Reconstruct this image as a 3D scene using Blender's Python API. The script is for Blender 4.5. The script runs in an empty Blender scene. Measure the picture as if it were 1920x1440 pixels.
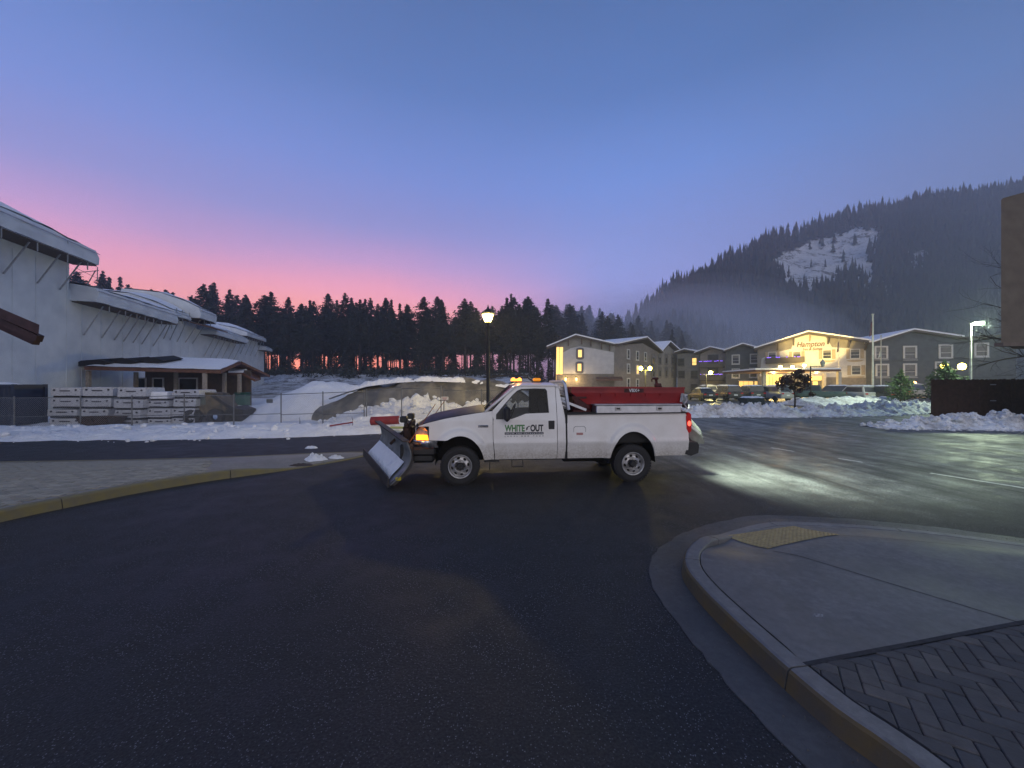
import bpy, bmesh, math, random
import numpy as np
from mathutils import Vector, Matrix, noise
from mathutils.geometry import tessellate_polygon, delaunay_2d_cdt

# ------------------------------------------------------------------ camera, sky, sun, exposure
SC = bpy.context.scene
COL = SC.collection
F, CX, CY, CZ = 721.0, 960.0, 721.0, 2.0      # focal length in photo pixels, optical centre, eye height in metres


def lin(r, g, b):
    def f(c):
        c /= 255.0
        return c / 12.92 if c <= .04045 else ((c + .055) / 1.055) ** 2.4
    return (f(r), f(g), f(b), 1.0)


cam_data = bpy.data.cameras.new('camera')
cam = bpy.data.objects.new('camera', cam_data)
COL.objects.link(cam)
cam.location = (0, 0, CZ)
cam.rotation_euler = (math.radians(90), 0, 0)
cam_data.sensor_width = 36.0
cam_data.lens = 36.0 * F / 1920.0
cam_data.clip_start = .05
cam_data.clip_end = 5000
SC.camera = cam

GLOW_AZ = math.radians(-31)                   # the dawn glow stands left of the truck
world = bpy.data.worlds.new('World')
SC.world = world
world.use_nodes = True
wn, wl = world.node_tree.nodes, world.node_tree.links
wn.clear()


def wnode(t, **k):
    n = wn.new(t)
    for a, b in k.items():
        setattr(n, a, b)
    return n


def wmath(op, a, b=None, clamp=False):
    n = wnode('ShaderNodeMath', operation=op, use_clamp=clamp)
    for i, v in enumerate((a, b)):
        if v is None:
            continue
        if isinstance(v, (int, float)):
            n.inputs[i].default_value = v
        else:
            wl.new(v, n.inputs[i])
    return n.outputs[0]


def wramp(fac, stops):
    n = wnode('ShaderNodeValToRGB')
    n.color_ramp.interpolation = 'EASE' if len(stops) == 2 else 'LINEAR'
    el = n.color_ramp.elements
    el[0].position, el[0].color = stops[0]
    el[1].position, el[1].color = stops[-1]
    for p, c in stops[1:-1]:
        e = el.new(p)
        e.color = c
    wl.new(fac, n.inputs[0])
    return n.outputs[0]


def wmix(fac, a, b, mode='MIX'):
    n = wnode('ShaderNodeMix', data_type='RGBA', blend_type=mode)
    if isinstance(fac, (int, float)):
        n.inputs[0].default_value = fac
    else:
        wl.new(fac, n.inputs[0])
    for i, v in ((6, a), (7, b)):
        if isinstance(v, tuple):
            n.inputs[i].default_value = v
        else:
            wl.new(v, n.inputs[i])
    return n.outputs[2]


tc = wnode('ShaderNodeTexCoord')
nrm = wnode('ShaderNodeVectorMath', operation='NORMALIZE')
wl.new(tc.outputs['Generated'], nrm.inputs[0])
sep = wnode('ShaderNodeSeparateXYZ')
wl.new(nrm.outputs[0], sep.inputs[0])
sx, sy, sz = sep.outputs
hlen = wmath('SQRT', wmath('ADD', wmath('MULTIPLY', sx, sx), wmath('MULTIPLY', sy, sy)))
hlen = wmath('MAXIMUM', hlen, .001)
dotg = wmath('DIVIDE', wmath('ADD', wmath('MULTIPLY', sx, math.sin(GLOW_AZ)), wmath('MULTIPLY', sy, math.cos(GLOW_AZ))), hlen)
elev = wmath('MAXIMUM', sz, 0.0)
# soft uneven cloud veil
veil = wnode('ShaderNodeTexNoise')
veil.inputs['Scale'].default_value = 2.2
veil.inputs['Detail'].default_value = 4
mp = wnode('ShaderNodeMapping')
mp.inputs['Scale'].default_value = (1, 1, 3.0)
wl.new(nrm.outputs[0], mp.inputs[0])
wl.new(mp.outputs[0], veil.inputs['Vector'])
wob = wmath('MULTIPLY', wmath('SUBTRACT', veil.outputs[0], .5), .10)
elev_w = wmath('MAXIMUM', wmath('ADD', elev, wmath('MULTIPLY', wob, .6)), 0.0)
blue = wramp(elev_w, [(0.0, lin(164, 158, 222)), (.17, lin(162, 164, 236)), (.30, lin(144, 164, 240)), (.45, lin(104, 148, 230)),
                      (.60, lin(68, 116, 186)), (.75, lin(50, 94, 152)), (1.0, lin(44, 82, 136))])
# away from the glow the blue gets deeper
side = wramp(wmath('ADD', wmath('MULTIPLY', dotg, .5), .5), [(.45, (.46, .56, .52, 1)), (.86, (1, 1, 1, 1))])
blue = wmix(1.0, blue, side, 'MULTIPLY')
glow_col = wramp(elev_w, [(0.0, lin(255, 126, 84)), (.10, lin(255, 132, 92)), (.18, lin(255, 148, 126)), (.225, lin(248, 150, 164)), (.28, lin(206, 150, 196)), (.36, lin(150, 146, 212)), (.48, lin(102, 132, 208)), (.62, lin(66, 108, 172)), (1.0, lin(44, 82, 136))])
az = wramp(dotg, [(.68, (0, 0, 0, 1)), (.995, (1, 1, 1, 1))])
low = wramp(wmath('ADD', elev, wob), [(0.0, (1, 1, 1, 1)), (.30, (.85, .85, .85, 1)), (.62, (0, 0, 0, 1))])
warm = wramp(elev_w, [(0.0, (1.0, 1.0, 1.0, 1)), (.20, (1.0, 1.0, 1.0, 1)), (.38, (.70, .70, .70, 1))])
glow_col = wmix(1.0, wmix(1.0, glow_col, warm, 'MULTIPLY'), (1.42, 1.36, 1.38, 1), 'MULTIPLY')
skycol = wmix(wmath('MULTIPLY', az, low), blue, glow_col)
nish = wnode('ShaderNodeTexSky', sky_type='NISHITA')
nish.sun_disc = False
nish.sun_elevation = math.radians(.5)
nish.sun_rotation = GLOW_AZ
bg1 = wnode('ShaderNodeBackground')
bg1.inputs[1].default_value = 1.1
wl.new(skycol, bg1.inputs[0])
bg2 = wnode('ShaderNodeBackground')
bg2.inputs[1].default_value = .05
wl.new(nish.outputs[0], bg2.inputs[0])
addw = wnode('ShaderNodeAddShader')
wl.new(bg1.outputs[0], addw.inputs[0])
wl.new(bg2.outputs[0], addw.inputs[1])
wo = wnode('ShaderNodeOutputWorld')
wl.new(addw.outputs[0], wo.inputs[0])

# one very broad, weak sun: added behind the camera to fill the truck's near side
sun_d = bpy.data.lights.new('fill_sun', 'SUN')
sun_d.energy = 1.25
sun_d.angle = math.radians(75)
sun_d.color = (1.0, .88, .74)
sun = bpy.data.objects.new('fill_sun', sun_d)
COL.objects.link(sun)
sun.rotation_euler = Vector((-.22, 1.0, -.24)).to_track_quat('-Z', 'Y').to_euler()

SC.view_settings.view_transform = 'Standard'
SC.view_settings.look = 'None'
SC.view_settings.gamma = 1.0
SC.view_settings.use_curve_mapping = False
SC.view_settings.exposure = 0.0
cy = SC.cycles
cy.use_denoising = True
try:
    cy.denoiser = 'OPENIMAGEDENOISE'
    cy.denoising_input_passes = 'RGB_ALBEDO_NORMAL'
except Exception:
    pass
cy.use_adaptive_sampling = True
cy.adaptive_threshold = .02
cy.max_bounces = 6
cy.diffuse_bounces = 2
cy.glossy_bounces = 3
cy.transmission_bounces = 3
cy.volume_bounces = 2
cy.transparent_max_bounces = 12
cy.caustics_reflective = False
cy.caustics_refractive = False
cy.sample_clamp_indirect = 3.0
cy.sample_clamp_direct = 0.0

# ------------------------------------------------------------------ helpers


def P(px, py, d):
    """point seen at photo pixel (px, py), d metres in front of the camera"""
    return Vector(((px - CX) / F * d, d, CZ - (py - CY) / F * d))


def G(px, py, z=0.0):
    """point at height z seen at photo pixel (px, py)"""
    return P(px, py, F * (CZ - z) / (py - CY))


def smooth(a, b, x):
    t = min(1, max(0, (x - a) / (b - a)))
    return t * t * (3 - 2 * t)


def fbm(x, y, z=0.0, o=4):
    return noise.fractal(Vector((x, y, z)), .9, 2.1, o)


def interp(pts, x):
    if x <= pts[0][0]:
        return pts[0][1]
    for (x0, y0), (x1, y1) in zip(pts, pts[1:]):
        if x <= x1:
            return y0 + (y1 - y0) * (x - x0) / (x1 - x0)
    return pts[-1][1]


def spline(pts, step):
    """Catmull-Rom through points, resampled about every step metres"""
    pts = [Vector(p) for p in pts]
    out = []
    ext = [pts[0] * 2 - pts[1]] + pts + [pts[-1] * 2 - pts[-2]]
    for i in range(1, len(ext) - 2):
        p0, p1, p2, p3 = ext[i - 1:i + 3]
        n = max(1, int((p2 - p1).length / step))
        for k in range(n):
            t = k / n
            out.append(.5 * ((2 * p1) + (p2 - p0) * t + (2 * p0 - 5 * p1 + 4 * p2 - p3) * t * t + (3 * p1 - p0 - 3 * p2 + p3) * t ** 3))
    out.append(pts[-1])
    return out


class MB:
    def __init__(s):
        s.v, s.f, s.m = [], [], []
        s.mi = 0
        s.T = None

    def add(s, vs, fs):
        o = len(s.v)
        if s.T is not None:
            vs = [s.T @ Vector(v) for v in vs]
        s.v.extend([tuple(v) for v in vs])
        s.f.extend([tuple(i + o for i in f) for f in fs])
        s.m.extend([s.mi] * len(fs))
        return s

    def quad(s, a, b, c, d):
        return s.add([a, b, c, d], [(0, 1, 2, 3)])

    def box(s, c, d, ch=0.0):
        x, y, z = c
        a, b, e = d[0] / 2, d[1] / 2, d[2] / 2
        if ch <= 0:
            vs = [(x + i * a, y + j * b, z + k * e) for k in (-1, 1) for j in (-1, 1) for i in (-1, 1)]
            return s.add(vs, [(0, 2, 3, 1), (4, 5, 7, 6), (0, 1, 5, 4), (2, 6, 7, 3), (0, 4, 6, 2), (1, 3, 7, 5)])
        h = min(ch, a * .9, b * .9, e * .9)
        bm = bmesh.new()
        bmesh.ops.create_cube(bm, size=1)
        for v in bm.verts:
            v.co = Vector((x + v.co.x * 2 * a, y + v.co.y * 2 * b, z + v.co.z * 2 * e))
        bmesh.ops.bevel(bm, geom=bm.edges[:] + bm.verts[:], offset=h, segments=1, affect='EDGES')
        bm.verts.index_update()
        vs = [v.co.copy() for v in bm.verts]
        fs = [tuple(v.index for v in f.verts) for f in bm.faces]
        bm.free()
        return s.add(vs, fs)

    def frame(s, o, ux, uy, uz, d, ch=0.0):
        """box spanned by unit axes, centred at o with dims d"""
        T0 = s.T
        M = Matrix((Vector(ux), Vector(uy), Vector(uz))).transposed().to_4x4()
        M.translation = Vector(o)
        s.T = M if T0 is None else T0 @ M
        s.box((0, 0, 0), d, ch)
        s.T = T0
        return s

    def bar(s, a, b, w, h=None):
        a, b = Vector(a), Vector(b)
        u = (b - a)
        L = u.length
        u.normalize()
        r = Vector((0, 0, 1)) if abs(u.z) < .95 else Vector((0, 1, 0))
        v = r.cross(u).normalized()
        return s.frame((a + b) / 2, u, v, u.cross(v), (L, w, h or w))

    def tube(s, pts, r, n=8, cap=True):
        pts = [Vector(p) for p in pts]
        rs = r if isinstance(r, (list, tuple)) else [r] * len(pts)
        vs, fs = [], []
        u = None
        for i, p in enumerate(pts):
            t = (pts[min(i + 1, len(pts) - 1)] - pts[max(i - 1, 0)]).normalized()
            if u is None:
                u = t.cross(Vector((0, 0, 1)) if abs(t.z) < .9 else Vector((0, 1, 0))).normalized()
            else:
                u = (u - t * u.dot(t)).normalized()
            w = t.cross(u)
            for k in range(n):
                a = 2 * math.pi * k / n
                vs.append(p + (u * math.cos(a) + w * math.sin(a)) * rs[i])
        for i in range(len(pts) - 1):
            for k in range(n):
                fs.append((i * n + k, i * n + (k + 1) % n, (i + 1) * n + (k + 1) % n, (i + 1) * n + k))
        if cap:
            fs.append(tuple(reversed(range(n))))
            fs.append(tuple((len(pts) - 1) * n + k for k in range(n)))
        return s.add(vs, fs)

    def lathe(s, prof, n=24, c=(0, 0, 0), axis='z', closed=False):
        vs, fs = [], []
        for r, h in prof:
            for k in range(n):
                a = 2 * math.pi * k / n
                x, y = r * math.cos(a), r * math.sin(a)
                if axis == 'z':
                    vs.append((c[0] + x, c[1] + y, c[2] + h))
                elif axis == 'y':
                    vs.append((c[0] + x, c[1] + h, c[2] + y))
                else:
                    vs.append((c[0] + h, c[1] + x, c[2] + y))
        m = len(prof)
        for i in range(m if closed else m - 1):
            j = (i + 1) % m
            for k in range(n):
                fs.append((i * n + k, i * n + (k + 1) % n, j * n + (k + 1) % n, j * n + k))
        return s.add(vs, fs)

    def poly(s, loops, fn):
        """2-D polygon with holes, mapped through fn"""
        L = [[Vector((p[0], p[1], 0)) for p in lp] for lp in loops]
        tr = tessellate_polygon(L)
        flat = [p for lp in L for p in lp]
        return s.add([fn(p.x, p.y) for p in flat], [tuple(t) for t in tr])

    def prism(s, pts, fn0, fn1):
        """closed 2-D outline extruded between two maps"""
        n = len(pts)
        tr = [tuple(t) for t in tessellate_polygon([[Vector((p[0], p[1], 0)) for p in pts]])]
        vs = [fn0(*p) for p in pts] + [fn1(*p) for p in pts]
        fs = tr + [tuple(i + n for i in reversed(t)) for t in tr]
        fs += [(i, (i + 1) % n, (i + 1) % n + n, i + n) for i in range(n)]
        return s.add(vs, fs)

    def grid(s, nu, nv, fn):
        vs = [fn(i / nu, j / nv) for j in range(nv + 1) for i in range(nu + 1)]
        w = nu + 1
        fs = [(j * w + i, j * w + i + 1, (j + 1) * w + i + 1, (j + 1) * w + i) for j in range(nv) for i in range(nu)]
        return s.add(vs, fs)

    def mesh(s, name, mats, sm=False):
        me = bpy.data.meshes.new(name)
        me.from_pydata(s.v, [], s.f)
        if not isinstance(mats, (list, tuple)):
            mats = [mats]
        for m in mats:
            me.materials.append(m)
        if len(mats) > 1:
            me.polygons.foreach_set('material_index', s.m)
        if sm:
            me.polygons.foreach_set('use_smooth', [True] * len(me.polygons))
        me.validate()
        me.update()
        return me

    def build(s, name, mats, parent=None, sm=False, loc=None, fix=True, auto=None):
        me = s.mesh(name, mats, sm)
        if fix:
            bm = bmesh.new()
            bm.from_mesh(me)
            bmesh.ops.recalc_face_normals(bm, faces=bm.faces)
            if auto:
                for e in bm.edges:
                    if len(e.link_faces) == 2 and e.calc_face_angle(0) > auto:
                        e.smooth = False
            bm.to_mesh(me)
            bm.free()
        return link(name, me, parent, loc)


def link(name, me, parent=None, loc=None):
    o = bpy.data.objects.new(name, me)
    COL.objects.link(o)
    if parent is not None:
        o.parent = parent
    if loc is not None:
        o.location = loc
    return o


def tag(o, label=None, cat=None, group=None, kind=None):
    if label:
        o['label'] = label
    if cat:
        o['category'] = cat
    if group:
        o['group'] = group
    if kind:
        o['kind'] = kind
    return o


def empty(name, loc=(0, 0, 0), rz=0.0, label=None, cat=None, group=None):
    o = bpy.data.objects.new(name, None)
    COL.objects.link(o)
    o.empty_display_size = .2
    o.location = loc
    o.rotation_euler = (0, 0, rz)
    return tag(o, label, cat, group)


def copy_tree(o, parent=None):
    c = o.copy()
    COL.objects.link(c)
    c.parent = parent
    for ch in list(o.children):
        copy_tree(ch, c)
    return c


def lamp(name, kind, loc, energy, color, parent=None, radius=.08, target=None, spot=None, blend=.5):
    d = bpy.data.lights.new(name, kind)
    d.energy = energy
    d.color = color
    d.shadow_soft_size = radius
    if spot:
        d.spot_size = math.radians(spot)
        d.spot_blend = blend
    o = bpy.data.objects.new(name, d)
    COL.objects.link(o)
    o.parent = parent
    o.location = loc
    if target is not None:
        o.rotation_euler = (Vector(target) - Vector(loc)).to_track_quat('-Z', 'Y').to_euler()
    return o


def text_mesh(name, body, size, mat, depth=.004, offset=0.0, shear=0.0, sxz=(1, 1), spacing=1.0):
    """flat lettering in the XZ plane (reads from -Y), origin bottom left"""
    cu = bpy.data.curves.new(name, 'FONT')
    cu.body = body
    cu.size = size
    cu.extrude = depth / 2
    cu.offset = offset
    cu.shear = shear
    cu.space_character = spacing
    tmp = bpy.data.objects.new(name, cu)
    COL.objects.link(tmp)
    dg = bpy.context.evaluated_depsgraph_get()
    me = bpy.data.meshes.new_from_object(tmp.evaluated_get(dg))
    bpy.data.objects.remove(tmp)
    x0 = min(v.co.x for v in me.vertices)
    x1 = max(v.co.x for v in me.vertices)
    for v in me.vertices:
        v.co = Vector(((v.co.x - x0) * sxz[0], -v.co.z, v.co.y * sxz[1]))
    me.materials.clear()
    me.materials.append(mat)
    me.name = name
    return me, (x1 - x0) * sxz[0]


# ------------------------------------------------------------------ materials
MATS = {}


class NT:
    def __init__(s, name):
        s.mat = bpy.data.materials.new(name)
        s.mat.use_nodes = True
        s.n, s.l = s.mat.node_tree.nodes, s.mat.node_tree.links
        s.bsdf = s.n['Principled BSDF']
        s.out = s.n['Material Output']
        s.geo = None

    def pos(s, scale=(1, 1, 1), rot=0.0, obj=False):
        t = s.n.new('ShaderNodeTexCoord') if obj else s.n.new('ShaderNodeNewGeometry')
        m = s.n.new('ShaderNodeMapping')
        m.inputs['Scale'].default_value = scale
        m.inputs['Rotation'].default_value = (0, 0, rot)
        s.l.new(t.outputs['Object' if obj else 'Position'], m.inputs[0])
        return m.outputs[0]

    def noise(s, scale, detail=4, vec=None, rough=.55, obj=False):
        n = s.n.new('ShaderNodeTexNoise')
        n.inputs['Scale'].default_value = scale
        n.inputs['Detail'].default_value = detail
        n.inputs['Roughness'].default_value = rough
        s.l.new(vec if vec is not None else s.pos(obj=obj), n.inputs['Vector'])
        return n.outputs[0]

    def voro(s, scale, vec=None, out='Distance', feature='F1'):
        n = s.n.new('ShaderNodeTexVoronoi')
        n.feature = feature
        n.inputs['Scale'].default_value = scale
        s.l.new(vec if vec is not None else s.pos(), n.inputs['Vector'])
        return n.outputs[out]

    def ramp(s, fac, stops):
        n = s.n.new('ShaderNodeValToRGB')
        el = n.color_ramp.elements
        c = lambda k: k if isinstance(k, tuple) else (k, k, k, 1)
        el[0].position, el[0].color = stops[0][0], c(stops[0][1])
        el[1].position, el[1].color = stops[-1][0], c(stops[-1][1])
        for p, k in stops[1:-1]:
            el.new(p).color = c(k)
        s.l.new(fac, n.inputs[0])
        return n.outputs[0]

    def mix(s, fac, a, b, mode='MIX'):
        n = s.n.new('ShaderNodeMix')
        n.data_type = 'RGBA'
        n.blend_type = mode
        for i, v in ((0, fac), (6, a), (7, b)):
            if isinstance(v, (int, float)):
                n.inputs[i].default_value = v if i == 0 else (v, v, v, 1)
            elif isinstance(v, tuple):
                n.inputs[i].default_value = v
            else:
                s.l.new(v, n.inputs[i])
        return n.outputs[2]

    def math(s, op, a, b=0.0):
        n = s.n.new('ShaderNodeMath')
        n.operation = op
        for i, v in enumerate((a, b)):
            if isinstance(v, (int, float)):
                n.inputs[i].default_value = v
            else:
                s.l.new(v, n.inputs[i])
        return n.outputs[0]

    def set(s, **k):
        for a, v in k.items():
            a = {'base': 'Base Color', 'rough': 'Roughness', 'metal': 'Metallic', 'spec': 'Specular IOR Level', 'emit': 'Emission Color', 'es': 'Emission Strength',
                 'sss': 'Subsurface Weight', 'coat': 'Coat Weight'}.get(a, a)
            if isinstance(v, (int, float, tuple)):
                s.bsdf.inputs[a].default_value = v
            else:
                s.l.new(v, s.bsdf.inputs[a])
        return s

    def bump(s, h, strength, dist=.02):
        n = s.n.new('ShaderNodeBump')
        n.inputs['Strength'].default_value = strength
        n.inputs['Distance'].default_value = dist
        s.l.new(h, n.inputs['Height'])
        s.l.new(n.outputs[0], s.bsdf.inputs['Normal'])
        return s


def M(name, c1=(.5, .5, .5), rough=.6, metal=0.0, c2=None, scale=3.0, bump=0.0, bscale=None, spec=.5, emit=None, es=0.0, coat=0.0, obj=False, contrast=(.35, .65)):
    """plain procedural surface: two tones mixed by noise, with fine relief"""
    if name in MATS:
        return MATS[name]
    t = NT(name)
    c1 = tuple(c1) + (1,)
    c2 = tuple(c2) + (1,) if c2 else tuple(min(1, v * .8) for v in c1[:3]) + (1,)
    nz = t.noise(scale, 5, obj=obj)
    t.set(base=t.ramp(nz, [(contrast[0], c1), (contrast[1], c2)]), metal=metal, spec=spec, coat=coat)
    t.set(rough=t.ramp(nz, [(.3, max(0.02, rough - .08)), (.7, min(1, rough + .08))]))
    if bump:
        t.bump(t.noise(bscale or scale * 8, 4, obj=obj), bump)
    if emit:
        t.set(emit=tuple(emit) + (1,), es=es)
    MATS[name] = t.mat
    return t.mat


def emat(name, color, strength):
    if name in MATS:
        return MATS[name]
    t = NT(name)
    t.set(base=tuple(color) + (1,), rough=.4, emit=tuple(color) + (1,), es=strength)
    t.mat.cycles.emission_sampling = 'NONE' if strength < 3 else 'AUTO'
    MATS[name] = t.mat
    return t.mat


def glass(name, tint=(.4, .42, .45), rough=.02, glow=None, gs=0.0, ior=1.5):
    if name in MATS:
        return MATS[name]
    t = NT(name)
    t.n.remove(t.bsdf)
    tr = t.n.new('ShaderNodeBsdfTransparent')
    tr.inputs[0].default_value = tuple(tint) + (1,)
    gl = t.n.new('ShaderNodeBsdfGlossy')
    gl.inputs['Roughness'].default_value = rough
    gl.inputs[0].default_value = (.9, .9, .9, 1)
    fr = t.n.new('ShaderNodeFresnel')
    fr.inputs[0].default_value = ior
    mx = t.n.new('ShaderNodeMixShader')
    t.l.new(fr.outputs[0], mx.inputs[0])
    t.l.new(tr.outputs[0], mx.inputs[1])
    t.l.new(gl.outputs[0], mx.inputs[2])
    last = mx.outputs[0]
    if glow:
        em = t.n.new('ShaderNodeEmission')
        em.inputs[0].default_value = tuple(glow) + (1,)
        em.inputs[1].default_value = gs
        ad = t.n.new('ShaderNodeAddShader')
        t.l.new(last, ad.inputs[0])
        t.l.new(em.outputs[0], ad.inputs[1])
        last = ad.outputs[0]
        t.mat.cycles.emission_sampling = 'NONE'
    t.l.new(last, t.out.inputs[0])
    MATS[name] = t.mat
    return t.mat


def make_asphalt(name, streaks, wet=.42):
    t = NT(name)
    big = t.noise(.35, 5)
    mid = t.noise(2.3, 5)
    fine = t.noise(55, 3, rough=.7)
    base = t.ramp(t.math('ADD', t.math('MULTIPLY', big, .6), t.math('MULTIPLY', mid, .4)), [(.34, (.009, .009, .0105, 1)), (.5, (.015, .015, .016, 1)), (.66, (.025, .0245, .025, 1))])
    base = t.mix(t.ramp(fine, [(.42, 0.0), (.70, .6)]), base, (.060, .058, .058, 1))
    vn = t.n.new('ShaderNodeTexVoronoi')
    vn.inputs['Scale'].default_value = 85
    t.l.new(t.pos(), vn.inputs['Vector'])
    sp = t.n.new('ShaderNodeSeparateColor')
    t.l.new(vn.outputs['Color'], sp.inputs[0])
    fleck = t.math('MULTIPLY', t.math('LESS_THAN', vn.outputs['Distance'], .36), t.math('GREATER_THAN', sp.outputs[0], .80))
    base = t.mix(t.math('MULTIPLY', fleck, t.ramp(mid, [(.4, .25), (.65, 1.0)])), base, (.20, .20, .22, 1))
    rough = t.ramp(t.math('ADD', t.math('MULTIPLY', mid, .5), t.math('MULTIPLY', big, .5)), [(.36, wet - .06), (.64, wet + .26)])
    if streaks:
        # ploughed and driven street: pale frosted slush residue between dark wet wheel tracks
        v = t.pos(scale=(1, .06, 1), rot=math.radians(-17))
        st = t.noise(.95, 7, vec=v, rough=.66)
        v2 = t.pos(scale=(1, .10, 1), rot=math.radians(-9))
        st2 = t.noise(2.6, 6, vec=v2, rough=.7)
        g = t.n.new('ShaderNodeNewGeometry')
        s3 = t.n.new('ShaderNodeSeparateXYZ')
        t.l.new(g.outputs['Position'], s3.inputs[0])
        reg = t.ramp(t.math('ADD', s3.outputs[0], t.math('MULTIPLY', t.math('SUBTRACT', big, .5), 5.0)), [(0.0, 0.0), (1.0, 1.0)])
        rr = t.n.new('ShaderNodeMapRange')
        rr.inputs[1].default_value = 2.5
        rr.inputs[2].default_value = 6.5
        t.l.new(t.math('ADD', s3.outputs[0], t.math('MULTIPLY', t.math('SUBTRACT', big, .5), 6.0)), rr.inputs[0])
        ry = t.n.new('ShaderNodeMapRange')
        ry.inputs[1].default_value = 5.8
        ry.inputs[2].default_value = 7.6
        t.l.new(t.math('ADD', s3.outputs[1], t.math('MULTIPLY', t.math('SUBTRACT', mid, .5), 2.5)), ry.inputs[0])
        msk = t.math('MULTIPLY', rr.outputs[0], ry.outputs[0])
        frost = t.math('MULTIPLY', t.ramp(t.math('ADD', t.math('MULTIPLY', st, .6), t.math('MULTIPLY', st2, .4)), [(.40, 0.0), (.58, 1.0)]), msk)
        grain = t.math('MULTIPLY', t.ramp(t.noise(34, 4, rough=.8), [(.40, .15), (.62, 1.0)]), t.ramp(t.noise(1.6, 5, rough=.7), [(.36, .25), (.6, 1.0)]))
        base = t.mix(t.math('MULTIPLY', t.math('MULTIPLY', frost, grain), .85), base, (.50, .51, .50, 1))
        t.l.new(t.math('SUBTRACT', rough, t.math('MULTIPLY', msk, .14)), t.bsdf.inputs['Roughness'])
    else:
        t.l.new(rough, t.bsdf.inputs['Roughness'])
    t.set(base=base, spec=.42)
    h = t.math('ADD', t.math('MULTIPLY', t.noise(70, 3, rough=.7), .6), t.math('MULTIPLY', t.voro(60), .5))
    t.bump(h, .8, .008)
    return t.mat


def make_snow(name, dirt=.25, tint=(.86, .88, .92)):
    t = NT(name)
    d = t.noise(1.1, 7, rough=.72)
    d2 = t.noise(7, 6, rough=.75)
    base = t.mix(t.ramp(d, [(.46, 0.0), (.62, dirt)]), tuple(tint) + (1,), (.30, .27, .25, 1))
    base = t.mix(t.ramp(d2, [(.55, 0.0), (.68, min(1.0, dirt * 1.2))]), base, (.16, .14, .13, 1))
    t.set(base=base, rough=.75, spec=.25)
    h = t.math('ADD', t.noise(5, 7, rough=.65), t.math('MULTIPLY', t.voro(9), -.35))
    t.bump(h, .9, .09)
    return t.mat


def make_concrete(name, a, b, crackle=0.0):
    t = NT(name)
    n1, n2, n3 = t.noise(1.3, 6), t.noise(14, 5, rough=.7), t.noise(120, 2)
    base = t.ramp(n1, [(.3, tuple(a) + (1,)), (.7, tuple(b) + (1,))])
    base = t.mix(t.ramp(t.noise(.7, 7, rough=.75), [(.42, 0.0), (.58, .6)]), base, tuple(v * .62 for v in a) + (1,))
    base = t.mix(t.ramp(n2, [(.38, .5), (.62, 0.0)]), base, tuple(v * .6 for v in a) + (1,))
    base = t.mix(t.ramp(n3, [(.3, .25), (.7, 0.0)]), base, tuple(v * .7 for v in a) + (1,))
    t.set(base=base, rough=t.ramp(n1, [(.3, .5), (.7, .75)]), spec=.4)
    t.bump(t.math('ADD', n2, t.math('MULTIPLY', n3, .5)), .3, .008)
    return t.mat


ASPH = make_asphalt('wet_asphalt', True, .62)
LOT = make_asphalt('lot_asphalt', False, .36)
SNOW = make_snow('clean_snow', .12)
DIRTY = make_snow('ploughed_snow', .62, (.82, .84, .88))
ROOFSNOW = make_snow('roof_snow', .0, (.88, .90, .94))
CONC = make_concrete('sidewalk_concrete', (.165, .158, .155), (.235, .226, .22))
GUTT = make_concrete('gutter_concrete', (.085, .082, .082), (.14, .135, .132))
KERB = make_concrete('kerb_concrete', (.19, .183, .178), (.28, .27, .262))
YELK = M('worn_yellow_kerb_paint', (.21, .175, .06), .75, c2=(.17, .15, .09), scale=6, bump=.2, bscale=40)
OCHRE = M('faded_ochre_kerb_paint', (.15, .10, .035), .75, c2=(.11, .088, .06), scale=5, bump=.2, bscale=40)
PAVER = M('grey_paver', (.075, .075, .082), .75, c2=(.11, .105, .105), scale=9, bump=.35, bscale=60)
PAVER2 = M('lamplit_tan_paver', (.19, .175, .14), .7, c2=(.26, .24, .195), scale=7, bump=.35, bscale=60)
PT = NT('grey_paver')
oi = PT.n.new('ShaderNodeObjectInfo')
PT.set(base=PT.mix(PT.ramp(PT.noise(9, 5), [(.35, 0.0), (.65, .6)]), PT.ramp(oi.outputs['Random'], [(0.0, (.060, .060, .066, 1)), (.5, (.085, .083, .086, 1)), (1.0, (.125, .115, .108, 1))]), (.05, .048, .05, 1)), rough=.78)
PT.bump(PT.noise(60, 5), .4, .01)
PAVER = PT.mat
PT = NT('lamplit_tan_paver')
oi = PT.n.new('ShaderNodeObjectInfo')
PT.set(base=PT.mix(PT.ramp(PT.noise(7, 5), [(.35, 0.0), (.65, .5)]), PT.ramp(oi.outputs['Random'], [(0.0, (.25, .24, .19, 1)), (.5, (.34, .32, .25, 1)), (1.0, (.42, .39, .31, 1))]), (.19, .18, .15, 1)), rough=.75)  # lamp light is put into the brick colour: warmer and paler
PT.bump(PT.noise(60, 5), .4, .01)
PAVER2 = PT.mat
JOINT = M('joint_sand', (.028, .028, .032), .9, scale=20)
TACT = M('tactile_yellow', (.46, .34, .13), .65, c2=(.35, .26, .12), scale=16, bump=.2, bscale=60)
WHITE_LINE = M('worn_white_line', (.62, .62, .60), .6, c2=(.25, .25, .25), scale=14, contrast=(.45, .7))
# ------------------------------------------------------------------ ground, road, pavements


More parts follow.
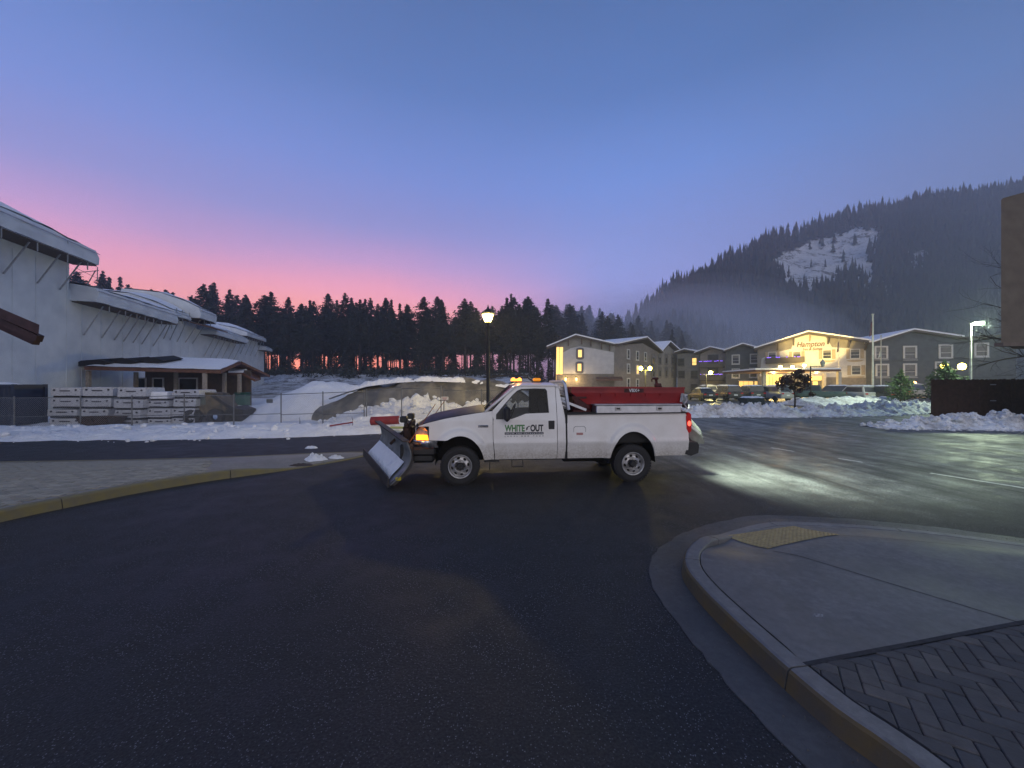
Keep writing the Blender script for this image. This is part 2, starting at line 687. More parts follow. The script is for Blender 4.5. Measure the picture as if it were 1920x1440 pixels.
def fill_poly(pts, spacing, zf):
    """triangulated sheet inside a closed outline with interior points"""
    pts = [Vector((p[0], p[1])) for p in pts]
    n = len(pts)
    xs, ys = [p.x for p in pts], [p.y for p in pts]
    inner = []

    def inside(x, y):
        r = False
        j = n - 1
        for i in range(n):
            a, b = pts[i], pts[j]
            if (a.y > y) != (b.y > y) and x < (b.x - a.x) * (y - a.y) / (b.y - a.y) + a.x:
                r = not r
            j = i
        return r
    x = min(xs)
    while x < max(xs):
        y = min(ys)
        while y < max(ys):
            if inside(x, y):
                inner.append(Vector((x + spacing * .13 * math.sin(y * 91), y + spacing * .13 * math.sin(x * 77))))
            y += spacing
        x += spacing
    vs, _, fs, *_ = delaunay_2d_cdt(pts + inner, [(i, (i + 1) % n) for i in range(n)], [], 1, 1e-4)
    b = MB()
    b.add([(v.x, v.y, zf(v.x, v.y)) for v in vs], [tuple(f) for f in fs])
    return b, inside


def up(o):
    me = o.data
    bm = bmesh.new()
    bm.from_mesh(me)
    for f in bm.faces:
        if f.normal.z < 0:
            f.normal_flip()
    bm.to_mesh(me)
    bm.free()
    return o


b = MB()
b.add([(-1500, -300, -.03), (1500, -300, -.03), (1500, 2500, -.03), (-1500, 2500, -.03)], [(0, 1, 2, 3)])
tag(up(b.build('ground', SNOW, fix=False)), kind='structure')

EDGE = [(-60, 12.6), (-30, 13.1), (-18, 13.5), (-11, 14.1), (-8.3, 14.6), (-5.7, 15.8), (-1.5, 18.2), (4, 20.8), (10.3, 22.9), (14, 23.3), (17.4, 23.4), (22, 24.2), (27.4, 25.5)]
road = EDGE + [(34, 27), (60, 29), (60, -20), (-60, -20)]
b = MB()
b.poly([road], lambda x, y: (x, y, 0.0))
tag(up(b.build('road', ASPH)), kind='structure')
b = MB()
b.poly([[(9, 26.5), (34, 29.5), (90, 34), (90, 95), (46, 100), (20, 74), (9, 60)]], lambda x, y: (x, y, -.012))
tag(up(b.build('parking_lot', LOT)), kind='structure')

# lane dashes of the street
rnd = random.Random(3)
dashdir = Vector((-.345, .94, 0)).normalized()
c0 = Vector((9.5, 8.3, 0))
for k, (t0, t1) in enumerate([(-1.1, .35), (1.6, 2.15), (3.3, 4.0), (6.6, 7.8)]):
    b = MB()
    a, e = c0 + dashdir * t0, c0 + dashdir * t1
    w = Vector((.94, .345, 0)) * .05
    n = 10
    vs, fs = [], []
    for i in range(n + 1):
        q = a.lerp(e, i / n)
        j = .012 * math.sin(i * 2.3 + k)
        vs += [q - w * (1 + j * 8), q + w * (1 - j * 9)]
    fs = [(2 * i, 2 * i + 1, 2 * i + 3, 2 * i + 2) for i in range(n)]
    b.add([(v[0], v[1], .004) for v in vs], fs)
    tag(up(b.build('lane_marking', WHITE_LINE)), kind='structure')


def sweep_kerb(path, hf, name_prefix, mat_face, gutter=.33, width=.15, side=1, paint=None, joints=()):
    """kerb stone and gutter pan swept along a path (kerb outer foot); side = sign of the inward normal"""
    n = len(path)
    nor = []
    for i in range(n):
        t = (path[min(i + 1, n - 1)] - path[max(i - 1, 0)]).normalized()
        nor.append(Vector((-t.y, t.x, 0)) * side)
    d = [0.0]
    for i in range(1, n):
        d.append(d[-1] + (path[i] - path[i - 1]).length)
    cuts = [0] + [min(range(n), key=lambda i: abs(d[i] - j)) for j in joints] + [n - 1]
    st = tag(empty(name_prefix, path[n // 2]), kind='structure')
    base = Vector(path[n // 2])
    for a, e in zip(cuts, cuts[1:]):
        b = MB()
        rows = []
        for i in range(a, e + 1):
            p, q, h = path[i] - base, nor[i], hf(d[i])
            g = .006 if i == a else (-.006 if i == e else 0)
            p = p + (path[min(i + 1, n - 1)] - path[max(i - 1, 0)]).normalized() * g
            bat = .03 * min(1, h / .15)
            r = min(.022, h * .35)
            rows.append([(p + q * 0 + Vector((0, 0, -.05))), p + Vector((0, 0, .002)), p + q * (bat * .8) + Vector((0, 0, h - r)), p + q * (bat + r * .45) + Vector((0, 0, h - r * .25)),
                         p + q * (bat + r * 1.3) + Vector((0, 0, h + .002)), p + q * (width + bat - .012) + Vector((0, 0, h + .003)), p + q * (width + bat) + Vector((0, 0, h - .006)), p + q * (width + bat) + Vector((0, 0, -.05))])
        m = len(rows[0])
        for i in range(len(rows) - 1):
            for k in range(m - 1):
                b.mi = 1 if (k <= 2 or (paint and k <= 4)) else 0
                b.add([rows[i][k], rows[i + 1][k], rows[i + 1][k + 1], rows[i][k + 1]], [(0, 1, 2, 3)])
        b.mi = 0
        b.add(rows[0], [tuple(range(m))])
        b.add(rows[-1], [tuple(range(m))])
        b.build('kerb_stone', [KERB, mat_face], st, auto=.6)
        if gutter:
            b = MB()
            rows = []
            for i in range(a, e + 1):
                p, q = path[i] - base, nor[i]
                w = 1 + .06 * fbm(path[i].x * 2, path[i].y * 2) + .07 * fbm(path[i].x * 13, path[i].y * 13)
                rows.append([p - q * gutter * w + Vector((0, 0, -.03)), p - q * gutter * w + Vector((0, 0, .008)), p - q * (gutter * .5) + Vector((0, 0, .006)), p + q * .01 + Vector((0, 0, .012))])
            for i in range(len(rows) - 1):
                for k in range(3):
                    b.add([rows[i][k], rows[i + 1][k], rows[i + 1][k + 1], rows[i][k + 1]], [(0, 1, 2, 3)])
            b.build('gutter_pan', GUTT, st, auto=.6)
    inner = [path[i] + nor[i] * (width + .03 * min(1, hf(d[i]) / .15) + .004) for i in range(n)]
    return inner, d, st


# right-hand corner with ramp and tactile plate
KP = [(2.3, .6), (2.02, 1.45), (1.93, 1.9), (1.886, 2.03), (1.82, 2.2), (1.77, 2.5), (1.74, 2.79), (1.71, 3.17), (1.70, 3.55), (1.74, 3.92), (1.90, 4.28), (2.17, 4.60), (2.5, 4.88),
      (3.0, 5.2), (3.75, 5.5), (4.65, 5.42), (5.5, 5.18), (6.1, 4.88), (7.0, 4.35), (9.0, 3.2), (12, 1.6)]
kpath = spline([(x, y, 0) for x, y in KP], .09)
dl = 0
RAMP_S = None
for i in range(1, len(kpath)):
    dl += (kpath[i] - kpath[i - 1]).length
    if kpath[i].x > 2.2 and kpath[i].y > 4.55 and RAMP_S is None:
        RAMP_S = dl
hfun = lambda s: .15 - .115 * smooth(RAMP_S - .1, RAMP_S + .75, s)
dj = [1.93, 3.55, 4.55, 6.0, 7.6, 9.2, 11]
inner, dd, corner = sweep_kerb(kpath, hfun, 'kerb', OCHRE, joints=dj, side=-1)
low_pts = [p for p, s in zip(inner, dd) if s > RAMP_S + .35]


def corner_z(x, y):
    q = min((Vector((x, y, 0)) - p).length for p in low_pts)
    return .035 + .116 * smooth(0, .85, q)


outline = [(p.x, p.y) for p in inner[::2]]
CUT_A, CUT_B = Vector((1.93, 2.54)), Vector((3.95, 2.98))        # joint between the slab and the brick paving
cutdir = (CUT_B - CUT_A).normalized()


def side_of_cut(x, y):
    return cutdir.x * (y - CUT_A.y) - cutdir.y * (x - CUT_A.x)


slab = [p for p in outline if side_of_cut(*p) > 0]
far = CUT_A + cutdir * 9
start = CUT_A
slab = [tuple(start)] + slab + [tuple(far)]
b, slab_inside = fill_poly(slab, .16, corner_z)
side_o = tag(up(b.build('sidewalk', CONC, sm=True)), kind='structure')
# scored joints of the slab (dark shallow grooves) and the wide dark joint to the brickwork
GROOVE = M('dark_joint', (.035, .035, .04), .9, scale=30)


def groove(a, e, w, n=24, lift=.002, name='joint'):
    a, e = Vector(a), Vector(e)
    t = (e - a).normalized()
    s = Vector((-t.y, t.x)) * w / 2
    b = MB()
    vs, fs = [], []
    for i in range(n + 1):
        p = a.lerp(e, i / n)
        for sg in (-1, 1):
            q = p + s * sg * (1 + .35 * fbm(p.x * 9 + sg, p.y * 9))
            vs.append((q.x, q.y, corner_z(q.x, q.y) + lift))
    fs = [(2 * i, 2 * i + 1, 2 * i + 3, 2 * i + 2) for i in range(n)]
    b.add(vs, fs)
    up(b.build(name, GROOVE, side_o))


ga, ge = G(1450, 1029, .15), G(1912, 1169, .15)
groove((ga.x, ga.y), (ge.x, ge.y), .012)
ga, ge = G(1579, 1008, .10), G(1740, 1026, .12)
groove((ga.x, ga.y), (ge.x + .6, ge.y - .05), .010)
groove(CUT_A + cutdir * .0, CUT_A + cutdir * 8, .035)
# tactile warning plate: truncated domes on a plate
tp = [G(1361, 1001, .07), G(1489, 986, .05), G(1575, 1007, .10), G(1440, 1026, .13)]
b = MB()
n = 12


def tpt(u, v, h):
    p = (tp[0] * (1 - u) + tp[1] * u) * (1 - v) + (tp[3] * (1 - u) + tp[2] * u) * v
    return Vector((p.x, p.y, corner_z(p.x, p.y) + h))


b.grid(16, 16, lambda u, v: tpt(u, v, .006))
tplate = b.build('tactile_plate', TACT, None)
tag(up(tplate), 'yellow tactile warning plate set into the corner ramp', 'tactile plate')
dome = MB()
for i in range(18):
    for j in range(12):
        p = tpt((i + .5) / 18, (j + .5) / 12, .006)
        dome.lathe([(.013, 0), (.011, .004), (.006, .006), (.0005, .006)], 7, p)
tag(dome.build('dome_field', TACT, tplate, sm=True), kind='stuff')

# herringbone brickwork near the camera
BASE_Z = .15
paving = [p for p in outline if side_of_cut(*p) <= 0 and p[0] < 3]
pv = paving + [tuple(CUT_A), tuple(CUT_A + cutdir * 4.5), (6.5, .6)]
b, pv_inside = fill_poly(pv, .5, lambda x, y: BASE_Z - .012)
brick_bed = tag(up(b.build('brick_paving', JOINT)), kind='structure')
bb = MB()
bb.box((0, 0, -.03), (.196, .096, .06), .006)
brick_me = bb.mesh('brick', PAVER)
rot = math.radians(-33)
rnd = random.Random(5)
cr, sr = math.cos(rot), math.sin(rot)
cnt = 0
for i in range(-60, 60):
    for j in range(-60, 60):
        for kind in (0, 1):
            # herringbone cell, unit .1
            if kind == 0:
                u, v, a = (i * 4 + j) * .1 * .5 * 2, j * .1, 0
                u, v = (i * 4 + j) * .1 + .1, j * .1 + .05
            else:
                u, v, a = (i * 4 + j) * .1 - .05, j * .1 + .1, math.pi / 2
            x, y = 3.0 + u * cr - v * sr, 2.2 + u * sr + v * cr
            if not (1.7 < x < 4.9 and 1.3 < y < 3.4):
                continue
            if x / max(y, .1) > 1.6:
                continue
            L = [(dx * .1, dy * .05) for dx in (-1, 1) for dy in (-1, 1)]
            ca, sa = math.cos(rot + a), math.sin(rot + a)
            cor_ = [Vector((x + p * ca - q * sa, y + p * sa + q * ca)) for p, q in L]
            off_c = max(side_of_cut(*c) for c in cor_)
            ins_ = [pv_inside(*c) for c in cor_]
            if min(side_of_cut(*c) for c in cor_) > -.06 or not any(ins_):
                continue
            use = brick_me
            if off_c > -.02 or not all(ins_):
                # cut the brick along the joint or the kerb
                bmx = bmesh.new()
                bmx.from_mesh(brick_me)
                RM = Matrix.Translation((x, y, 0)) @ Matrix.Rotation(rot + a, 4, 'Z')
                RI_ = RM.inverted()
                cuts_ = []
                if off_c > -.02:
                    cuts_.append((Vector((CUT_A.x + cutdir.y * .02, CUT_A.y - cutdir.x * .02, 0)), Vector((-cutdir.y, cutdir.x, 0))))
                if not all(ins_):
                    kk = min(range(1, len(inner) - 1), key=lambda i_: (inner[i_].x - x) ** 2 + (inner[i_].y - y) ** 2)
                    tt_ = (inner[kk + 1] - inner[kk - 1]).normalized()
                    nn_ = Vector((-tt_.y, tt_.x, 0))
                    cuts_.append((inner[kk] - nn_ * .008, nn_))
                for co_, no_ in cuts_:
                    bmesh.ops.bisect_plane(bmx, geom=bmx.verts[:] + bmx.edges[:] + bmx.faces[:], plane_co=RI_ @ co_, plane_no=(RI_.to_3x3() @ no_), clear_outer=True)
                if len(bmx.faces) < 3:
                    bmx.free()
                    continue
                bmesh.ops.holes_fill(bmx, edges=bmx.edges[:])
                use = bpy.data.meshes.new('brick')
                bmx.to_mesh(use)
                bmx.free()
                use.materials.append(PAVER)
            o = link('brick', use, brick_bed, (x, y, BASE_Z + rnd.uniform(-.004, .003)))
            o.rotation_euler = (rnd.uniform(-.012, .012), rnd.uniform(-.012, .012), rot + a + rnd.uniform(-.012, .012))
            cnt += 1
print('herringbone bricks', cnt)

# left-hand island: kerb with worn yellow paint, brick paving, concrete nose
LP = [(-8.0, 2.2), (-7.62, 4.0), (-7.39, 5.55), (-7.20, 6.16), (-6.83, 7.06), (-6.16, 7.98), (-5.3, 8.8), (-4.65, 9.6), (-4.1, 10.5), (-4.05, 11.0), (-4.6, 11.25), (-6, 10.95), (-8.4, 10.35), (-13, 9.85), (-22, 9.3)]
lpath = spline([(x, y, 0) for x, y in LP], .12)
ds, nose = 0, None
for i in range(1, len(lpath)):
    ds += (lpath[i] - lpath[i - 1]).length
    if lpath[i].y > 8.1 and nose is None:
        nose = ds
lh = lambda s: .16 - .14 * smooth(nose - .1, nose + 1.4, s)
linner, ldd, lk = sweep_kerb(lpath, lh, 'kerb', YELK, gutter=0, joints=[2.2, 4.0, nose - .02, nose + 2.0, nose + 4.5], side=1, paint=True)
lowl = [p for p, s in zip(linner, ldd) if s > nose + .9]


def island_z(x, y):
    q = min((Vector((x, y, 0)) - p).length for p in lowl[::3])
    return .022 + .135 * smooth(0, 1.6, q)


iso = [(p.x, p.y) for p in linner[::2]] + [(-22, 2.2)]
DIV_A, DIV_B = Vector((-6.35, 8.0)), Vector((-8.3, 10.4))


def right_of_div(x, y):
    d = DIV_B - DIV_A
    return d.x * (y - DIV_A.y) - d.y * (x - DIV_A.x) < 0


b, is_inside = fill_poly(iso, .45, lambda x, y: island_z(x, y) - (.0 if right_of_div(x, y) else .012))
island = up(b.build('island_paving', make_concrete('lamplit_island_concrete', (.26, .25, .21), (.37, .35, .30)), sm=True))  # concrete colour also carries the lamp's warm light
tag(island, kind='structure')
bm2 = MB()
bm2.box((0, 0, -.025), (.212, .096, .05), .005)
pav_me = bm2.mesh('brick', PAVER2)
cells = []
ang = math.radians(12)
for j in range(-80, 80):
    for i in range(-80, 80):
        u, v = (i + .5 * (j % 2)) * .222, j * .104
        x, y = -8.5 + u * math.cos(ang) - v * math.sin(ang), 8 + u * math.sin(ang) + v * math.cos(ang)
        if -14 < x < -6 and 4.6 < y < 10.3 and is_inside(x, y) and is_inside(x + .16, y - .1) and is_inside(x - .1, y + .15) and not right_of_div(x, y) and abs(x / y) < 1.45:
            cells.append(((x * x + y * y), x, y))
cells.sort()
rest = MB()
for k, (_, x, y) in enumerate(cells):
    z = island_z(x, y) + .004 + rnd.uniform(-.003, .003)
    if k < 300:
        o = link('brick', pav_me, island, (x, y, z))
        o.rotation_euler = (rnd.uniform(-.01, .01), rnd.uniform(-.01, .01), ang + rnd.uniform(-.01, .01))
    else:
        rest.frame((x, y, z - .02), (math.cos(ang), math.sin(ang), 0), (-math.sin(ang), math.cos(ang), 0), (0, 0, 1), (.212, .096, .04))
tag(rest.build('brick_field', PAVER2, island), kind='stuff')

# ------------------------------------------------------------------ snow


def snow_bank(name, path, half, height, seed, label, mat=DIRTY, step=.14, nv=26, lump=.35, sharp=1.4, skew=0.0, z0=-.02, rough=1.0, chunks=0):
    path = spline([(p[0], p[1], 0) for p in path], step)
    n = len(path)
    b = MB()
    vs, fs = [], []
    L = 0
    for i, p in enumerate(path):
        if i:
            L += (p - path[i - 1]).length
        t = (path[min(i + 1, n - 1)] - path[max(i - 1, 0)]).normalized()
        q = Vector((-t.y, t.x, 0))
        u = i / (n - 1)
        endf = min(1, smooth(0, .05, u), smooth(0, .05, 1 - u)) if isinstance(height, (int, float)) else 1
        h = (height if isinstance(height, (int, float)) else interp(height, u)) * endf
        hw = half if isinstance(half, (int, float)) else interp(half, u)
        hw *= 1 + .22 * fbm(L * .6 + seed, seed * 3.1)
        for j in range(nv + 1):
            s = -1 + 2 * j / nv
            p2 = p + q * (s * hw)
            prof = max(0, 1 - abs(s - skew * (1 - abs(s))) ** sharp)
            nz = fbm(p2.x * .9 + seed, p2.y * .9, seed, 3) * .35
            dv, _ = noise.voronoi(Vector((p2.x * 2.3 + seed, p2.y * 2.3, seed)))
            nz += (.42 - dv[0]) * lump * .55
            dv, _ = noise.voronoi(Vector((p2.x * 5.1 + seed, p2.y * 5.1, seed)))
            nz += (.4 - dv[0]) * lump * .35
            nz += fbm(p2.x * 6 + seed, p2.y * 6, 0, 2) * .08
            nz *= rough
            z = z0 + h * prof * (1 + nz) + min(h, .5) * lump * .16 * nz * (prof > 0)
            vs.append((p2.x + .05 * fbm(p2.y * 4, p2.x * 4), p2.y, max(z, z0 if prof <= 0 else z0 + .004)))
    w = nv + 1
    fs = [(i * w + j, i * w + j + 1, (i + 1) * w + j + 1, (i + 1) * w + j) for i in range(n - 1) for j in range(nv)]
    b.add(vs, fs)
    o = up(b.build(name, mat, sm=True, fix=False))
    if chunks:
        # clods thrown up by the plough
        rc_ = random.Random(int(seed * 10))
        ico = [Vector(p) for p in ((0, 0, 1), (.89, 0, .45), (.28, .85, .45), (-.72, .53, .45), (-.72, -.53, .45), (.28, -.85, .45), (.72, .53, -.45), (-.28, .85, -.45), (-.89, 0, -.45), (-.28, -.85, -.45), (.72, -.53, -.45), (0, 0, -1))]
        icf = [(0, 1, 2), (0, 2, 3), (0, 3, 4), (0, 4, 5), (0, 5, 1), (1, 6, 2), (2, 7, 3), (3, 8, 4), (4, 9, 5), (5, 10, 1), (6, 7, 2), (7, 8, 3), (8, 9, 4), (9, 10, 5), (10, 6, 1), (11, 7, 6), (11, 8, 7), (11, 9, 8), (11, 10, 9), (11, 6, 10)]
        cb_ = MB()
        for k in range(chunks):
            i = rc_.randrange(n)
            j = min(nv, max(0, int(rc_.gauss(nv * .5, nv * .27))))
            p = Vector(vs[i * w + j])
            r_ = .035 + .13 * rc_.random() ** 2.6
            if k % 3 == 0:
                # crumbs strewn on the road before the bank
                p = Vector(vs[i * w])
                q_ = Vector(vs[i * w + nv])
                p, q_ = (p, q_) if p.y < q_.y else (q_, p)
                p = p + (p - q_).normalized() * (abs(rc_.gauss(0, .28)) - .1)
                p.z = 0.0
                r_ *= .55
            cb_.add([(p.x + q.x * r_ * rc_.uniform(.6, 1.4), p.y + q.y * r_ * rc_.uniform(.6, 1.4), p.z + q.z * r_ * rc_.uniform(.5, 1.1) + r_ * .25) for q in ico], icf)
        tag(cb_.build('snow_clods', mat, o, fix=False), kind='stuff')
    return tag(o, label, 'snow', kind='stuff')


off = lambda pts, d: [(x, y + d) for x, y in pts]
snow_bank('snow_verge', off(EDGE[1:10], 1.7), 1.95, .30, 1.3, 'low trampled snow verge along the far edge of the street', SNOW, step=.16, nv=34, lump=.9, sharp=3.0, chunks=260)
b = MB()
yard = [(-60, 14.2), (-18, 15), (-8, 16.4), (0, 20.5), (9, 25), (9, 60), (-60, 60)]
bb, _ = fill_poly(yard, .8, lambda x, y: .08 + .12 * fbm(x * .5, y * .5) + .05 * fbm(x * 2.2, y * 2.2))
tag(up(bb.build('snow_field', SNOW, sm=True)), 'trodden snow lying over the building yard', 'snow', kind='stuff')
# big clean heap beside the wrapped building, behind the fence
snow_bank('snow_heap', [(-17.5, 23.5), (-14.2, 24), (-11.5, 24.3), (-8.5, 24.4)], [(0, 2.5), (.4, 5), (.7, 5), (1, 3)], [(0, .25), (.25, .95), (.58, 2.25), (.72, 2.1), (.85, 1.9), (1, .8)], 4.2,
          'smooth white snow heap beside the wrapped building', SNOW, step=.2, nv=44, lump=.05, sharp=1.35, rough=.35)
snow_bank('snow_bank', [(-9.5, 19.2), (-7, 19.4), (-4.6, 19.9), (-2, 20.6), (1.5, 22.2), (4.5, 23.6)], [(0, 1.3), (.5, 1.7), (1, 1.5)], [(0, .15), (.15, .8), (.3, 1.38), (.45, 1.1), (.6, .95), (.75, 1.15), (1, .7)], 7.7,
          'lumpy snow bank lit by the street lamp in front of the tarpaulin mound', SNOW, step=.12, nv=38, lump=.6, chunks=350)
snow_bank('snow_bank', [(8.6, 24.2), (11, 24.3), (14, 24.4), (17, 24.6), (20, 25.2), (24, 26.3), (29, 27.8), (33, 29)], [(0, 1.3), (.35, 1.6), (.6, 1.8), (1, 1.6)],
          [(0, .55), (.1, .70), (.2, .74), (.32, .80), (.38, .48), (.5, .60), (.56, .55), (.7, .84), (.78, .86), (.9, .56), (1, .45)], 11.1,
          'long ploughed snow bank between the street and the parking lot', DIRTY, step=.10, nv=40, lump=.95, chunks=900)
snow_bank('snow_bank', [(16.6, 17.9), (18.2, 17.7), (20.5, 17.7), (23, 17.3), (26, 16.6), (30, 15.8)], [(0, .7), (.3, 1.1), (1, 1.3)], [(0, .08), (.12, .35), (.3, .62), (.5, .7), (.75, .75), (1, .7)], 15.9,
          'dirty ploughed snow bank at the foot of the brown board fence', DIRTY, step=.08, nv=40, lump=.95, chunks=700)
snow_bank('snow_bank', [(27, 37), (33, 38), (40, 40)], 2.2, .7, 21.0, 'pale snow bank behind the small pine by the lot', DIRTY, step=.25, nv=20, lump=.6)


def snow_lump(c, r, h, seed, label, group=None, mat=SNOW, name='snow_lump'):
    b = MB()

    def fn(u, v):
        a, rr = u * 2 * math.pi, v
        k = 1 + .35 * fbm(math.cos(a) * 1.3 + seed, math.sin(a) * 1.3)
        x, y = math.cos(a) * rr * r * k * 1.5, math.sin(a) * rr * r * k
        z = h * (1 - rr ** 3) * (.75 + 1.1 * abs(fbm(x / r * 1.6 + seed, y / r * 1.6 + seed)) + .35 * fbm(x / r * 5 + seed, y / r * 5)) - .004
        return (x, y, z)
    b.grid(40, 16, fn)
    return tag(b.build(name, mat, sm=True, loc=c), label, 'snow', group)


q = G(590, 866)
snow_lump((q.x, q.y, 0.04), .2, .12, 1.0, 'larger lump of old snow on the concrete nose before the plough')
q = G(629, 862)
snow_lump((q.x, q.y, 0.03), .13, .07, 2.0, 'smaller lump of snow right of the larger one near the plough')
q = G(584, 841)
snow_lump((q.x, q.y, 0.0), .14, .06, 3.0, 'little flat snow patch on the street beyond the island')
q = G(560, 874)
snow_lump((q.x, q.y, 0.025), .24, .018, 9.0, 'dark mud smear beside the snow lump on the concrete nose', mat=M('mud', (.05, .035, .025), .8), name='mud_patch')
tag(snow_lump(tuple(G(1534, 1155, .15) + Vector((0, 0, .002))), .035, .006, 5.0, 'small pale scrap lying on the corner pavement', mat=M('scrap', (.35, .35, .36), .7, c2=(.08, .08, .08), scale=60), name='litter_scrap'), None, 'litter')

# loose grit gathered in the gutter and along the kerb
rg = random.Random(44)
gb = MB()
for k in range(1500):
    i = rg.randrange(4, int(len(kpath) * .62))
    p = kpath[i]
    t_ = (kpath[i + 1] - kpath[i - 1]).normalized()
    o_ = Vector((t_.y, -t_.x, 0)) * -1
    d_ = rg.choice((abs(rg.gauss(0, .05)) + .01, .34 + rg.gauss(0, .07), rg.uniform(0, .6)))
    q = p + o_ * d_ + t_ * rg.uniform(-.05, .05)
    r_ = .0025 + .006 * rg.random() ** 3
    z_ = .010 if d_ < .34 else .001
    a_ = rg.uniform(0, 6.28)
    gb.add([(q.x + r_ * math.cos(a_ + s_ * 2.09) * rg.uniform(.7, 1.3), q.y + r_ * math.sin(a_ + s_ * 2.09) * rg.uniform(.7, 1.3), z_) for s_ in range(3)] + [(q.x, q.y, z_ + r_ * .9)], [(0, 1, 3), (1, 2, 3), (2, 0, 3)])
tag(gb.build('grit', M('road_grit', (.16, .15, .14), .9, c2=(.07, .065, .06), scale=90), fix=False), 'loose grit gathered in the gutter of the corner kerb', 'grit', kind='stuff')
# ------------------------------------------------------------------ the pickup with snow plough
PAINT = M('white_truck_paint', (.80, .78, .74), .30, c2=(.70, .67, .61), scale=2.2, spec=.5, coat=.35, obj=True)
NAVY = M('dark_blue_hood_paint', (.006, .010, .024), .45, c2=(.010, .014, .030), scale=3, spec=.2, obj=True)
BLK = M('black_plastic', (.012, .012, .013), .5, c2=(.02, .02, .02), scale=8)
RUB = M('tyre_rubber', (.014, .014, .015), .8, c2=(.026, .025, .024), scale=12, bump=.3, bscale=60)
CHR = M('chrome', (.75, .75, .76), .16, 1.0, c2=(.6, .6, .62), scale=5)
STEEL = M('steel_rim', (.55, .55, .55), .36, .85, c2=(.38, .37, .36), scale=14)
ALU = M('aluminium', (.62, .63, .65), .38, .9, c2=(.5, .51, .53), scale=6)
REDP = M('red_spreader_paint', (.30, .010, .013), .45, c2=(.22, .008, .012), scale=3, bump=.05, obj=True)
REDD = M('grimy_red_paint', (.10, .012, .012), .65, c2=(.04, .01, .01), scale=9, bump=.2)
DARK = M('dark_underbody', (.010, .010, .010), .8, c2=(.02, .018, .016), scale=9)
INTR = M('dark_cab_trim', (.02, .02, .022), .7, c2=(.03, .03, .03), scale=8)
BLADE = M('plough_steel', (.30, .31, .30), .45, .6, c2=(.16, .17, .165), scale=4, bump=.15, bscale=18, contrast=(.3, .75))
EDGEM = M('rusty_cutting_edge', (.055, .05, .05), .65, .5, c2=(.10, .085, .075), scale=10, bump=.3)
WGLASS = glass('truck_glass', (.50, .53, .57), ior=1.32)
MAROON = M('rusty_mount_steel', (.045, .018, .013), .7, .2, c2=(.02, .012, .01), scale=14, bump=.3)

# beige speckle mixed into the white, stronger towards the bottom of the panels
t = NT('white_truck_paint_speckled')
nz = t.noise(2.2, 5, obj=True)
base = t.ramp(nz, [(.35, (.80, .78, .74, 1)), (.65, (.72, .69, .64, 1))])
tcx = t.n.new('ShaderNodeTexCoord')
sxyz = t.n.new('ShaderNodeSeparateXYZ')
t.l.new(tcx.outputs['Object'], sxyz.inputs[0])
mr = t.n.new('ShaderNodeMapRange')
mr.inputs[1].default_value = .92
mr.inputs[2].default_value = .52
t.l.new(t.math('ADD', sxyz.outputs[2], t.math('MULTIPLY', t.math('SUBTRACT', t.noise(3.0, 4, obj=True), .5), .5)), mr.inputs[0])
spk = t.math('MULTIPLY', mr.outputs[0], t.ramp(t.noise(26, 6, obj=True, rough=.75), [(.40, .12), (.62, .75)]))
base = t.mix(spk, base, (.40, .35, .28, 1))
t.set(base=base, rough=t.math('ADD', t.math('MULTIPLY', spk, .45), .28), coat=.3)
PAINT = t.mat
YAW = math.atan2(.28, 3.52)
lat = Vector((-math.sin(YAW), math.cos(YAW), 0))
truck = empty('pickup_truck', Vector((-1.015, 7.51, 0)) + lat * 1.0, YAW,
              'white pickup truck with dark hood, front snow plough and amber roof beacons', 'truck')


def side_y(x, z, bed=False):
    y = .985
    if z < .80:
        y -= .075 * ((.80 - z) / .32) ** 1.6
    y += .014 * math.exp(-((z - .83) / .035) ** 2)
    if z > .86:
        y -= .03 * (min(z, 1.28) - .86) / .42
    if z > 1.28:
        y -= (.05 if bed else .30) * (z - 1.28)
    for c, a, h, z0 in ((0.0, .475, .585, .40), (3.48, .47, .64, .40)):
        r = math.sqrt(((x - c) / a) ** 2 + ((z - z0) / h) ** 2) if z > z0 - .05 else 9
        if r < 1.42:
            y += .045 * (1 - smooth(1.12, 1.30, r)) + (.012 if r < 1.06 else 0)
    return y


def shell(b, nu, nv, fn, th):
    A = [[Vector(fn(i / nu, j / nv)) for i in range(nu + 1)] for j in range(nv + 1)]
    w = nu + 1
    n = w * (nv + 1)
    th = Vector(th)
    vs = [p for r in A for p in r] + [p + th for r in A for p in r]
    fs = []
    for j in range(nv):
        for i in range(nu):
            q = (j * w + i, j * w + i + 1, (j + 1) * w + i + 1, (j + 1) * w + i)
            fs += [q, tuple(k + n for k in reversed(q))]
    for i in range(nu):
        fs += [(i, i + n, i + 1 + n, i + 1), (nv * w + i, nv * w + i + 1, nv * w + i + 1 + n, nv * w + i + n)]
    for j in range(nv):
        fs += [(j * w, (j + 1) * w, (j + 1) * w + n, j * w + n), (j * w + nu, j * w + nu + n, (j + 1) * w + nu + n, (j + 1) * w + nu)]
    return b.add(vs, fs)


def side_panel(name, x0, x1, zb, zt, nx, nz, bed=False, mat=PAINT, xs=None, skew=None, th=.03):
    out = []
    for sg in (-1, 1):
        b = MB()

        def fn(u, v):
            x = x0 + (x1 - x0) * u
            if xs:
                x = interp(xs, u)
            za, ze = zb(x), zt(x)
            z = za + (ze - za) * v
            xx = x + (skew(u, z) if skew else 0)
            return (xx, sg * side_y(xx, z, bed), z)
        shell(b, nx, nz, fn, (0, -sg * th, 0))
        out.append(b.build(name, mat, truck, sm=True, auto=.7))
    return out


def arch(c, a, h, z0, base):
    def f(x):
        t = (x - c) / a
        return base(x) if abs(t) >= 1 else max(base(x), z0 + h * math.sqrt(max(0, 1 - t * t)))
    return f


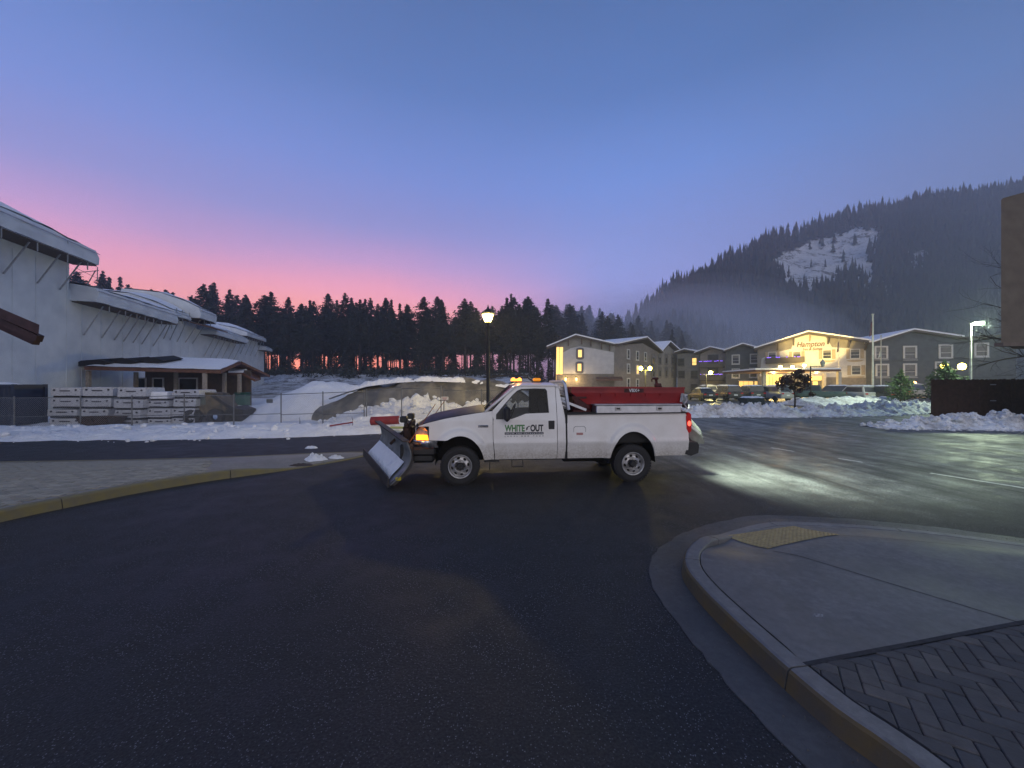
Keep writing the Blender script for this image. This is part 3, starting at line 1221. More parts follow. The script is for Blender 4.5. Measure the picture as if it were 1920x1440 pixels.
fender_top = [(-.86, 1.16), (-.64, 1.235), (-.3, 1.315), (.1, 1.385), (.44, 1.435), (.63, 1.46)]
# dense columns near the arch ends
cols = sorted(set([-.80, -.74, -.68, -.6021, -.60, -.53] + [.475 * math.cos(math.pi * k / 30) for k in range(31)] + [.4751, .50, .55, .60, .64]))
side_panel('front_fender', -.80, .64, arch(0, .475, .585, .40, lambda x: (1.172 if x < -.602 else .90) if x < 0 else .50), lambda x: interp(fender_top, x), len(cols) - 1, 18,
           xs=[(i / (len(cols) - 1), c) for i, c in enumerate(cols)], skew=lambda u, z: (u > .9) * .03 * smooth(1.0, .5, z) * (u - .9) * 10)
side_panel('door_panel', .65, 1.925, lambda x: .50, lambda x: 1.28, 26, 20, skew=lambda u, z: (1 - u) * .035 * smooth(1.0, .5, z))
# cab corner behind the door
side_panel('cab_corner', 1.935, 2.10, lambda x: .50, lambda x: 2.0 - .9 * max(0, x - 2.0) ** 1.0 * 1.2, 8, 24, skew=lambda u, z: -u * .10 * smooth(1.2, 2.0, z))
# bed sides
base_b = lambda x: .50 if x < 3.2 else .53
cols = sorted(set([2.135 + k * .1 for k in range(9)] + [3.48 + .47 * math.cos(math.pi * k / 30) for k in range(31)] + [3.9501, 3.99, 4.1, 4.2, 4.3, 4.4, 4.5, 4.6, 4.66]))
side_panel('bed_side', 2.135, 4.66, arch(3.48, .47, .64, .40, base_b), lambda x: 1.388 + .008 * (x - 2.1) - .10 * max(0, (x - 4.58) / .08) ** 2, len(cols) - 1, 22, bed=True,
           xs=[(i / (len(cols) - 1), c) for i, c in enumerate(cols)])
for sg in (-1, 1):
    MB().bar((2.14, sg * .955, 1.394), (4.62, sg * .955, 1.414), .075, .022).build('bed_rail_cap', BLK, truck)

# door upper frames with window openings, in the tumblehome plane
pl = lambda sg, o=0.0: (lambda x, z: (x, sg * (side_y(1.3, z) + o), z))
ring_o = [(.66, 1.28), (.62, 1.45), (.80, 1.64), (1.02, 1.86), (1.12, 1.945), (1.22, 1.985), (1.5, 1.995), (1.86, 1.99), (1.925, 1.97), (1.925, 1.28)]
ring_i = [(.71, 1.305), (.71, 1.40), (.86, 1.575), (1.05, 1.785), (1.14, 1.865), (1.23, 1.90), (1.5, 1.91), (1.72, 1.905), (1.755, 1.86), (1.775, 1.42), (1.30, 1.405), (1.10, 1.33), (1.02, 1.305)]
for sg in (-1, 1):
    b = MB()
    b.poly([ring_o, ring_i], pl(sg))
    b.poly([ring_o, ring_i], pl(sg, -.035))
    for lp in (ring_o, ring_i):
        for i in range(len(lp)):
            p, q = lp[i], lp[(i + 1) % len(lp)]
            b.quad(pl(sg)(*p), pl(sg)(*q), pl(sg, -.035)(*q), pl(sg, -.035)(*p))
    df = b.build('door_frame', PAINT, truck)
    # black rubber surround
    cx, cz = 1.3, 1.6
    sh = [(cx + (x - cx) * .955, cz + (z - cz) * .93) for x, z in ring_i]
    b = MB()
    b.poly([ring_i, sh], pl(sg, -.012))
    b.build('window_seal', BLK, df)
    b = MB()
    b.poly([ring_i], pl(sg, -.022))
    b.build('side_window', WGLASS, truck)
    # black mirror base triangle
    b = MB()
    b.prism([(.705, 1.30), (.705, 1.39), (.90, 1.60), (.93, 1.58), (.93, 1.30)], pl(sg, -.018), pl(sg, .006))
    b.build('mirror_patch', BLK, truck)
    b = MB()
    b.frame((.91, sg * 1.10, 1.42), (1, 0, 0), (0, 1, 0), (0, 0, 1), (.13, .20, .30), .05)
    mi = b.build('mirror', BLK, truck, sm=True, auto=.5)
    MB().bar((.88, sg * .95, 1.40), (.92, sg * 1.05, 1.40), .05, .05).build('mirror_arm', BLK, mi)
    # door handle
    b = MB()
    y = side_y(1.8, 1.2)
    b.frame((1.815, sg * (y + .002), 1.18), (1, 0, 0), (0, 1, 0), (0, 0, 1), (.125, .02, .175), .02)
    b.build('door_handle', BLK, truck)
    # side marker of the cab-to-bed gap: dark strip behind
    MB().box((2.117, sg * .92, .99), (.045, .08, .98)).build('cab_gap', DARK, truck)

# windshield, roof, back wall
b = MB()
b.grid(10, 8, lambda u, v: ((lambda yy: (.50 + .60 * v - .07 * (1 - yy * yy), yy * (.865 - .115 * v), 1.45 + .51 * v + .015 * (1 - yy * yy)))(2 * u - 1)))
b.build('windshield', WGLASS, truck, sm=True)
for sg in (-1, 1):
    b = MB()
    b.tube([(.49, sg * .895, 1.44), (.80, sg * .84, 1.70), (1.10, sg * .775, 1.95)], .028, 6)
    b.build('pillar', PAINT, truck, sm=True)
b = MB()


def roof_fn(u, v):
    x = 1.06 + .97 * u
    s = 2 * v - 1
    edge = .775
    z = 1.985 + .055 * (1 - abs(s) ** 2.6) - .05 * (1 - smooth(0, .14, u)) - .05 * smooth(.86, 1, u)
    return (x, s * edge, z)


shell(b, 18, 16, roof_fn, (0, 0, -.03))
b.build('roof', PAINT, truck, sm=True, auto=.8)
b = MB()
back_o = [(-.92, .52), (-.92, 1.28), (-.74, 1.99), (.74, 1.99), (.92, 1.28), (.92, .52)]
back_i = [(-.66, 1.45), (-.60, 1.86), (.60, 1.86), (.66, 1.45)]
bx = lambda z: 2.09 - .10 * smooth(1.2, 2.0, z)
b.poly([back_o, back_i], lambda y, z: (bx(z), y, z))
b.build('cab_back', PAINT, truck)
b = MB()
b.poly([back_i], lambda y, z: (bx(z) - .01, y, z))
b.build('rear_window', WGLASS, truck)
# hood
b = MB()


def hood_fn(u, v):
    x = -.86 + 1.36 * u
    s = 2 * v - 1
    z = interp(fender_top, x) + .012 + .085 * (1 - abs(s) ** 2.2) * smooth(-.05, .25, u) - .05 * (1 - smooth(0, .07, u))
    w = .86 + .035 * u
    return (x - .07 * (1 - s * s) * (1 - u) - .06 * (1 - s * s) * u, s * w, z)


shell(b, 24, 18, hood_fn, (0, 0, -.03))
b.build('hood', NAVY, truck, sm=True, auto=.8)
# grille, headlights, bumper
b = MB()
b.box((-.885, 0, 1.03), (.05, 1.24, .34), .03)
gr = b.build('grille', BLK, truck)
b = MB()
for k in range(4):
    b.box((-.915, 0, .92 + k * .075), (.03, 1.2, .022))
b.box((-.915, 0, 1.03), (.034, .03, .3))
b.build('grille_bar', CHR, gr)
AMBER = emat('amber_lens_lit', (1.0, .36, .02), 2.6)
HLG = M('headlight_lens', (.45, .44, .42), .12, .3, c2=(.3, .3, .3), scale=24)
for sg in (-1, 1):
    b = MB()
    out = [(-.90, .895), (-.90, 1.13), (-.80, 1.175), (-.70, 1.165), (-.63, 1.08), (-.605, .90)]
    yo = lambda x: .97 - .20 * smooth(-.72, -.92, x)
    b.prism(out, lambda x, z: (x, sg * yo(x), z), lambda x, z: (x, sg * .62, z))
    hl = b.build('headlight', HLG, truck)
    b = MB()
    low = [(-.86, .90), (-.86, 1.00), (-.628, 1.00), (-.612, .90)]
    b.prism(low, lambda x, z: (x, sg * (yo(x) + .006), z), lambda x, z: (x, sg * .9, z))
    b.build('turn_signal', AMBER, hl)
lamp('turn_glow', 'POINT', (-.84, -1.10, .95), .6, (1, .42, .05), truck, .05)
b = MB()


def bump_fn(u, v):
    s = 2 * u - 1
    a = abs(s)
    x = -1.03 + .13 * a ** 2 + .42 * smooth(.88, 1.0, a)
    y = s * 1.0
    if a > .93:
        y = math.copysign(.985, s)
    z = .76 + .13 * v
    return (x + .03 * (abs(v - .55) * 2) ** 2, y, z)


shell(b, 40, 8, bump_fn, (.03, 0, 0))
b.build('front_bumper', CHR, truck, sm=True, auto=.9)
b = MB()
b.box((-.74, 0, .57), (.48, 1.86, .24), .05)
b.box((-.72, 0, .68), (.50, 1.95, .17), .04)
b.build('bumper_valance', BLK, truck)
# fender badge, fuel flap
b = MB()
y = side_y(.44, 1.155)
b.frame((.45, -(y + .004), 1.165), (1, 0, 0), (0, 1, 0), (0, 0, 1), (.205, .012, .05), .01)
bd = b.build('fender_badge', CHR, truck)
me, w = text_mesh('badge_letters', 'F-350', .045, BLK, .003)
link('badge_letters', me, bd, (.45 - w / 2, -(y + .012), 1.149))
b = MB()
rc = [(-.125, -.095), (.125, -.095), (.125, .06), (.09, .095), (-.09, .095), (-.125, .06)]
fy = side_y(2.40, 1.06, True) + .002
b.poly([rc, [(x * .955, z * .94) for x, z in rc]], lambda x, z: (2.385 + x, -fy, 1.055 + z))
b.build('fuel_flap_gap', DARK, truck)
b = MB()
b.box((2.385, -(fy + .003), 1.00), (.135, .006, .045))
b.build('fuel_label', M('red_label', (.38, .12, .10), .5, c2=(.5, .3, .28), scale=30), truck)

# door lettering
GREEN = M('green_vinyl', (.055, .20, .055), .45, c2=(.07, .23, .07), scale=8)
INK = M('black_vinyl', (.012, .014, .02), .45)
WINK = M('white_vinyl', (.75, .76, .78), .45)


def on_door(me, x, z, name, mat_off=.004):
    """bend lettering on to the door skin"""
    for v in me.vertices:
        X, Z = x + v.co.x, z + v.co.z
        v.co = Vector((X, -(side_y(X, Z) + mat_off) + v.co.y * .2, Z))
    return link(name, me, truck)


LX, LZ = .875, 1.062
me, w = text_mesh('lettering', 'WHITE', .178, GREEN, .004, offset=.0075)
sc = .40 / w
for v in me.vertices:
    v.co.x *= sc
on_door(me, LX, LZ, 'lettering_white')['label'] = 'green capital letters WHITE on the door'
me, w = text_mesh('lettering', 'OUT', .178, INK, .004, offset=.0075)
sc = .262 / w
for v in me.vertices:
    v.co.x *= sc
on_door(me, LX + .512, LZ, 'lettering_out')['label'] = 'black capital letters OUT on the door'
b = MB()
pts = [(0, 0), (.018, .03), (.012, .05), (.035, .07), (.075, .095), (.095, .088), (.10, .075), (.078, .078), (.052, .058), (.045, .04), (.055, .03), (.03, .012)]
b.poly([pts], lambda x, z: (LX + .413 + x * .95, -(side_y(1.3, LZ + z) + .005), LZ + .012 + z))
b.build('digger_emblem', INK, truck)
b = MB()
b.grid(20, 2, lambda u, v: (LX + .776 * u, -(side_y(LX + .776 * u, LZ - .065 + .047 * v) + .003), LZ - .065 + .047 * v))
b.build('lettering_bar', INK, truck)
me, w = text_mesh('lettering', 'SNOW AND EXCAVATION', .034, WINK, .002, offset=.0006, spacing=1.35)
sc = .74 / w
for v in me.vertices:
    v.co.x *= sc
tag(on_door(me, LX + .018, LZ - .054, 'lettering_bar_text', .005), kind='stuff')
me, w = text_mesh('lettering', '(509) 888 7323', .030, INK, .002, spacing=1.5)
sc = .776 / w
for v in me.vertices:
    v.co.x *= sc
tag(on_door(me, LX, LZ - .105, 'lettering_phone'), kind='stuff')

# wheels
def wheel_parts(cx, sg, rear=False):
    yo = sg * (.985 if not rear else .985)
    root_y = yo
    t = MB()
    R, r, w = .385, .225, .26
    prof = [(r, -.01), (r + .035, .002), (r + .085, .012), (R - .05, .008), (R - .018, -.008), (R, -.03), (R, -.10), (R - .012, -.105), (R - .012, -.118), (R, -.123), (R, -w + .03), (R - .02, -w + .01), (r + .06, -w), (r, -w + .01)]
    pf = [(a, sg * h) for a, h in prof]
    t.lathe(pf, 40, (cx, root_y, .385), 'y', closed=True)
    ty = t.build('wheel', RUB, truck, sm=True, auto=.6)
    # tread blocks on the shoulder
    tb = MB()
    for k in range(44):
        a = 2 * math.pi * k / 44
        ca, sa = math.cos(a), math.sin(a)
        tb.frame((cx + ca * (R - .006), root_y - sg * .045, .385 + sa * (R - .006)), (ca, 0, sa), (0, 1, 0), (-sa, 0, ca), (.022, .075, .034))
    tb.build('tread', RUB, ty)
    # rim: lip, dished disc with eight oval holes, hub
    rm = MB()
    rm.lathe([(.228, sg * .0), (.236, sg * .012), (.228, sg * .016), (.212, sg * .004), (.205, -sg * .03), (.198, -sg * .055)], 40, (cx, root_y, .385), 'y')
    ri = rm.build('rim', STEEL, ty, sm=True)
    d = MB()
    outer = [(.200 * math.cos(2 * math.pi * k / 48), .200 * math.sin(2 * math.pi * k / 48)) for k in range(48)]
    loops = [outer]
    for k in range(8):
        a = 2 * math.pi * k / 8 + .2
        hc = (.160 * math.cos(a), .160 * math.sin(a))
        loops.append([(hc[0] + (.022 * math.cos(q) * math.cos(a) - .032 * math.sin(q) * math.sin(a)), hc[1] + (.022 * math.cos(q) * math.sin(a) + .032 * math.sin(q) * math.cos(a))) for q in [2 * math.pi * j / 12 for j in range(12)]])

    def dish(x, z):
        rr = math.hypot(x, z)
        dd = interp([(0, -.045), (.085, -.045), (.115, -.012), (.15, -.022), (.2, -.05)], rr)
        return (cx + x, root_y + sg * dd, .385 + z)
    ringm = [(.115 * math.cos(2 * math.pi * k / 32), .115 * math.sin(2 * math.pi * k / 32)) for k in range(32)]
    d.poly(loops + [ringm], dish)
    hubr = [(.07 * math.cos(2 * math.pi * k / 24), .07 * math.sin(2 * math.pi * k / 24)) for k in range(24)]
    d.poly([ringm, hubr], dish)
    d.build('rim_disc', STEEL, ty)
    h = MB()
    ex = .035 if rear else .02
    h.lathe([(.072, -sg * .06), (.072, sg * -.02), (.06, sg * (ex - .01)), (.05, sg * ex), (.001, sg * ex)], 20, (cx, root_y, .385), 'y')
    for k in range(8):
        a = 2 * math.pi * k / 8
        h.lathe([(.011, -sg * .05), (.011, -sg * .012), (.001, -sg * .008)], 6, (cx + .088 * math.cos(a), root_y, .385 + .088 * math.sin(a)), 'y')
    h.build('hub', BLK, ty, sm=True, auto=.6)
    dr = MB()
    dr.lathe([(.001, -sg * .07), (.2, -sg * .075), (.21, -sg * .15)], 24, (cx, root_y, .385), 'y')
    dr.build('brake_drum', DARK, ty)


for cx, rr in ((0.0, False), (3.48, True)):
    for sg in (-1, 1):
        wheel_parts(cx, sg, rr)
# wheel housings, chassis, axles, underbody
for cx, a, h in ((0.0, .49, .60), (3.48, .485, .655)):
    for sg in (-1, 1):
        b = MB()
        b.grid(20, 1, lambda u, v: (cx - a * math.cos(math.pi * u), sg * (.95 - .55 * v), .40 + h * math.sin(math.pi * u)))
        b.quad((cx - a, sg * .42, .4), (cx + a, sg * .42, .4), (cx + a, sg * .42, 1.0), (cx - a, sg * .42, 1.0))
        b.build('wheel_housing', DARK, truck)
b = MB()
for sg in (-1, 1):
    b.box((1.9, sg * .42, .56), (5.3, .09, .16))
b.box((1.35, 0, .50), (1.35, 1.70, .06))
b.box((.25, 0, .80), (.5, .9, .6))
for cx in (0, 3.48):
    b.tube([(cx, -.75, .385), (cx, .75, .385)], .06, 10)
    b.lathe([(.001, -.16), (.13, -.1), (.15, 0), (.13, .1), (.001, .16)], 14, (cx, .1, .385), 'y')
b.tube([(.3, .1, .45), (3.3, .1, .42)], .045, 8)
b.tube([(1.0, .45, .42), (2.6, .45, .40), (4.3, .5, .48)], .04, 8)
b.box((2.55, -.35, .48), (.9, .5, .24), .05)
b.build('chassis', DARK, truck)
b = MB()
b.tube([(1.02, -.93, .50), (1.02, -.96, .36), (1.24, -.96, .36), (1.24, -.93, .50)], .013, 6)
b.build('step_hoop', BLK, truck)
b = MB()
b.box((.62, -.86, .47), (.30, .05, .05))
b.box((.58, -.90, .40), (.02, .02, .2))
b.build('mud_guard_bracket', BLK, truck)
# bed box
b = MB()
b.box((3.39, 0, .80), (2.46, 1.7, .05))
for sg in (-1, 1):
    b.box((3.39, sg * .90, 1.12), (2.46, .05, .62))
    b.box((3.48, sg * .72, .98), (1.0, .32, .32), .05)
b.box((2.16, 0, 1.12), (.04, 1.8, .62))
b.build('bed_liner', DARK, truck)
b = MB()
b.box((4.675, 0, 1.02), (.06, 1.66, .80), .02)
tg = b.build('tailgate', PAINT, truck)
MB().box((4.712, 0, 1.25), (.02, .22, .08)).build('tailgate_handle', BLK, tg)
TAIL = emat('tail_lens_lit', (1.0, .10, .06), 2.4)
TAILD = M('tail_lens', (.30, .012, .012), .18, c2=(.2, .01, .01), scale=18, coat=.4, emit=(1, .01, .008), es=.10)
for sg in (-1, 1):
    b = MB()
    o = [(4.615, 1.33), (4.665, 1.42), (4.715, 1.38), (4.725, 1.2), (4.72, 1.03), (4.665, .985), (4.62, 1.08)]
    b.prism(o, lambda x, z: (x, sg * .975, z), lambda x, z: (x, sg * .80, z))
    tl = b.build('tail_light', TAILD, truck)
    b = MB()
    o2 = [(4.675 + .035 * math.cos(a_), 1.19 + .055 * math.sin(a_)) for a_ in [2 * math.pi * k / 12 for k in range(12)]]
    b.prism(o2, lambda x, z: (x, sg * .981, z), lambda x, z: (x, sg * .82, z))
    b.build('tail_bulb', TAIL, tl)
lamp('tail_glow', 'POINT', (4.80, -.98, 1.2), 2.0, (1, .05, .03), truck, .04)
b = MB()
b.prism([(4.60, .56), (4.66, .80), (4.86, .80), (4.90, .74), (4.88, .58), (4.72, .52)], lambda x, z: (x, -.96, z), lambda x, z: (x, .96, z))
rb = b.build('rear_bumper', BLK, truck)
b = MB()
b.box((4.60, 0, .50), (.5, .09, .09))
b.box((4.35, -.55, .50), (.28, .12, .07), .02)
b.lathe([(.02, 0), (.02, .06), (.035, .09), (.02, .12), (.001, .125)], 12, (4.93, 0, .62), 'z')
b.build('tow_hitch', DARK, truck)
# cab interior
b = MB()
b.box((.72, 0, 1.28), (.38, 1.66, .22), .06)
b.build('dashboard', INTR, truck)
b = MB()
b.box((1.60, 0, 1.02), (.55, 1.5, .22), .07)
b.frame((1.86, 0, 1.38), Vector((.98, 0, .2)).normalized(), (0, 1, 0), Vector((-.2, 0, .98)).normalized(), (.16, 1.5, .62), .06)
for y in (-.42, .42):
    b.box((1.93, y, 1.76), (.10, .30, .19), .045)
b.box((1.80, .60, 1.62), (.50, .10, .66), .04)
b.box((1.98, 0, 1.66), (.05, 1.4, .5))
b.build('bench_seat', INTR, truck, sm=True, auto=.5)
b = MB()
pts = [(1.06 + .07 * math.cos(a), -.42 + .19 * math.sin(a), 1.40 + .17 * math.cos(a)) for a in [2 * math.pi * k / 24 for k in range(25)]]
b.tube(pts, .016, 6, cap=False)
b.tube([(.85, -.42, 1.28), (1.05, -.42, 1.39)], .03, 8)
b.bar((1.06, -.6, 1.40), (1.06, -.24, 1.40), .03)
b.build('steering_wheel', BLK, truck, sm=True)
# wipers and washer
b = MB()
b.bar((.44, -.45, 1.475), (.58, -.05, 1.56), .012)
b.bar((.44, .20, 1.485), (.58, .55, 1.55), .012)
b.build('wiper', BLK, truck)
# roof beacons
BLENS = emat('beacon_lit', (1.0, .36, .05), 2.6)
BDIM = M('amber_dome', (.75, .24, .01), .2, c2=(.6, .18, .01), scale=30, emit=(1, .35, .02), es=.55)
for nm, x, y, r, m in (('beacon', 1.17, -.25, .085, BLENS), ('beacon', 1.62, -.25, .075, BDIM)):
    b = MB()
    b.box((x, y, 2.045), (.24, .18, .03), .01)
    if m is BDIM:
        b.box((x, y, 2.033), (.16, .12, .02))
    base = b.build('beacon', BLK, truck)
    b = MB()
    if m is BLENS:
        for q in (-.07, .07):
            b.lathe([(.05, 0), (.052, .025), (.042, .055), (.022, .07), (.001, .075)], 16, (x + q, y, 2.062), 'z')
        b.box((x, y, 2.085), (.06, .10, .045), .015)
    else:
        b.box((x, y, 2.095), (.17, .14, .07), .025)
    b.build('beacon_lens', m, base, sm=True, auto=.5)
lamp('beacon_glow', 'POINT', (1.17, -.25, 2.22), 3.5, (1, .40, .05), truck, .05)
# headache rack behind the cab
b = MB()
for sg in (-1, 1):
    b.tube([(2.20, sg * .80, 1.47), (2.13, sg * .76, 2.0), (2.09, sg * .72, 2.05)], .035, 8)
    b.bar((2.55, sg * .86, 1.47), (2.17, sg * .80, 1.62), .03, .05)
b.tube([(2.09, -.74, 2.055), (2.09, .74, 2.055)], .03, 8)
b.tube([(2.15, -.78, 1.75), (2.15, .78, 1.75)], .02, 8)
rk = b.build('cab_rack', ALU, truck, sm=True, auto=.6)
b = MB()
for k in range(21):
    y = -.70 + k * .07
    b.bar((2.18, y, 1.48), (2.10, y, 2.04), .008)
for k in range(8):
    z = 1.52 + k * .068
    b.bar((2.175 - .08 * (k / 8), -.74, z), (2.175 - .08 * (k / 8), .74, z), .008)
b.build('rack_mesh', ALU, rk)

# ---- plough (hung on the truck)
n1, f1 = Vector((-2.30, 7.18, .10)), Vector((-3.62, 9.42, .26))
Ti = (Matrix.Translation(truck.location) @ Matrix.Rotation(YAW, 4, 'Z')).inverted()
n1, f1 = Ti @ n1, Ti @ f1
wd = (f1 - n1)
BL = wd.length
wd.normalize()
fwd = Vector((0, 0, 1)).cross(wd)
if fwd.x > 0:
    fwd = -fwd
upv = wd.cross(fwd)
if upv.z < 0:
    upv = -upv
prof = []
for k in range(15):
    t = k / 14
    a = -1.05 + 1.62 * t
    prof.append((-(.80 * math.cos(a) - .80 * math.cos(.0)) * 1.0, .80 * (math.sin(a) - math.sin(-1.05))))
# back (away from fwd) offset d, height h : concave towards fwd
hh = prof[-1][1]
prof = [(.02 + .30 * (h / hh) ** .9 + .22 * math.sin(math.pi * h / hh) * (1 - .1), h / hh * .80) for d, h in prof]
pb = lambda s, d, h: n1 + wd * (s * BL) - fwd * d + upv * h
plough = MB()
shell(plough, 30, 14, lambda u, v: pb(u, *prof[int(round(v * 14))]), (-fwd) * .02)
ploughp = plough.build('snow_plough', BLADE, truck, sm=True, auto=.6)
b = MB()
b.frame(pb(.5, .0, .07) + fwd * .015, wd, fwd, upv, (BL + .02, .025, .19))
b.build('cutting_edge', EDGEM, ploughp)
b = MB()
b.frame(pb(.5, prof[-1][0] - .015, .815), wd, fwd, upv, (BL, .12, .03))
b.build('top_rail', EDGEM, ploughp)
for k in range(7):
    b = MB()
    s = .02 + .96 * k / 6
    for i in range(13):
        p, q = pb(s, prof[i][0] + .06, prof[i][1]), pb(s, prof[i + 1][0] + .06, prof[i + 1][1])
        b.bar(p, q, .014, .09)
    b.build('blade_rib', EDGEM, ploughp)
b = MB()
b.grid(24, 6, lambda u, v: tuple(pb(.10 + .88 * u, *[(lambda i: (prof[i][0] - .012 - .035 * math.sin(math.pi * min(1, v * 1.0)) * (1 + .4 * fbm(u * 9, v * 5)), prof[i][1]))(1 + int(v * 6))][0]) + upv * (.025 * fbm(u * 12, v * 3) if v > .9 else 0)))
b.build('stuck_snow', ROOFSNOW, ploughp, sm=True)
b = MB()
b.frame(pb(.0, .12, .10) + wd * .03 - fwd * .06, wd, fwd, upv, (.03, .10, .06))
b.build('edge_marker', M('yellow_mark', (.6, .5, .03), .5), ploughp)
# push frame and lift tower
mid = pb(.5, .42, .25)
b = MB()
b.bar((-1.0, -.42, .48), mid + wd * -.2, .09, .12)
b.bar((-1.0, .42, .48), mid + wd * .2, .09, .12)
b.bar(pb(.15, .40, .30), pb(.85, .40, .30), .10, .12)
b.box((-1.02, 0, .52), (.12, 1.1, .30), .02)
b.box((-1.12, -.52, .62), (.22, .22, .32), .03)
b.build('push_frame', BLK, ploughp)
b = MB()
for y in (-.40, .40):
    b.box((-1.14, y, .86), (.07, .07, .66))
    b.bar((-1.14, y, 1.15), (-1.0, y, .60), .05)
b.box((-1.14, 0, 1.14), (.09, .92, .10), .015)
b.box((-1.14, -.14, .98), (.20, .26, .24), .03)
b.bar((-1.18, -.05, 1.05), (-1.55, -.05, .70), .06)
b.tube([(-1.2, .25, .60), (-1.5, .3, .50)], .035, 8)
b.lathe([(.05, 0), (.05, .28), (.03, .3)], 10, (-1.20, -.22, .80), 'z')
b.tube([(-1.12, -.2, 1.12), (-1.05, -.35, 1.22), (-1.1, -.42, 1.05), (-1.16, -.38, .85)], .014, 6)
b.tube([(-1.12, .1, 1.12), (-1.22, -.1, 1.26), (-1.16, -.28, 1.10)], .014, 6)
b.build('lift_tower', MAROON, ploughp)
for y in (-.44, .36):
    b = MB()
    b.box((-1.18, y, 1.27), (.14, .17, .13), .02)
    b.box((-1.15, y, 1.19), (.05, .05, .08))
    pl_ = b.build('plough_lamp', BLK, ploughp)
    MB().box((-1.255, y, 1.27), (.012, .14, .10)).build('plough_lamp_lens', HLG, ploughp)
b = MB()
b.bar((-.98, -.98, .86), (-.50, -.78, 1.60), .012)
b.bar((-.98, .95, .90), (-.45, .80, 1.62), .012)
b.build('guide_rod', M('orange_rod', (.30, .10, .03), .6), ploughp)

# ---- salt spreader sitting in the bed
sp_root = empty('salt_spreader', truck.matrix_basis @ Vector((3.4, 0, .84)), YAW, 'red V-shaped salt spreader sitting in the pickup bed', 'spreader')
ox = Vector((3.4, 0, .84))


def SP(x, y, z):
    return Vector((x, y, z)) - ox


b = MB()
x0, x1 = 2.27, 4.70
ring = lambda x0, x1, hw, z: [SP(x0, -hw, z), SP(x1, -hw, z), SP(x1, hw, z), SP(x0, hw, z)]
R = [ring(x0, x1, .74, 1.925), ring(x0, x1, .74, 1.815), ring(x0 + .34, x1 - .03, .71, 1.58), ring(x0 + .42, x1 - .25, .16, .95)]
for a, e in zip(R, R[1:]):
    for i in range(4):
        j = (i + 1) % 4
        b.quad(a[i], a[j], e[j], e[i])
RI = [[p * .985 for p in ring(x0 + .03, x1 - .03, .71, 1.925)], ring(x0 + .36, x1 - .2, .6, 1.55), ring(x0 + .46, x1 - .3, .12, .98)]
RI[0] = ring(x0 + .03, x1 - .03, .71, 1.925)
for a, e in zip(RI, RI[1:]):
    for i in range(4):
        j = (i + 1) % 4
        b.quad(a[i], a[j], e[j], e[i])
for i in range(4):
    j = (i + 1) % 4
    b.quad(R[0][i], R[0][j], RI[0][j], RI[0][i])
b.build('hopper', REDP, sp_root, fix=False)
b = MB()
b.frame(SP((x0 + x1) / 2, -.755, 1.918), (1, 0, 0), (0, 1, 0), (0, 0, 1), (x1 - x0, .03, .03))
b.frame(SP((x0 + x1) / 2, .755, 1.918), (1, 0, 0), (0, 1, 0), (0, 0, 1), (x1 - x0, .03, .03))
for k in range(1, 6):
    b.bar(SP(x0 + .3 + k * .32, -.745, 1.80), SP(x0 + .3 + k * .32, -.655, 1.59), .012, .03)
b.build('hopper_rib', REDP, sp_root)
b = MB()
b.box(SP(2.50, -.45, 1.62), (.36, .5, .30), .02)
b.box(SP(2.52, -.45, 1.30), (.42, .40, .36), .02)
b.box(SP(2.44, -.72, 1.72), (.30, .05, .04))
b.bar(SP(2.30, -.70, 1.72), SP(2.42, -.70, 1.58), .03)
b.build('drive_unit', REDD, sp_root)
b = MB()
b.frame(SP(3.60, -.748, 1.868), (1, 0, 0), (0, 1, 0), (0, 0, 1), (.42, .008, .088))
lp = b.build('name_plate', REDD, sp_root)
me, w = text_mesh('name_letters', 'VBX+', .092, M('silver_letters', (.75, .75, .75), .4), .006, offset=.002)
link('name_letters', me, sp_root, SP(3.60 - w / 2, -.757, 1.835))
b = MB()
b.tube([SP(4.28, -.35, 1.90), SP(4.27, -.36, 2.02), SP(4.25, -.38, 2.10)], .028, 8)
b.box(SP(4.30, -.36, 1.97), (.14, .10, .09), .02)
b.box(SP(4.24, -.37, 2.12), (.13, .09, .05), .02)
b.tube([SP(4.20, -.38, 2.13), SP(4.15, -.38, 2.10), SP(4.16, -.38, 2.05)], .014, 6)
b.tube([SP(4.34, -.36, 2.0), SP(4.38, -.36, 1.95), SP(4.37, -.36, 1.90)], .016, 6)
b.build('lid_crank', REDD, sp_root)
GREYM = M('grey_chute', (.13, .14, .13), .55, .5, c2=(.2, .21, .2), scale=8)
b = MB()
o = [(4.70, 1.46), (4.86, 1.34), (5.16, 1.0), (5.24, .70), (4.98, .72), (4.80, 1.0)]
b.prism(o, lambda x, z: SP(x, -.58, z), lambda x, z: SP(x, .40, z))
ch = b.build('spinner_chute', GREYM, sp_root)
b = MB()
b.bar(SP(4.84, -.60, 1.14), SP(5.14, -.60, .92), .015, .04)
b.lathe([(.001, 0), (.2, 0), (.2, .03), (.001, .03)], 20, SP(5.08, 0, .64), 'z')
b.build('spinner_disc', ALU, sp_root)
b = MB()
b.tube([SP(4.66, -.80, 1.78), SP(4.70, -.84, 1.66), SP(4.64, -.84, 1.58), SP(4.70, -.86, 1.48)], .018, 6)
b.bar(SP(4.66, -.74, 1.80), SP(4.60, -.80, 1.62), .05, .03)
b.build('strap', M('strap_web', (.5, .5, .5), .7, c2=(.25, .25, .25), scale=20), sp_root)
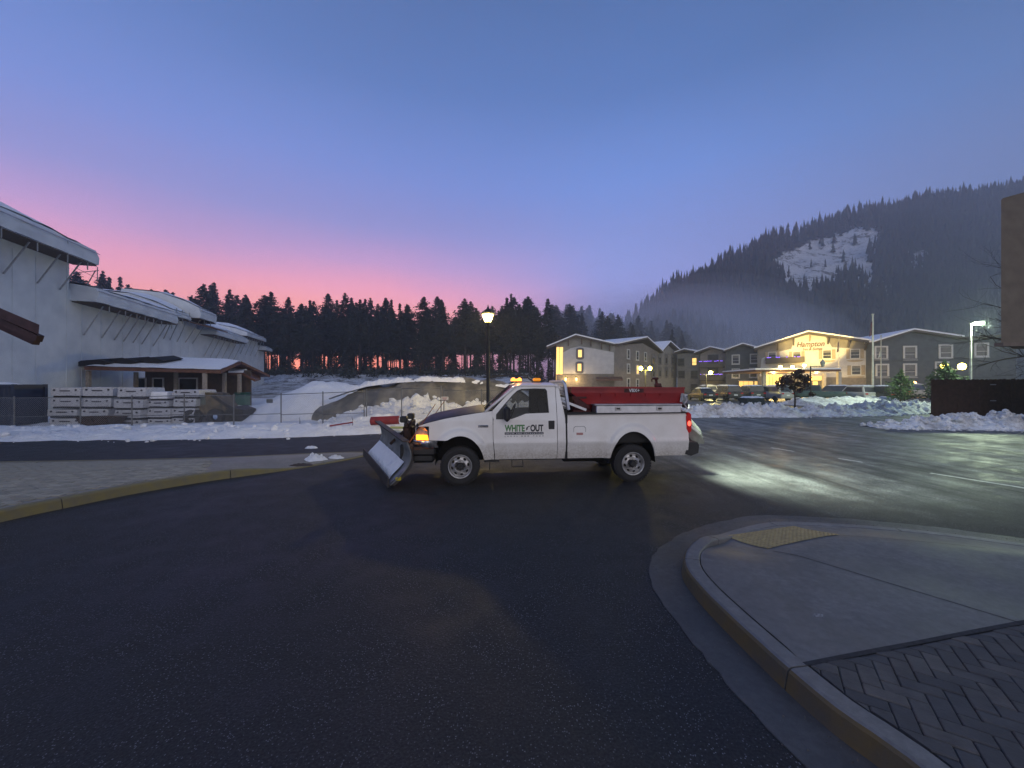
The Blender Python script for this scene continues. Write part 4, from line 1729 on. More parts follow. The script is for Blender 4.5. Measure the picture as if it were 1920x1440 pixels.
# work lamp on the tailgate, shining back on the road
b = MB()
b.box(SP(4.78, -.62, 1.54), (.10, .14, .10), .02)
wlp = b.build('work_lamp', BLK, sp_root)
MB().box(SP(4.835, -.62, 1.52), (.01, .12, .08)).build('work_lamp_lens', emat('work_lens', (.85, 1.0, .85), 1.5), sp_root)
lamp('work_light', 'SPOT', SP(4.86, -.62, 1.52), 1500, (.84, 1.0, .78), sp_root, .10, target=SP(9.2, -1.1, 0), spot=135, blend=1.0)
# ---- side toolbox on the bed rail
tb = empty('toolbox', truck.matrix_basis @ Vector((3.62, -.78, 1.425)), YAW, 'long aluminium toolbox on the near bed rail of the pickup', 'toolbox')
b = MB()
b.box((0, 0, .06), (1.78, .36, .16), .012)
b.build('box', ALU, tb)
b = MB()
b.box((-.01, 0, .155), (1.84, .39, .026), .008)
b.build('lid', ALU, tb)
for x in (-.44, .43):
    b = MB()
    b.box((x, -.186, .075), (.13, .012, .08), .006)
    lt = b.build('latch', STEEL, tb)
    MB().box((x, -.196, .075), (.07, .012, .035)).build('paddle', BLK, lt)
# ------------------------------------------------------------------ wrapped building and yard on the left
WRAP = M('white_building_wrap', (.64, .68, .72), .7, c2=(.53, .57, .62), scale=.8, bump=.25, bscale=3.5, spec=.2)
WOODD = M('dark_wet_wood', (.06, .045, .035), .8, c2=(.10, .07, .05), scale=5, bump=.2)
FASC = M('brown_fascia', (.15, .065, .035), .6, c2=(.10, .045, .028), scale=4, bump=.1)
POSTW = M('raw_timber', (.34, .29, .24), .8, c2=(.26, .22, .18), scale=6, bump=.2)
GALV = M('galvanised_steel', (.40, .41, .42), .45, .7, c2=(.30, .31, .32), scale=9)
FA = -23.7
fdir = Vector((-.292, .956, 0)).normalized()
fout = Vector((fdir.y, -fdir.x, 0))


def W(D, o=0.0, z=0.0):
    """point on the long facade at depth D, o metres out from it"""
    p = Vector((FA - .305 * D, D, z)) + fout * o
    return p


bld = empty('wrapped_building', W(30), 0, 'long building under construction wrapped in white sheeting with stepped eaves', 'building')
bo = W(30)
prof = [(8, 0), (8, 10.9), (28, 10.9), (28, 8.9), (38.6, 8.9), (38.6, 9.4), (46, 9.4), (46, 8.6), (57.5, 8.6), (57.5, 9.6), (66.5, 9.6), (66.5, 8.2), (69.7, 8.2), (69.7, 0)]
b = MB()
b.prism(prof, lambda d, z: W(d, 0, z) - bo, lambda d, z: W(d, -9, z) - bo)
b.build('wall', WRAP, bld)
# billowing seams of the sheeting: shallow proud folds
b = MB()
rnd = random.Random(11)
for k in range(26):
    d = 20 + k * 1.9 + rnd.uniform(-.5, .5)
    hz = interp([(0, 10.4), (28, 10.4), (28.01, 7.8), (46, 7.8), (70, 7.6)], d)
    b.bar(W(d, .012, .2) - bo, W(d + rnd.uniform(-.05, .05), .012, hz) - bo, .03, .02)
b.build('sheeting_seam', WRAP, bld)


def eave(D0, D1, ze, lip, tops, over=1.5, deck_n=1, braces=(), hang=2.1, endcap=True):
    # scaffold deck below the eave, planks side by side
    nb = 5
    for k in range(nb):
        o0 = .08 + (over - .08) * k / nb
        o1 = .08 + (over - .08) * (k + .9) / nb
        b = MB()
        b.prism([(D0, o0), (D1, o0), (D1, o1), (D0, o1)], lambda d, o: W(d, o, ze) - bo, lambda d, o: W(d, o, ze + .06) - bo)
        b.build('plank', WOODD, bld)
    # sheet hung from the roof edge over the guard rail
    b = MB()
    n = max(8, int((D1 - D0) * 2))

    def fn(u, v):
        d = D0 + (D1 - D0) * u
        zt = interp(tops, d)
        pts = [(over + .05, ze + .10), (over + .12, ze + lip * .5), (over - .05, ze + lip), (over - 1.3, ze + lip + (zt - ze - lip) * .45), (over - 3.6, zt), (over - 7.0, zt + .2)]
        i = min(4, int(v * 5))
        t = v * 5 - i
        o, z = [a + (c - a) * t for a, c in zip(pts[i], pts[i + 1])]
        z = max(z, ze + .08)
        bil = .10 * fbm(d * .7, v * 4, ze) + .05 * math.sin(d * 3.1) * (v < .45)
        return W(d, o + bil, z + (.06 * fbm(d * .6 + 4, v * 3) if v > .3 else 0)) - bo
    b.grid(n, 15, fn)
    if endcap:
        for D in (D0, D1):
            u = 0 if D == D0 else 1
            loop = [fn(u, k / 15) for k in range(16)]
            base = [W(D, -5.5, ze + .1) - bo, W(D, .05, ze + .1) - bo]
            b.add(loop + base, [tuple(range(18))])
    b.build('roof_sheeting', ROOFSNOW if False else WRAP, bld, sm=True, auto=.7)
    # snow lying on the upper slope
    b = MB()
    b.grid(n, 6, lambda u, v: fn(u, .44 + .56 * v) + Vector((0, 0, .10 + .05 * fbm(u * 9, v * 4))))
    b.build('roof_snow', ROOFSNOW, bld, sm=True)
    # dark top line
    for d in braces:
        b = MB()
        b.bar(W(d, .06, ze - hang) - bo, W(d + .12, over * .78, ze) - bo, .07)
        b.build('brace', GALV, bld)
        b = MB()
        b.bar(W(d + .25, over - .05, ze - .5) - bo, W(d + .25, over - .05, ze + .95) - bo, .05)
        b.build('scaffold_upright', GALV, bld)
    b = MB()
    b.bar(W(D0, over + .14, ze + lip * .78) - bo, W(D1, over + .14, ze + lip * .78) - bo, .04)
    b.build('guard_rail', GALV, bld)


eave(9, 28.2, 10.75, 1.15, [(9, 13.2), (20, 13.6), (23.5, 13.9), (25.5, 13.5), (27, 12.6), (28.2, 11.9)], 1.5, braces=(19.3, 21.0, 23.2, 25.4, 27.1))
eave(28.1, 38.6, 8.0, 1.15, [(28, 9.6), (32, 9.9), (38.6, 10.6)], 1.5, braces=(29.2, 31, 32.4, 33.5, 34.7, 35.9, 37.6), hang=2.3)
eave(38.9, 42.2, 8.9, .6, [(38.9, 11.0), (42, 11.6)], 1.1, braces=(39.3, 40.4, 41.8), hang=2.3)
eave(42.5, 46.5, 9.3, 1.2, [(42.5, 12.0), (44, 12.2), (46.5, 10.8)], 1.8, braces=(43.4, 44.9), hang=2.6)
eave(46.8, 57.3, 8.0, .9, [(46.8, 9.7), (51.5, 11.0), (57.3, 9.6)], 1.5, braces=(47.6, 49.2, 50.8, 52.5, 54.4, 56.2), hang=2.6)
eave(57.6, 66.4, 9.2, .7, [(57.6, 10.8), (62, 11.6), (66.4, 10.6)], 1.3, braces=(58.8, 60.8, 62.8, 65), hang=2.6)
eave(66.6, 69.9, 7.8, .7, [(66.6, 9.0), (69.9, 9.2)], 1.2)
# timber soffit of the gable
b = MB()
b.prism([(42.6, .3), (46.6, .3), (47.6, 2.6), (43.6, 2.6)], lambda d, o: W(d, o, 9.1 - .25 * o) - bo, lambda d, o: W(d, o, 9.2 - .25 * o) - bo)
b.build('soffit', FASC, bld)
# ladder frame at the end of the high eave
b = MB()
p0 = W(28.35, 1.4, 10.75) - bo
b.bar(p0, p0 + Vector((0, 0, -1.0)), .04)
b.bar(W(28.35, .1, 10.2) - bo, W(28.35, 1.5, 10.5) - bo, .04)
b.bar(W(28.35, .2, 8.0) - bo, W(28.35, 1.3, 10.5) - bo, .05)
b.bar(W(28.35, .1, 10.6) - bo, W(28.35, 1.4, 9.9) - bo, .03)
b.build('scaffold_bracket', GALV, bld)

# low porch wing with snow roof
wing = empty('porch_wing', (-27, 30, 0), 0, 'low timber porch with a clean snow covered roof before the wrapped building', 'porch')
wo_ = Vector((-27, 30, 0))
A, B_, CR, CL = Vector((-31.6, 28.4, 3.28)), Vector((-22.4, 29.6, 3.05)), Vector((-23.4, 33.2, 3.95)), Vector((-32.2, 32.4, 4.18))
for nm, z0, z1, m, ex in (('roof_deck', -.24, 0.0, FASC, 0.0), ('roof_snow', .004, .20, ROOFSNOW, -.05)):
    b = MB()
    pts = [A, B_, CR, CL]
    c = sum(pts, Vector()) / 4
    pts = [c + (p - c) * (1 + ex * .3) for p in pts]
    lo = [p + Vector((0, 0, z0)) - wo_ for p in pts]
    hi = [p + Vector((0, 0, z1)) - wo_ for p in pts]
    if nm == 'roof_snow':
        b.grid(24, 10, lambda u, v: ((hi[0] * (1 - u) + hi[1] * u) * (1 - v) + (hi[3] * (1 - u) + hi[2] * u) * v) + Vector((0, 0, .04 * fbm(u * 7, v * 4) - .14 * (1 - min(1, 8 * min(u, 1 - u, v * .8))))))
        b.build(nm, m, wing, sm=True)
    else:
        b.add(lo + hi, [(0, 1, 2, 3), (4, 5, 6, 7), (0, 1, 5, 4), (1, 2, 6, 5), (2, 3, 7, 6), (3, 0, 4, 7)])
        b.build(nm, m, wing)
b = MB()
back = [CR + Vector((0, .1, 0)), CL + Vector((0, .1, 0)), CL + Vector((0, 4, -1.1)), CR + Vector((0, 4, -1.1))]
b.add([p - wo_ for p in back] + [p - wo_ + Vector((0, 0, -.2)) for p in back], [(0, 1, 2, 3), (4, 5, 6, 7), (0, 1, 5, 4), (1, 2, 6, 5), (2, 3, 7, 6), (3, 0, 4, 7)])
b.build('roof_deck', FASC, wing)
for px, D in ((166, 29.0), (384, 29.6), (330, 32.6), (255, 32.4)):
    p = P(px, 721, D)
    b = MB()
    b.box((p.x - wo_.x, p.y - wo_.y, 1.5), (.24, .24, 3.0), .02)
    b.build('post', POSTW, wing)
b = MB()
b.box((-27.4 - wo_.x, 33.6 - wo_.y, 1.6), (9.2, .12, 3.2))
b.build('back_wall', WOODD, wing)
for k, (px, w) in enumerate(((262, 1.0), (296, .9), (352, 1.6))):
    p = P(px, 721, 33.4)
    b = MB()
    for dx in (-w / 2, w / 2):
        b.box((p.x - wo_.x + dx, 33.42 - wo_.y, 1.75), (.10, .08, 1.5))
    for dz in (1.0, 2.5):
        b.box((p.x - wo_.x, 33.42 - wo_.y, dz), (w + .1, .08, .10))
    wf = b.build('window', M('pale_window_trim', (.5, .48, .46), .7), wing)
    MB().box((p.x - wo_.x, 33.5 - wo_.y, 1.75), (w, .02, 1.4)).build('pane', M('dark_pane', (.02, .02, .02), .15), wf)
# arched dark roof stub at the wing's left end
b = MB()
for k in range(3):
    x = -33.2 + k * 1.6
    b.prism([(x, 3.3), (x + .9, 3.75), (x + 2.2, 3.85), (x + 3.0, 3.6), (x + 2.6, 3.4)], lambda xx, z: Vector((xx, 28.8 + k * .5, z + .12 * k)) - wo_, lambda xx, z: Vector((xx, 30.6 + k * .5, z + .25 + .12 * k)) - wo_)
b.build('roofing_felt', M('black_felt', (.015, .014, .015), .85, bump=.3), wing)

# small pitched canopy right of the porch
can = empty('entrance_canopy', (-23, 34, 0), 0, 'small brown pitched canopy on posts right of the snowy porch', 'canopy')
co = Vector((-23, 34, 0))
b = MB()
pts = [P(443, 707, 34), P(473, 700, 36), P(488, 709, 36.5), P(462, 712, 34)]
q = [P(440, 702, 33), P(470, 690, 36), P(487, 708, 36.5), P(455, 706, 33)]
top = [P(428, 700, 33), P(440, 689, 36), P(472, 690, 37), P(455, 700, 33)]
rt = [P(455, 700, 33), P(472, 690, 37), P(489, 709, 37), P(478, 712, 33)]
for tq in (top, rt):
    b.add([p - co for p in tq] + [p - co + Vector((0, 0, -.22)) for p in tq], [(0, 1, 2, 3), (4, 5, 6, 7), (0, 1, 5, 4), (1, 2, 6, 5), (2, 3, 7, 6), (3, 0, 4, 7)])
b.build('roof_deck', FASC, can)
b = MB()
b.add([p - co + Vector((0, 0, .004)) for p in top] + [p - co + Vector((0, 0, .16)) for p in top], [(0, 1, 2, 3), (4, 5, 6, 7), (0, 1, 5, 4), (1, 2, 6, 5), (2, 3, 7, 6), (3, 0, 4, 7)])
b.build('roof_snow', ROOFSNOW, can)
for px, D, h in ((421, 32.6, 2.95), (449, 32.8, 2.85), (468, 36, 2.6)):
    p = P(px, 721, D)
    MB().box((p.x - co.x, p.y - co.y, h / 2), (.24, .24, h), .02).build('post', POSTW, can)

# ---- pallets of wrapped blocks
WRAPW = NT('printed_plastic_wrap')
vv = WRAPW.noise(3.5, 5, obj=True)
dk = WRAPW.noise(9, 4, vec=WRAPW.pos(scale=(1.0, 1.0, 3.2), obj=True))
basec = WRAPW.mix(WRAPW.ramp(dk, [(.52, 0.0), (.62, .55)]), (.50, .51, .54, 1), (.17, .18, .21, 1))
WRAPW.set(base=basec, rough=.35, spec=.5)
WRAPW.bump(vv, .5, .05)
WRAPW = WRAPW.mat
BDOT = M('dark_print', (.03, .03, .045), .5)


def bundle(px0, px1, py0, py1, D, label, seed, snow=False):
    a, c = P(px0, py1, D), P(px1, py0, D)
    w, h = c.x - a.x, c.z - a.z
    r = random.Random(seed)
    root = empty('block_bundle', (a.x + w / 2, D + .55, a.z), r.uniform(-.03, .05), label, 'bundle', 'wrapped bundles stacked behind the fence')
    b = MB()
    hb = h - .095
    bm = bmesh.new()
    bmesh.ops.create_cube(bm, size=1)
    bmesh.ops.subdivide_edges(bm, edges=bm.edges[:], cuts=5, use_grid_fill=True)
    for v in bm.verts:
        p = v.co
        x, y, z = p.x * w, p.y * 1.1, (p.z + .5) * hb + .095
        k = .03 * fbm(x * 3 + seed, z * 6 + seed, y * 3)
        edge = (abs(p.x) > .49) + (abs(p.y) > .49) + (abs(p.z) > .49)
        s = 1 - .012 * max(0, edge - 1)
        v.co = Vector((x * s + k * .6, y * s + k, z + k * .5))
    b.add([v.co.copy() for v in bm.verts], [tuple(v.index for v in f.verts) for f in bm.faces])
    bm.free()
    b.build('wrap', SNOW if snow else WRAPW, root, sm=True, auto=.8)
    for y in (-.45, 0, .45):
        MB().box((0, y, .046), (w * .86, .12, .09)).build('pallet_board', DARK, root)
    if not snow and w > .8:
        for sx_ in (-.36, .36):
            for k in range(1):
                MB().lathe([(.001, -.575), (.045, -.575), (.045, -.54)], 10, (sx_ * w, 0, hb * .72 + .09), 'y').build('print_dot', BDOT, root)
        MB().box((0, -.572, hb * .62 + .09), (w * .34, .012, .05)).build('print_band', BDOT, root)


stack_names = ['leftmost stack', 'stack over the rusty bin', 'middle stack', 'snow topped stack', 'stack beside the loader']
spec = [
    (0, 18.6, [(92, 150, 786, 803), (88, 145, 769, 785), (94, 151, 747.5, 767), (94, 151, 728, 746.5)]),
    (1, 18.7, [(151, 202, 768, 786), (155, 208, 748, 767), (154, 211, 727, 747)]),
    (2, 18.5, [(212, 262, 789, 805), (214, 264, 770, 788.5), (213, 267, 750, 769.5), (220, 271, 728, 749)]),
    (3, 18.8, [(277, 320, 787, 802), (276, 320, 767, 786.5), (276, 317, 752.5, 766.5)]),
    (4, 18.9, [(322, 365, 785, 799), (322, 364, 767, 784.5), (325, 366, 749, 766.5), (323, 374, 732, 748.5)]),
]
lv = ['bottom', 'second from ground', 'third from ground', 'topmost']
for si, D, rows in spec:
    for k, (a, c, t, e) in enumerate(rows):
        nm = lv[k] if k < len(rows) - 1 else 'topmost'
        bundle(a, c, t, e, D, 'wrapped block bundle, %s in the %s' % (nm, stack_names[si]), si * 10 + k)
bundle(279, 312, 736, 752, 18.8, 'snow covered half bundle on the stack with the snowy top', 77, snow=True)
# rusty tip bin below the second stack
RUST = M('rusty_brown_steel', (.09, .05, .028), .75, .3, c2=(.05, .03, .02), scale=6, bump=.3)
bin_ = empty('tip_bin', P(176, 806, 17.6), 0, 'rusty brown tapered steel bin standing in front of the wrapped stacks', 'bin')
b = MB()
tw, bw = .76, .52
hh = .55
for s in (0, .02):
    pass
T = [(-tw, -.1, hh), (tw, -.1, hh), (tw, .8, hh), (-tw, .8, hh)]
Bq = [(-bw, .05, .03), (bw, .05, .03), (bw, .65, .03), (-bw, .65, .03)]
b.add(T + Bq, [(0, 1, 5, 4), (1, 2, 6, 5), (2, 3, 7, 6), (3, 0, 4, 7), (4, 5, 6, 7)])
b.build('tub', RUST, bin_)
b = MB()
for z, w in ((hh, tw), (.3, .64), (.08, .55)):
    b.bar((-w, -.13 + (hh - z) * .28, z), (w, -.13 + (hh - z) * .28, z), .05)
b.bar((0, -.13, hh), (0, .02, .05), .05)
b.build('rib', RUST, bin_)

# shipping container, dark blue, corrugated
CONT = M('dark_blue_container', (.022, .032, .06), .5, .2, c2=(.03, .04, .07), scale=3, bump=.1)
ct = empty('shipping_container', (-24.75, 17.6, 0), math.radians(3), 'dark blue corrugated container with a snowy top at the left edge', 'container')
b = MB()
n = 36
pts = []
for i in range(n):
    x = -2.2 + 4.06 * i / n
    pts += [(x, 0 if i % 2 else .04), (x + .075, 0 if i % 2 else .04)]
pts += [(1.86, 0)]
b.prism([(x, y) for x, y in pts] + [(1.86, 1.2), (-2.2, 1.2)], lambda x, y: (x, y, .1), lambda x, y: (x, y, 1.88))
b.build('corrugated_side', CONT, ct)
b = MB()
for z in (.06, 1.92):
    b.bar((-2.24, -.03, z), (1.9, -.03, z), .1, .12)
for x in (-2.22, 1.88):
    b.box((x, -.03, 1.0), (.12, .12, 1.98))
    b.box((x, 1.2, 1.0), (.12, .12, 1.98))
b.bar((1.88, -.03, 1.92), (1.88, 1.2, 1.92), .1, .12)
b.build('corner_frame', CONT, ct)
b = MB()
b.box((1.845, .6, 1.0), (.05, 1.15, 1.8))
b.build('end_panel', CONT, ct)
b = MB()
b.grid(16, 8, lambda u, v: (-2.2 + 3.3 * u, .1 + 1.0 * v, 1.97 + .12 * min(1, 6 * min(u, 1 - u, v, 1 - v)) + .03 * fbm(u * 5, v * 5)))
b.build('roof_snow', ROOFSNOW, ct, sm=True)
MB().box((1.0, -.012, .72), (.22, .012, .2)).build('placard', M('yellow_placard', (.25, .16, .04), .6), ct)

# tan tracked machine behind the last stack
TAN = M('muddy_tan_paint', (.15, .11, .055), .75, c2=(.05, .045, .03), scale=5, bump=.2, contrast=(.4, .6))
mc = empty('loader', P(398, 795, 19.8), .2, 'muddy tan loader parked between the stacks and the snow heap', 'loader')
b = MB()
b.prism([(-.75, .45), (-.8, 1.0), (-.55, 1.45), (-.1, 1.62), (.45, 1.55), (.62, 1.3), (.85, .9), (.95, .5)], lambda x, z: (x, -.55, z), lambda x, z: (x, .7, z))
b.build('body', TAN, mc)
b = MB()
b.prism([(-.45, 1.0), (-.4, 1.38), (-.05, 1.42), (0, 1.0)], lambda x, z: (x, -.56, z), lambda x, z: (x, -.53, z))
b.build('side_vent', M('green_grey_panel', (.10, .13, .11), .6), mc)
for x in (-.5, .5):
    b = MB()
    b.lathe([(.15, -.02), (.36, 0), (.4, .06), (.4, .25), (.2, .28)], 20, (x, -.82, .4), 'y', closed=True)
    b.build('wheel', RUB, mc, sm=True, auto=.6)
b = MB()
b.prism([(.9, .1), (.95, .75), (1.25, .9), (1.7, .7), (1.75, .15), (1.3, .02)], lambda x, z: (x, -.7, z), lambda x, z: (x, .8, z))
b.bar((.3, -.6, 1.45), (1.2, -.6, .75), .12)
b.build('bucket', DARK, mc)
gq = P(455, 752, 33)
b = MB()
b.box((0, 0, .55), (.9, .7, 1.1), .06)
b.box((0, 0, 1.14), (.96, .76, .08), .03)
tag(b.build('green_bin', M('green_plastic', (.02, .10, .07), .5), loc=(gq.x, gq.y, .1)), 'small green plastic bin at the end of the porch', 'bin')

# ---- chain link fence
FENP = M('fence_pipe', (.20, .21, .22), .5, .6, c2=(.15, .155, .16), scale=9)
CL_ = M('fence_wire', (.36, .37, .38), .4, .7, c2=(.28, .29, .3), scale=20)


def fence_run(root, pts, tops, mesh=True, sag=0.0, r=.026, mid=True):
    ro = Vector(root.location)
    for i, (p, t) in enumerate(zip(pts, tops)):
        p = Vector((p[0], p[1], 0)) - ro
        b = MB()
        b.tube([p + Vector((0, 0, -.1)), p + Vector((.0, 0, t))], r, 8)
        b.lathe([(r * 1.2, 0), (r * 1.2, .03), (.002, .055)], 8, p + Vector((0, 0, t)), 'z')
        b.build('post', FENP, root, sm=True, auto=.7)
    for i in range(len(pts) - 1):
        a, c = Vector((pts[i][0], pts[i][1], 0)) - ro, Vector((pts[i + 1][0], pts[i + 1][1], 0)) - ro
        ta, te = tops[i], tops[i + 1]
        b = MB()
        b.tube([a + Vector((0, 0, ta - .03)), c + Vector((0, 0, te - .03))], .019, 6)
        if mid:
            b.tube([a + Vector((0, 0, .55)), c + Vector((0, 0, .6))], .017, 6)
        b.build('rail', FENP, root, sm=True)
        b = MB()
        L = (c - a).length
        H = min(ta, te) - .06
        u = (c - a).normalized()
        s = .085
        k = -H
        while k < L:
            for sg in (0, 1):
                t0, t1 = max(k, 0), min(k + H, L)
                if t1 > t0:
                    z0, z1 = (t0 - k), (t1 - k)
                    if sg:
                        z0, z1 = H - z0, H - z1
                    p, q = a + u * t0 + Vector((0, .006 * sg, z0 + .02)), a + u * t1 + Vector((0, .006 * sg, z1 + .02))
                    w = .0032
                    b.add([p + Vector((0, 0, w)), p - Vector((0, 0, w)), q - Vector((0, 0, w)), q + Vector((0, 0, w)), p + Vector((0, .006, 0)), q + Vector((0, .006, 0))], [(0, 1, 2, 3), (0, 3, 5, 4), (1, 4, 5, 2)])
            k += s
        tag(b.build('wire_mesh', CL_, root, fix=False), kind='stuff')


fr = empty('chain_link_fence', (-15.5, 17.6, 0), 0, 'low chain link fence in front of the wrapped stacks and snow heap', 'fence')
fp = [(-26, 16.7), (-22.0, 17.0), (-19.3, 17.2), (-17.2, 17.4), (-15.0, 17.6), (-12.95, 17.9), (-10.9, 18.15), (-9.05, 18.4), (-7.15, 18.6)]
fence_run(fr, fp, [1.42, 1.42, 1.42, 1.45, 1.50, 1.50, 1.53, 1.60, 1.68])
pz = P(505, 753, 18.0)
b = MB()
b.box((pz.x + 15.5, pz.y - 17.6 + .02, pz.z), (.30, .012, .18), .005)
sg_ = b.build('fence_sign', M('grey_sign', (.12, .13, .13), .5), fr)
f2 = empty('fence_panel', (-5.2, 18.6, 0), 0, 'taller mesh fence panel before the tarpaulin mound, near the street lamp', 'fence')
fence_run(f2, [(-7.05, 18.62), (-5.35, 18.62), (-3.45, 18.7)], [1.72, 1.80, 1.86], mid=False)
f3 = empty('fence_panel', (-1.6, 18.9, 0), 0, 'mesh fence panel with a white notice, just behind the street lamp', 'fence')
fence_run(f3, [(-3.32, 18.75), (-1.5, 18.9), (.3, 19.0), (2.2, 19.5)], [1.72, 1.72, 1.72, 1.72], mid=False)
pz = P(834, 748, 18.7)
b = MB()
b.box((pz.x + 1.6, pz.y - 18.9 - .03, pz.z), (.36, .012, .17), .004)
wsn = b.build('notice', M('white_notice', (.62, .60, .57), .6), f3)
b = MB()
for k in range(3):
    b.box((pz.x + 1.6, pz.y - 18.9 - .038, pz.z + .04 - k * .04), (.27 - .05 * k, .006, .014))
b.build('notice_print', M('print_red', (.35, .08, .06), .6), wsn)

# ---- tarpaulin mound
TARP = M('dark_tarpaulin', (.19, .175, .145), .6, c2=(.075, .072, .066), scale=1.3, bump=.8, bscale=4, contrast=(.38, .6))
mound_path = [(-11.9, 20.9), (-10.2, 21.6), (-8, 22.0), (-5.4, 22.2), (-2.6, 22.4), (-.4, 22.6), (1.6, 23.2)]
mo = snow_bank('tarpaulin_mound', mound_path, [(0, 1.2), (.3, 2.0), (.7, 2.2), (1, 1.4)], [(0, .15), (.12, .9), (.3, 1.85), (.5, 2.32), (.7, 2.30), (.88, 1.95), (1, 1.0)], 3.3, None, TARP, step=.15, nv=30, lump=.10, sharp=3.2, rough=.35)
mo['kind'] = 'thing'
tag(mo, 'long mound covered with a dark grey tarpaulin behind the fence', 'mound')
cap = snow_bank('snow_cap', [(x + .05, y - .42) for x, y in mound_path[1:]], [(0, .35), (.5, .5), (1, .6)], [(0, .10), (.2, .30), (.4, .22), (.5, .32), (.7, .24), (.85, .20), (1, .08)], 8.8, None, ROOFSNOW, step=.08, nv=14, lump=.9, sharp=2.0)
hs = [(-10.2, 1.25), (-9, 1.7), (-8, 1.98), (-6.5, 2.18), (-5, 2.27), (-2.6, 2.2), (-1, 2.02), (.5, 1.75), (1.6, .9)]
for v in cap.data.vertices:
    v.co.z += interp(hs, v.co.x) - .10
cap.parent = mo
for k in ('label', 'category'):
    if k in cap:
        del cap[k]
# small red plough blade lying in the verge, red strip beside it
RED2 = M('faded_red_panel', (.30, .028, .026), .6, c2=(.20, .022, .022), scale=4)
rp = P(722, 797, 16.6)
b = MB()
shell(b, 14, 6, lambda u, v: (-.62 + 1.24 * u, -.12 * math.sin(math.pi * v) + .25 * u * 0, .36 * v + .04 + .05 * u), (0, .03, 0))
tag(b.build('red_barrier', RED2, sm=True, loc=(rp.x, rp.y, .18)), 'red curved barrier panel lying in the snow behind the plough', 'barrier')
rp = P(640, 800, 16.4)
b = MB()
shell(b, 10, 2, lambda u, v: (-.5 + 1.0 * u, .05 * math.sin(u * 4), .06 * v + .16 * u), (0, .02, 0))
tag(b.build('red_strip', RED2, loc=(rp.x, rp.y, .18)), 'thin red strip sticking out of the snow left of the barrier', 'barrier')
rp = P(748, 801, 15.9)
b = MB()
b.box((0, 0, .1), (.75, .3, .07), .02)
tag(b.build('yellow_board', M('pale_yellow', (.5, .52, .18), .6), loc=(rp.x, rp.y, .1)), 'pale yellow board lying behind the plough blade', 'board')
# twigs and stakes
for px, py, D in ((562, 800, 17.2), (661, 798, 16.6), (348, 802, 17.3)):
    p = P(px, py, D)
    b = MB()
    b.tube([(0, 0, -.1), (.01, 0, .2), (-.03, 0, .36)], [.014, .012, .006], 6)
    tag(b.build('stake', WOODD, loc=(p.x, p.y, max(.15, p.z))), 'thin dark stake standing in the snow ' + {562: 'between two fence posts', 661: 'left of the red barrier', 348: 'before the last bundle stack'}[px], 'stake')

# ---- street lamp with lantern
IRON = M('black_iron', (.012, .013, .016), .45, .5, c2=(.02, .02, .022), scale=12)
LAMP_X, LAMP_Y = -1.06, 17.0
sl = empty('street_lamp', (LAMP_X, LAMP_Y, 0), 0, 'black street lamp with a lit lantern standing behind the truck', 'street lamp')
b = MB()
b.lathe([(.20, 0), (.20, .12), (.17, .16), (.15, .5), (.12, .6), (.10, .9), (.078, 1.0), (.072, 3.0), (.065, 4.45), (.09, 4.48), (.09, 4.54), (.055, 4.58), (.05, 4.66)], 20)
b.build('post', IRON, sl, sm=True, auto=.6)
lz = 4.66
b = MB()
b.lathe([(.05, 0), (.15, .02), (.16, .05), (.10, .06)], 16, (0, 0, lz))
for k in range(8):
    a = 2 * math.pi * (k + .5) / 8
    b.bar((.145 * math.cos(a), .145 * math.sin(a), lz + .05), (.285 * math.cos(a), .285 * math.sin(a), lz + .44), .016)
b.lathe([(.285, .43), (.31, .44), (.31, .47), (.27, .48)], 16, (0, 0, lz))
b.build('lantern_frame', IRON, sl, sm=True, auto=.6)
b = MB()
b.lathe([(.30, .475), (.25, .54), (.15, .60), (.09, .66), (.05, .68), (.045, .72), (.03, .76), (.012, .84), (.001, .86)], 16, (0, 0, lz))
b.build('lantern_roof', IRON, sl, sm=True, auto=.6)
PANE = glass('lantern_pane', (.9, .86, .7), .3, glow=(1.0, .74, .22), gs=1.6)
for k in range(8):
    a0, a1 = 2 * math.pi * (k + .5) / 8, 2 * math.pi * (k + 1.5) / 8
    b = MB()
    b.quad(*[(r * math.cos(a), r * math.sin(a), lz + z) for r, a, z in ((.14, a0, .05), (.14, a1, .05), (.278, a1, .44), (.278, a0, .44))])
    b.build('pane', PANE, sl)
BULB = emat('warm_bulb', (1.0, .78, .28), 30)
b = MB()
b.lathe([(.001, .10), (.05, .12), (.07, .22), (.05, .33), (.001, .36)], 12, (0, 0, lz))
b.build('bulb', BULB, sl, sm=True)
lamp('lamp_light', 'POINT', (0, 0, lz + .42), 900, (1.0, .76, .30), sl, .14)

# ---- red-brown eave of a kiosk just outside the left edge
kb = empty('kiosk_roof', (-13, 8, 0), 0, 'dark red timber eave corner of a kiosk at the left edge', 'roof')
ko = Vector((-13, 8, 0))
REDW = M('red_brown_timber', (.055, .020, .014), .65, c2=(.035, .014, .011), scale=5, bump=.15)
tip, tipb = P(74, 610, 8.0), P(66, 634, 8.0)
b = MB()
e0 = P(-260, 470, 8.4)
roofq = [tip, e0, e0 + Vector((-3, 2.2, .5)), Vector((-12.7, 10.2, 3.45))]
b.add([p - ko for p in roofq] + [p - ko + Vector((-.02, 0, -.20)) for p in roofq], [(0, 1, 2, 3), (4, 5, 6, 7), (0, 1, 5, 4), (1, 2, 6, 5), (2, 3, 7, 6), (3, 0, 4, 7)])
b.build('roof_deck', REDW, kb)
b = MB()
for q in (0, .22):
    b.bar(tip - ko + Vector((-.30 - q * 4, .25 + q * 3, -.26)), e0 - ko + Vector((-q * 4, .25 + q * 3, -.26)), .12, .14)
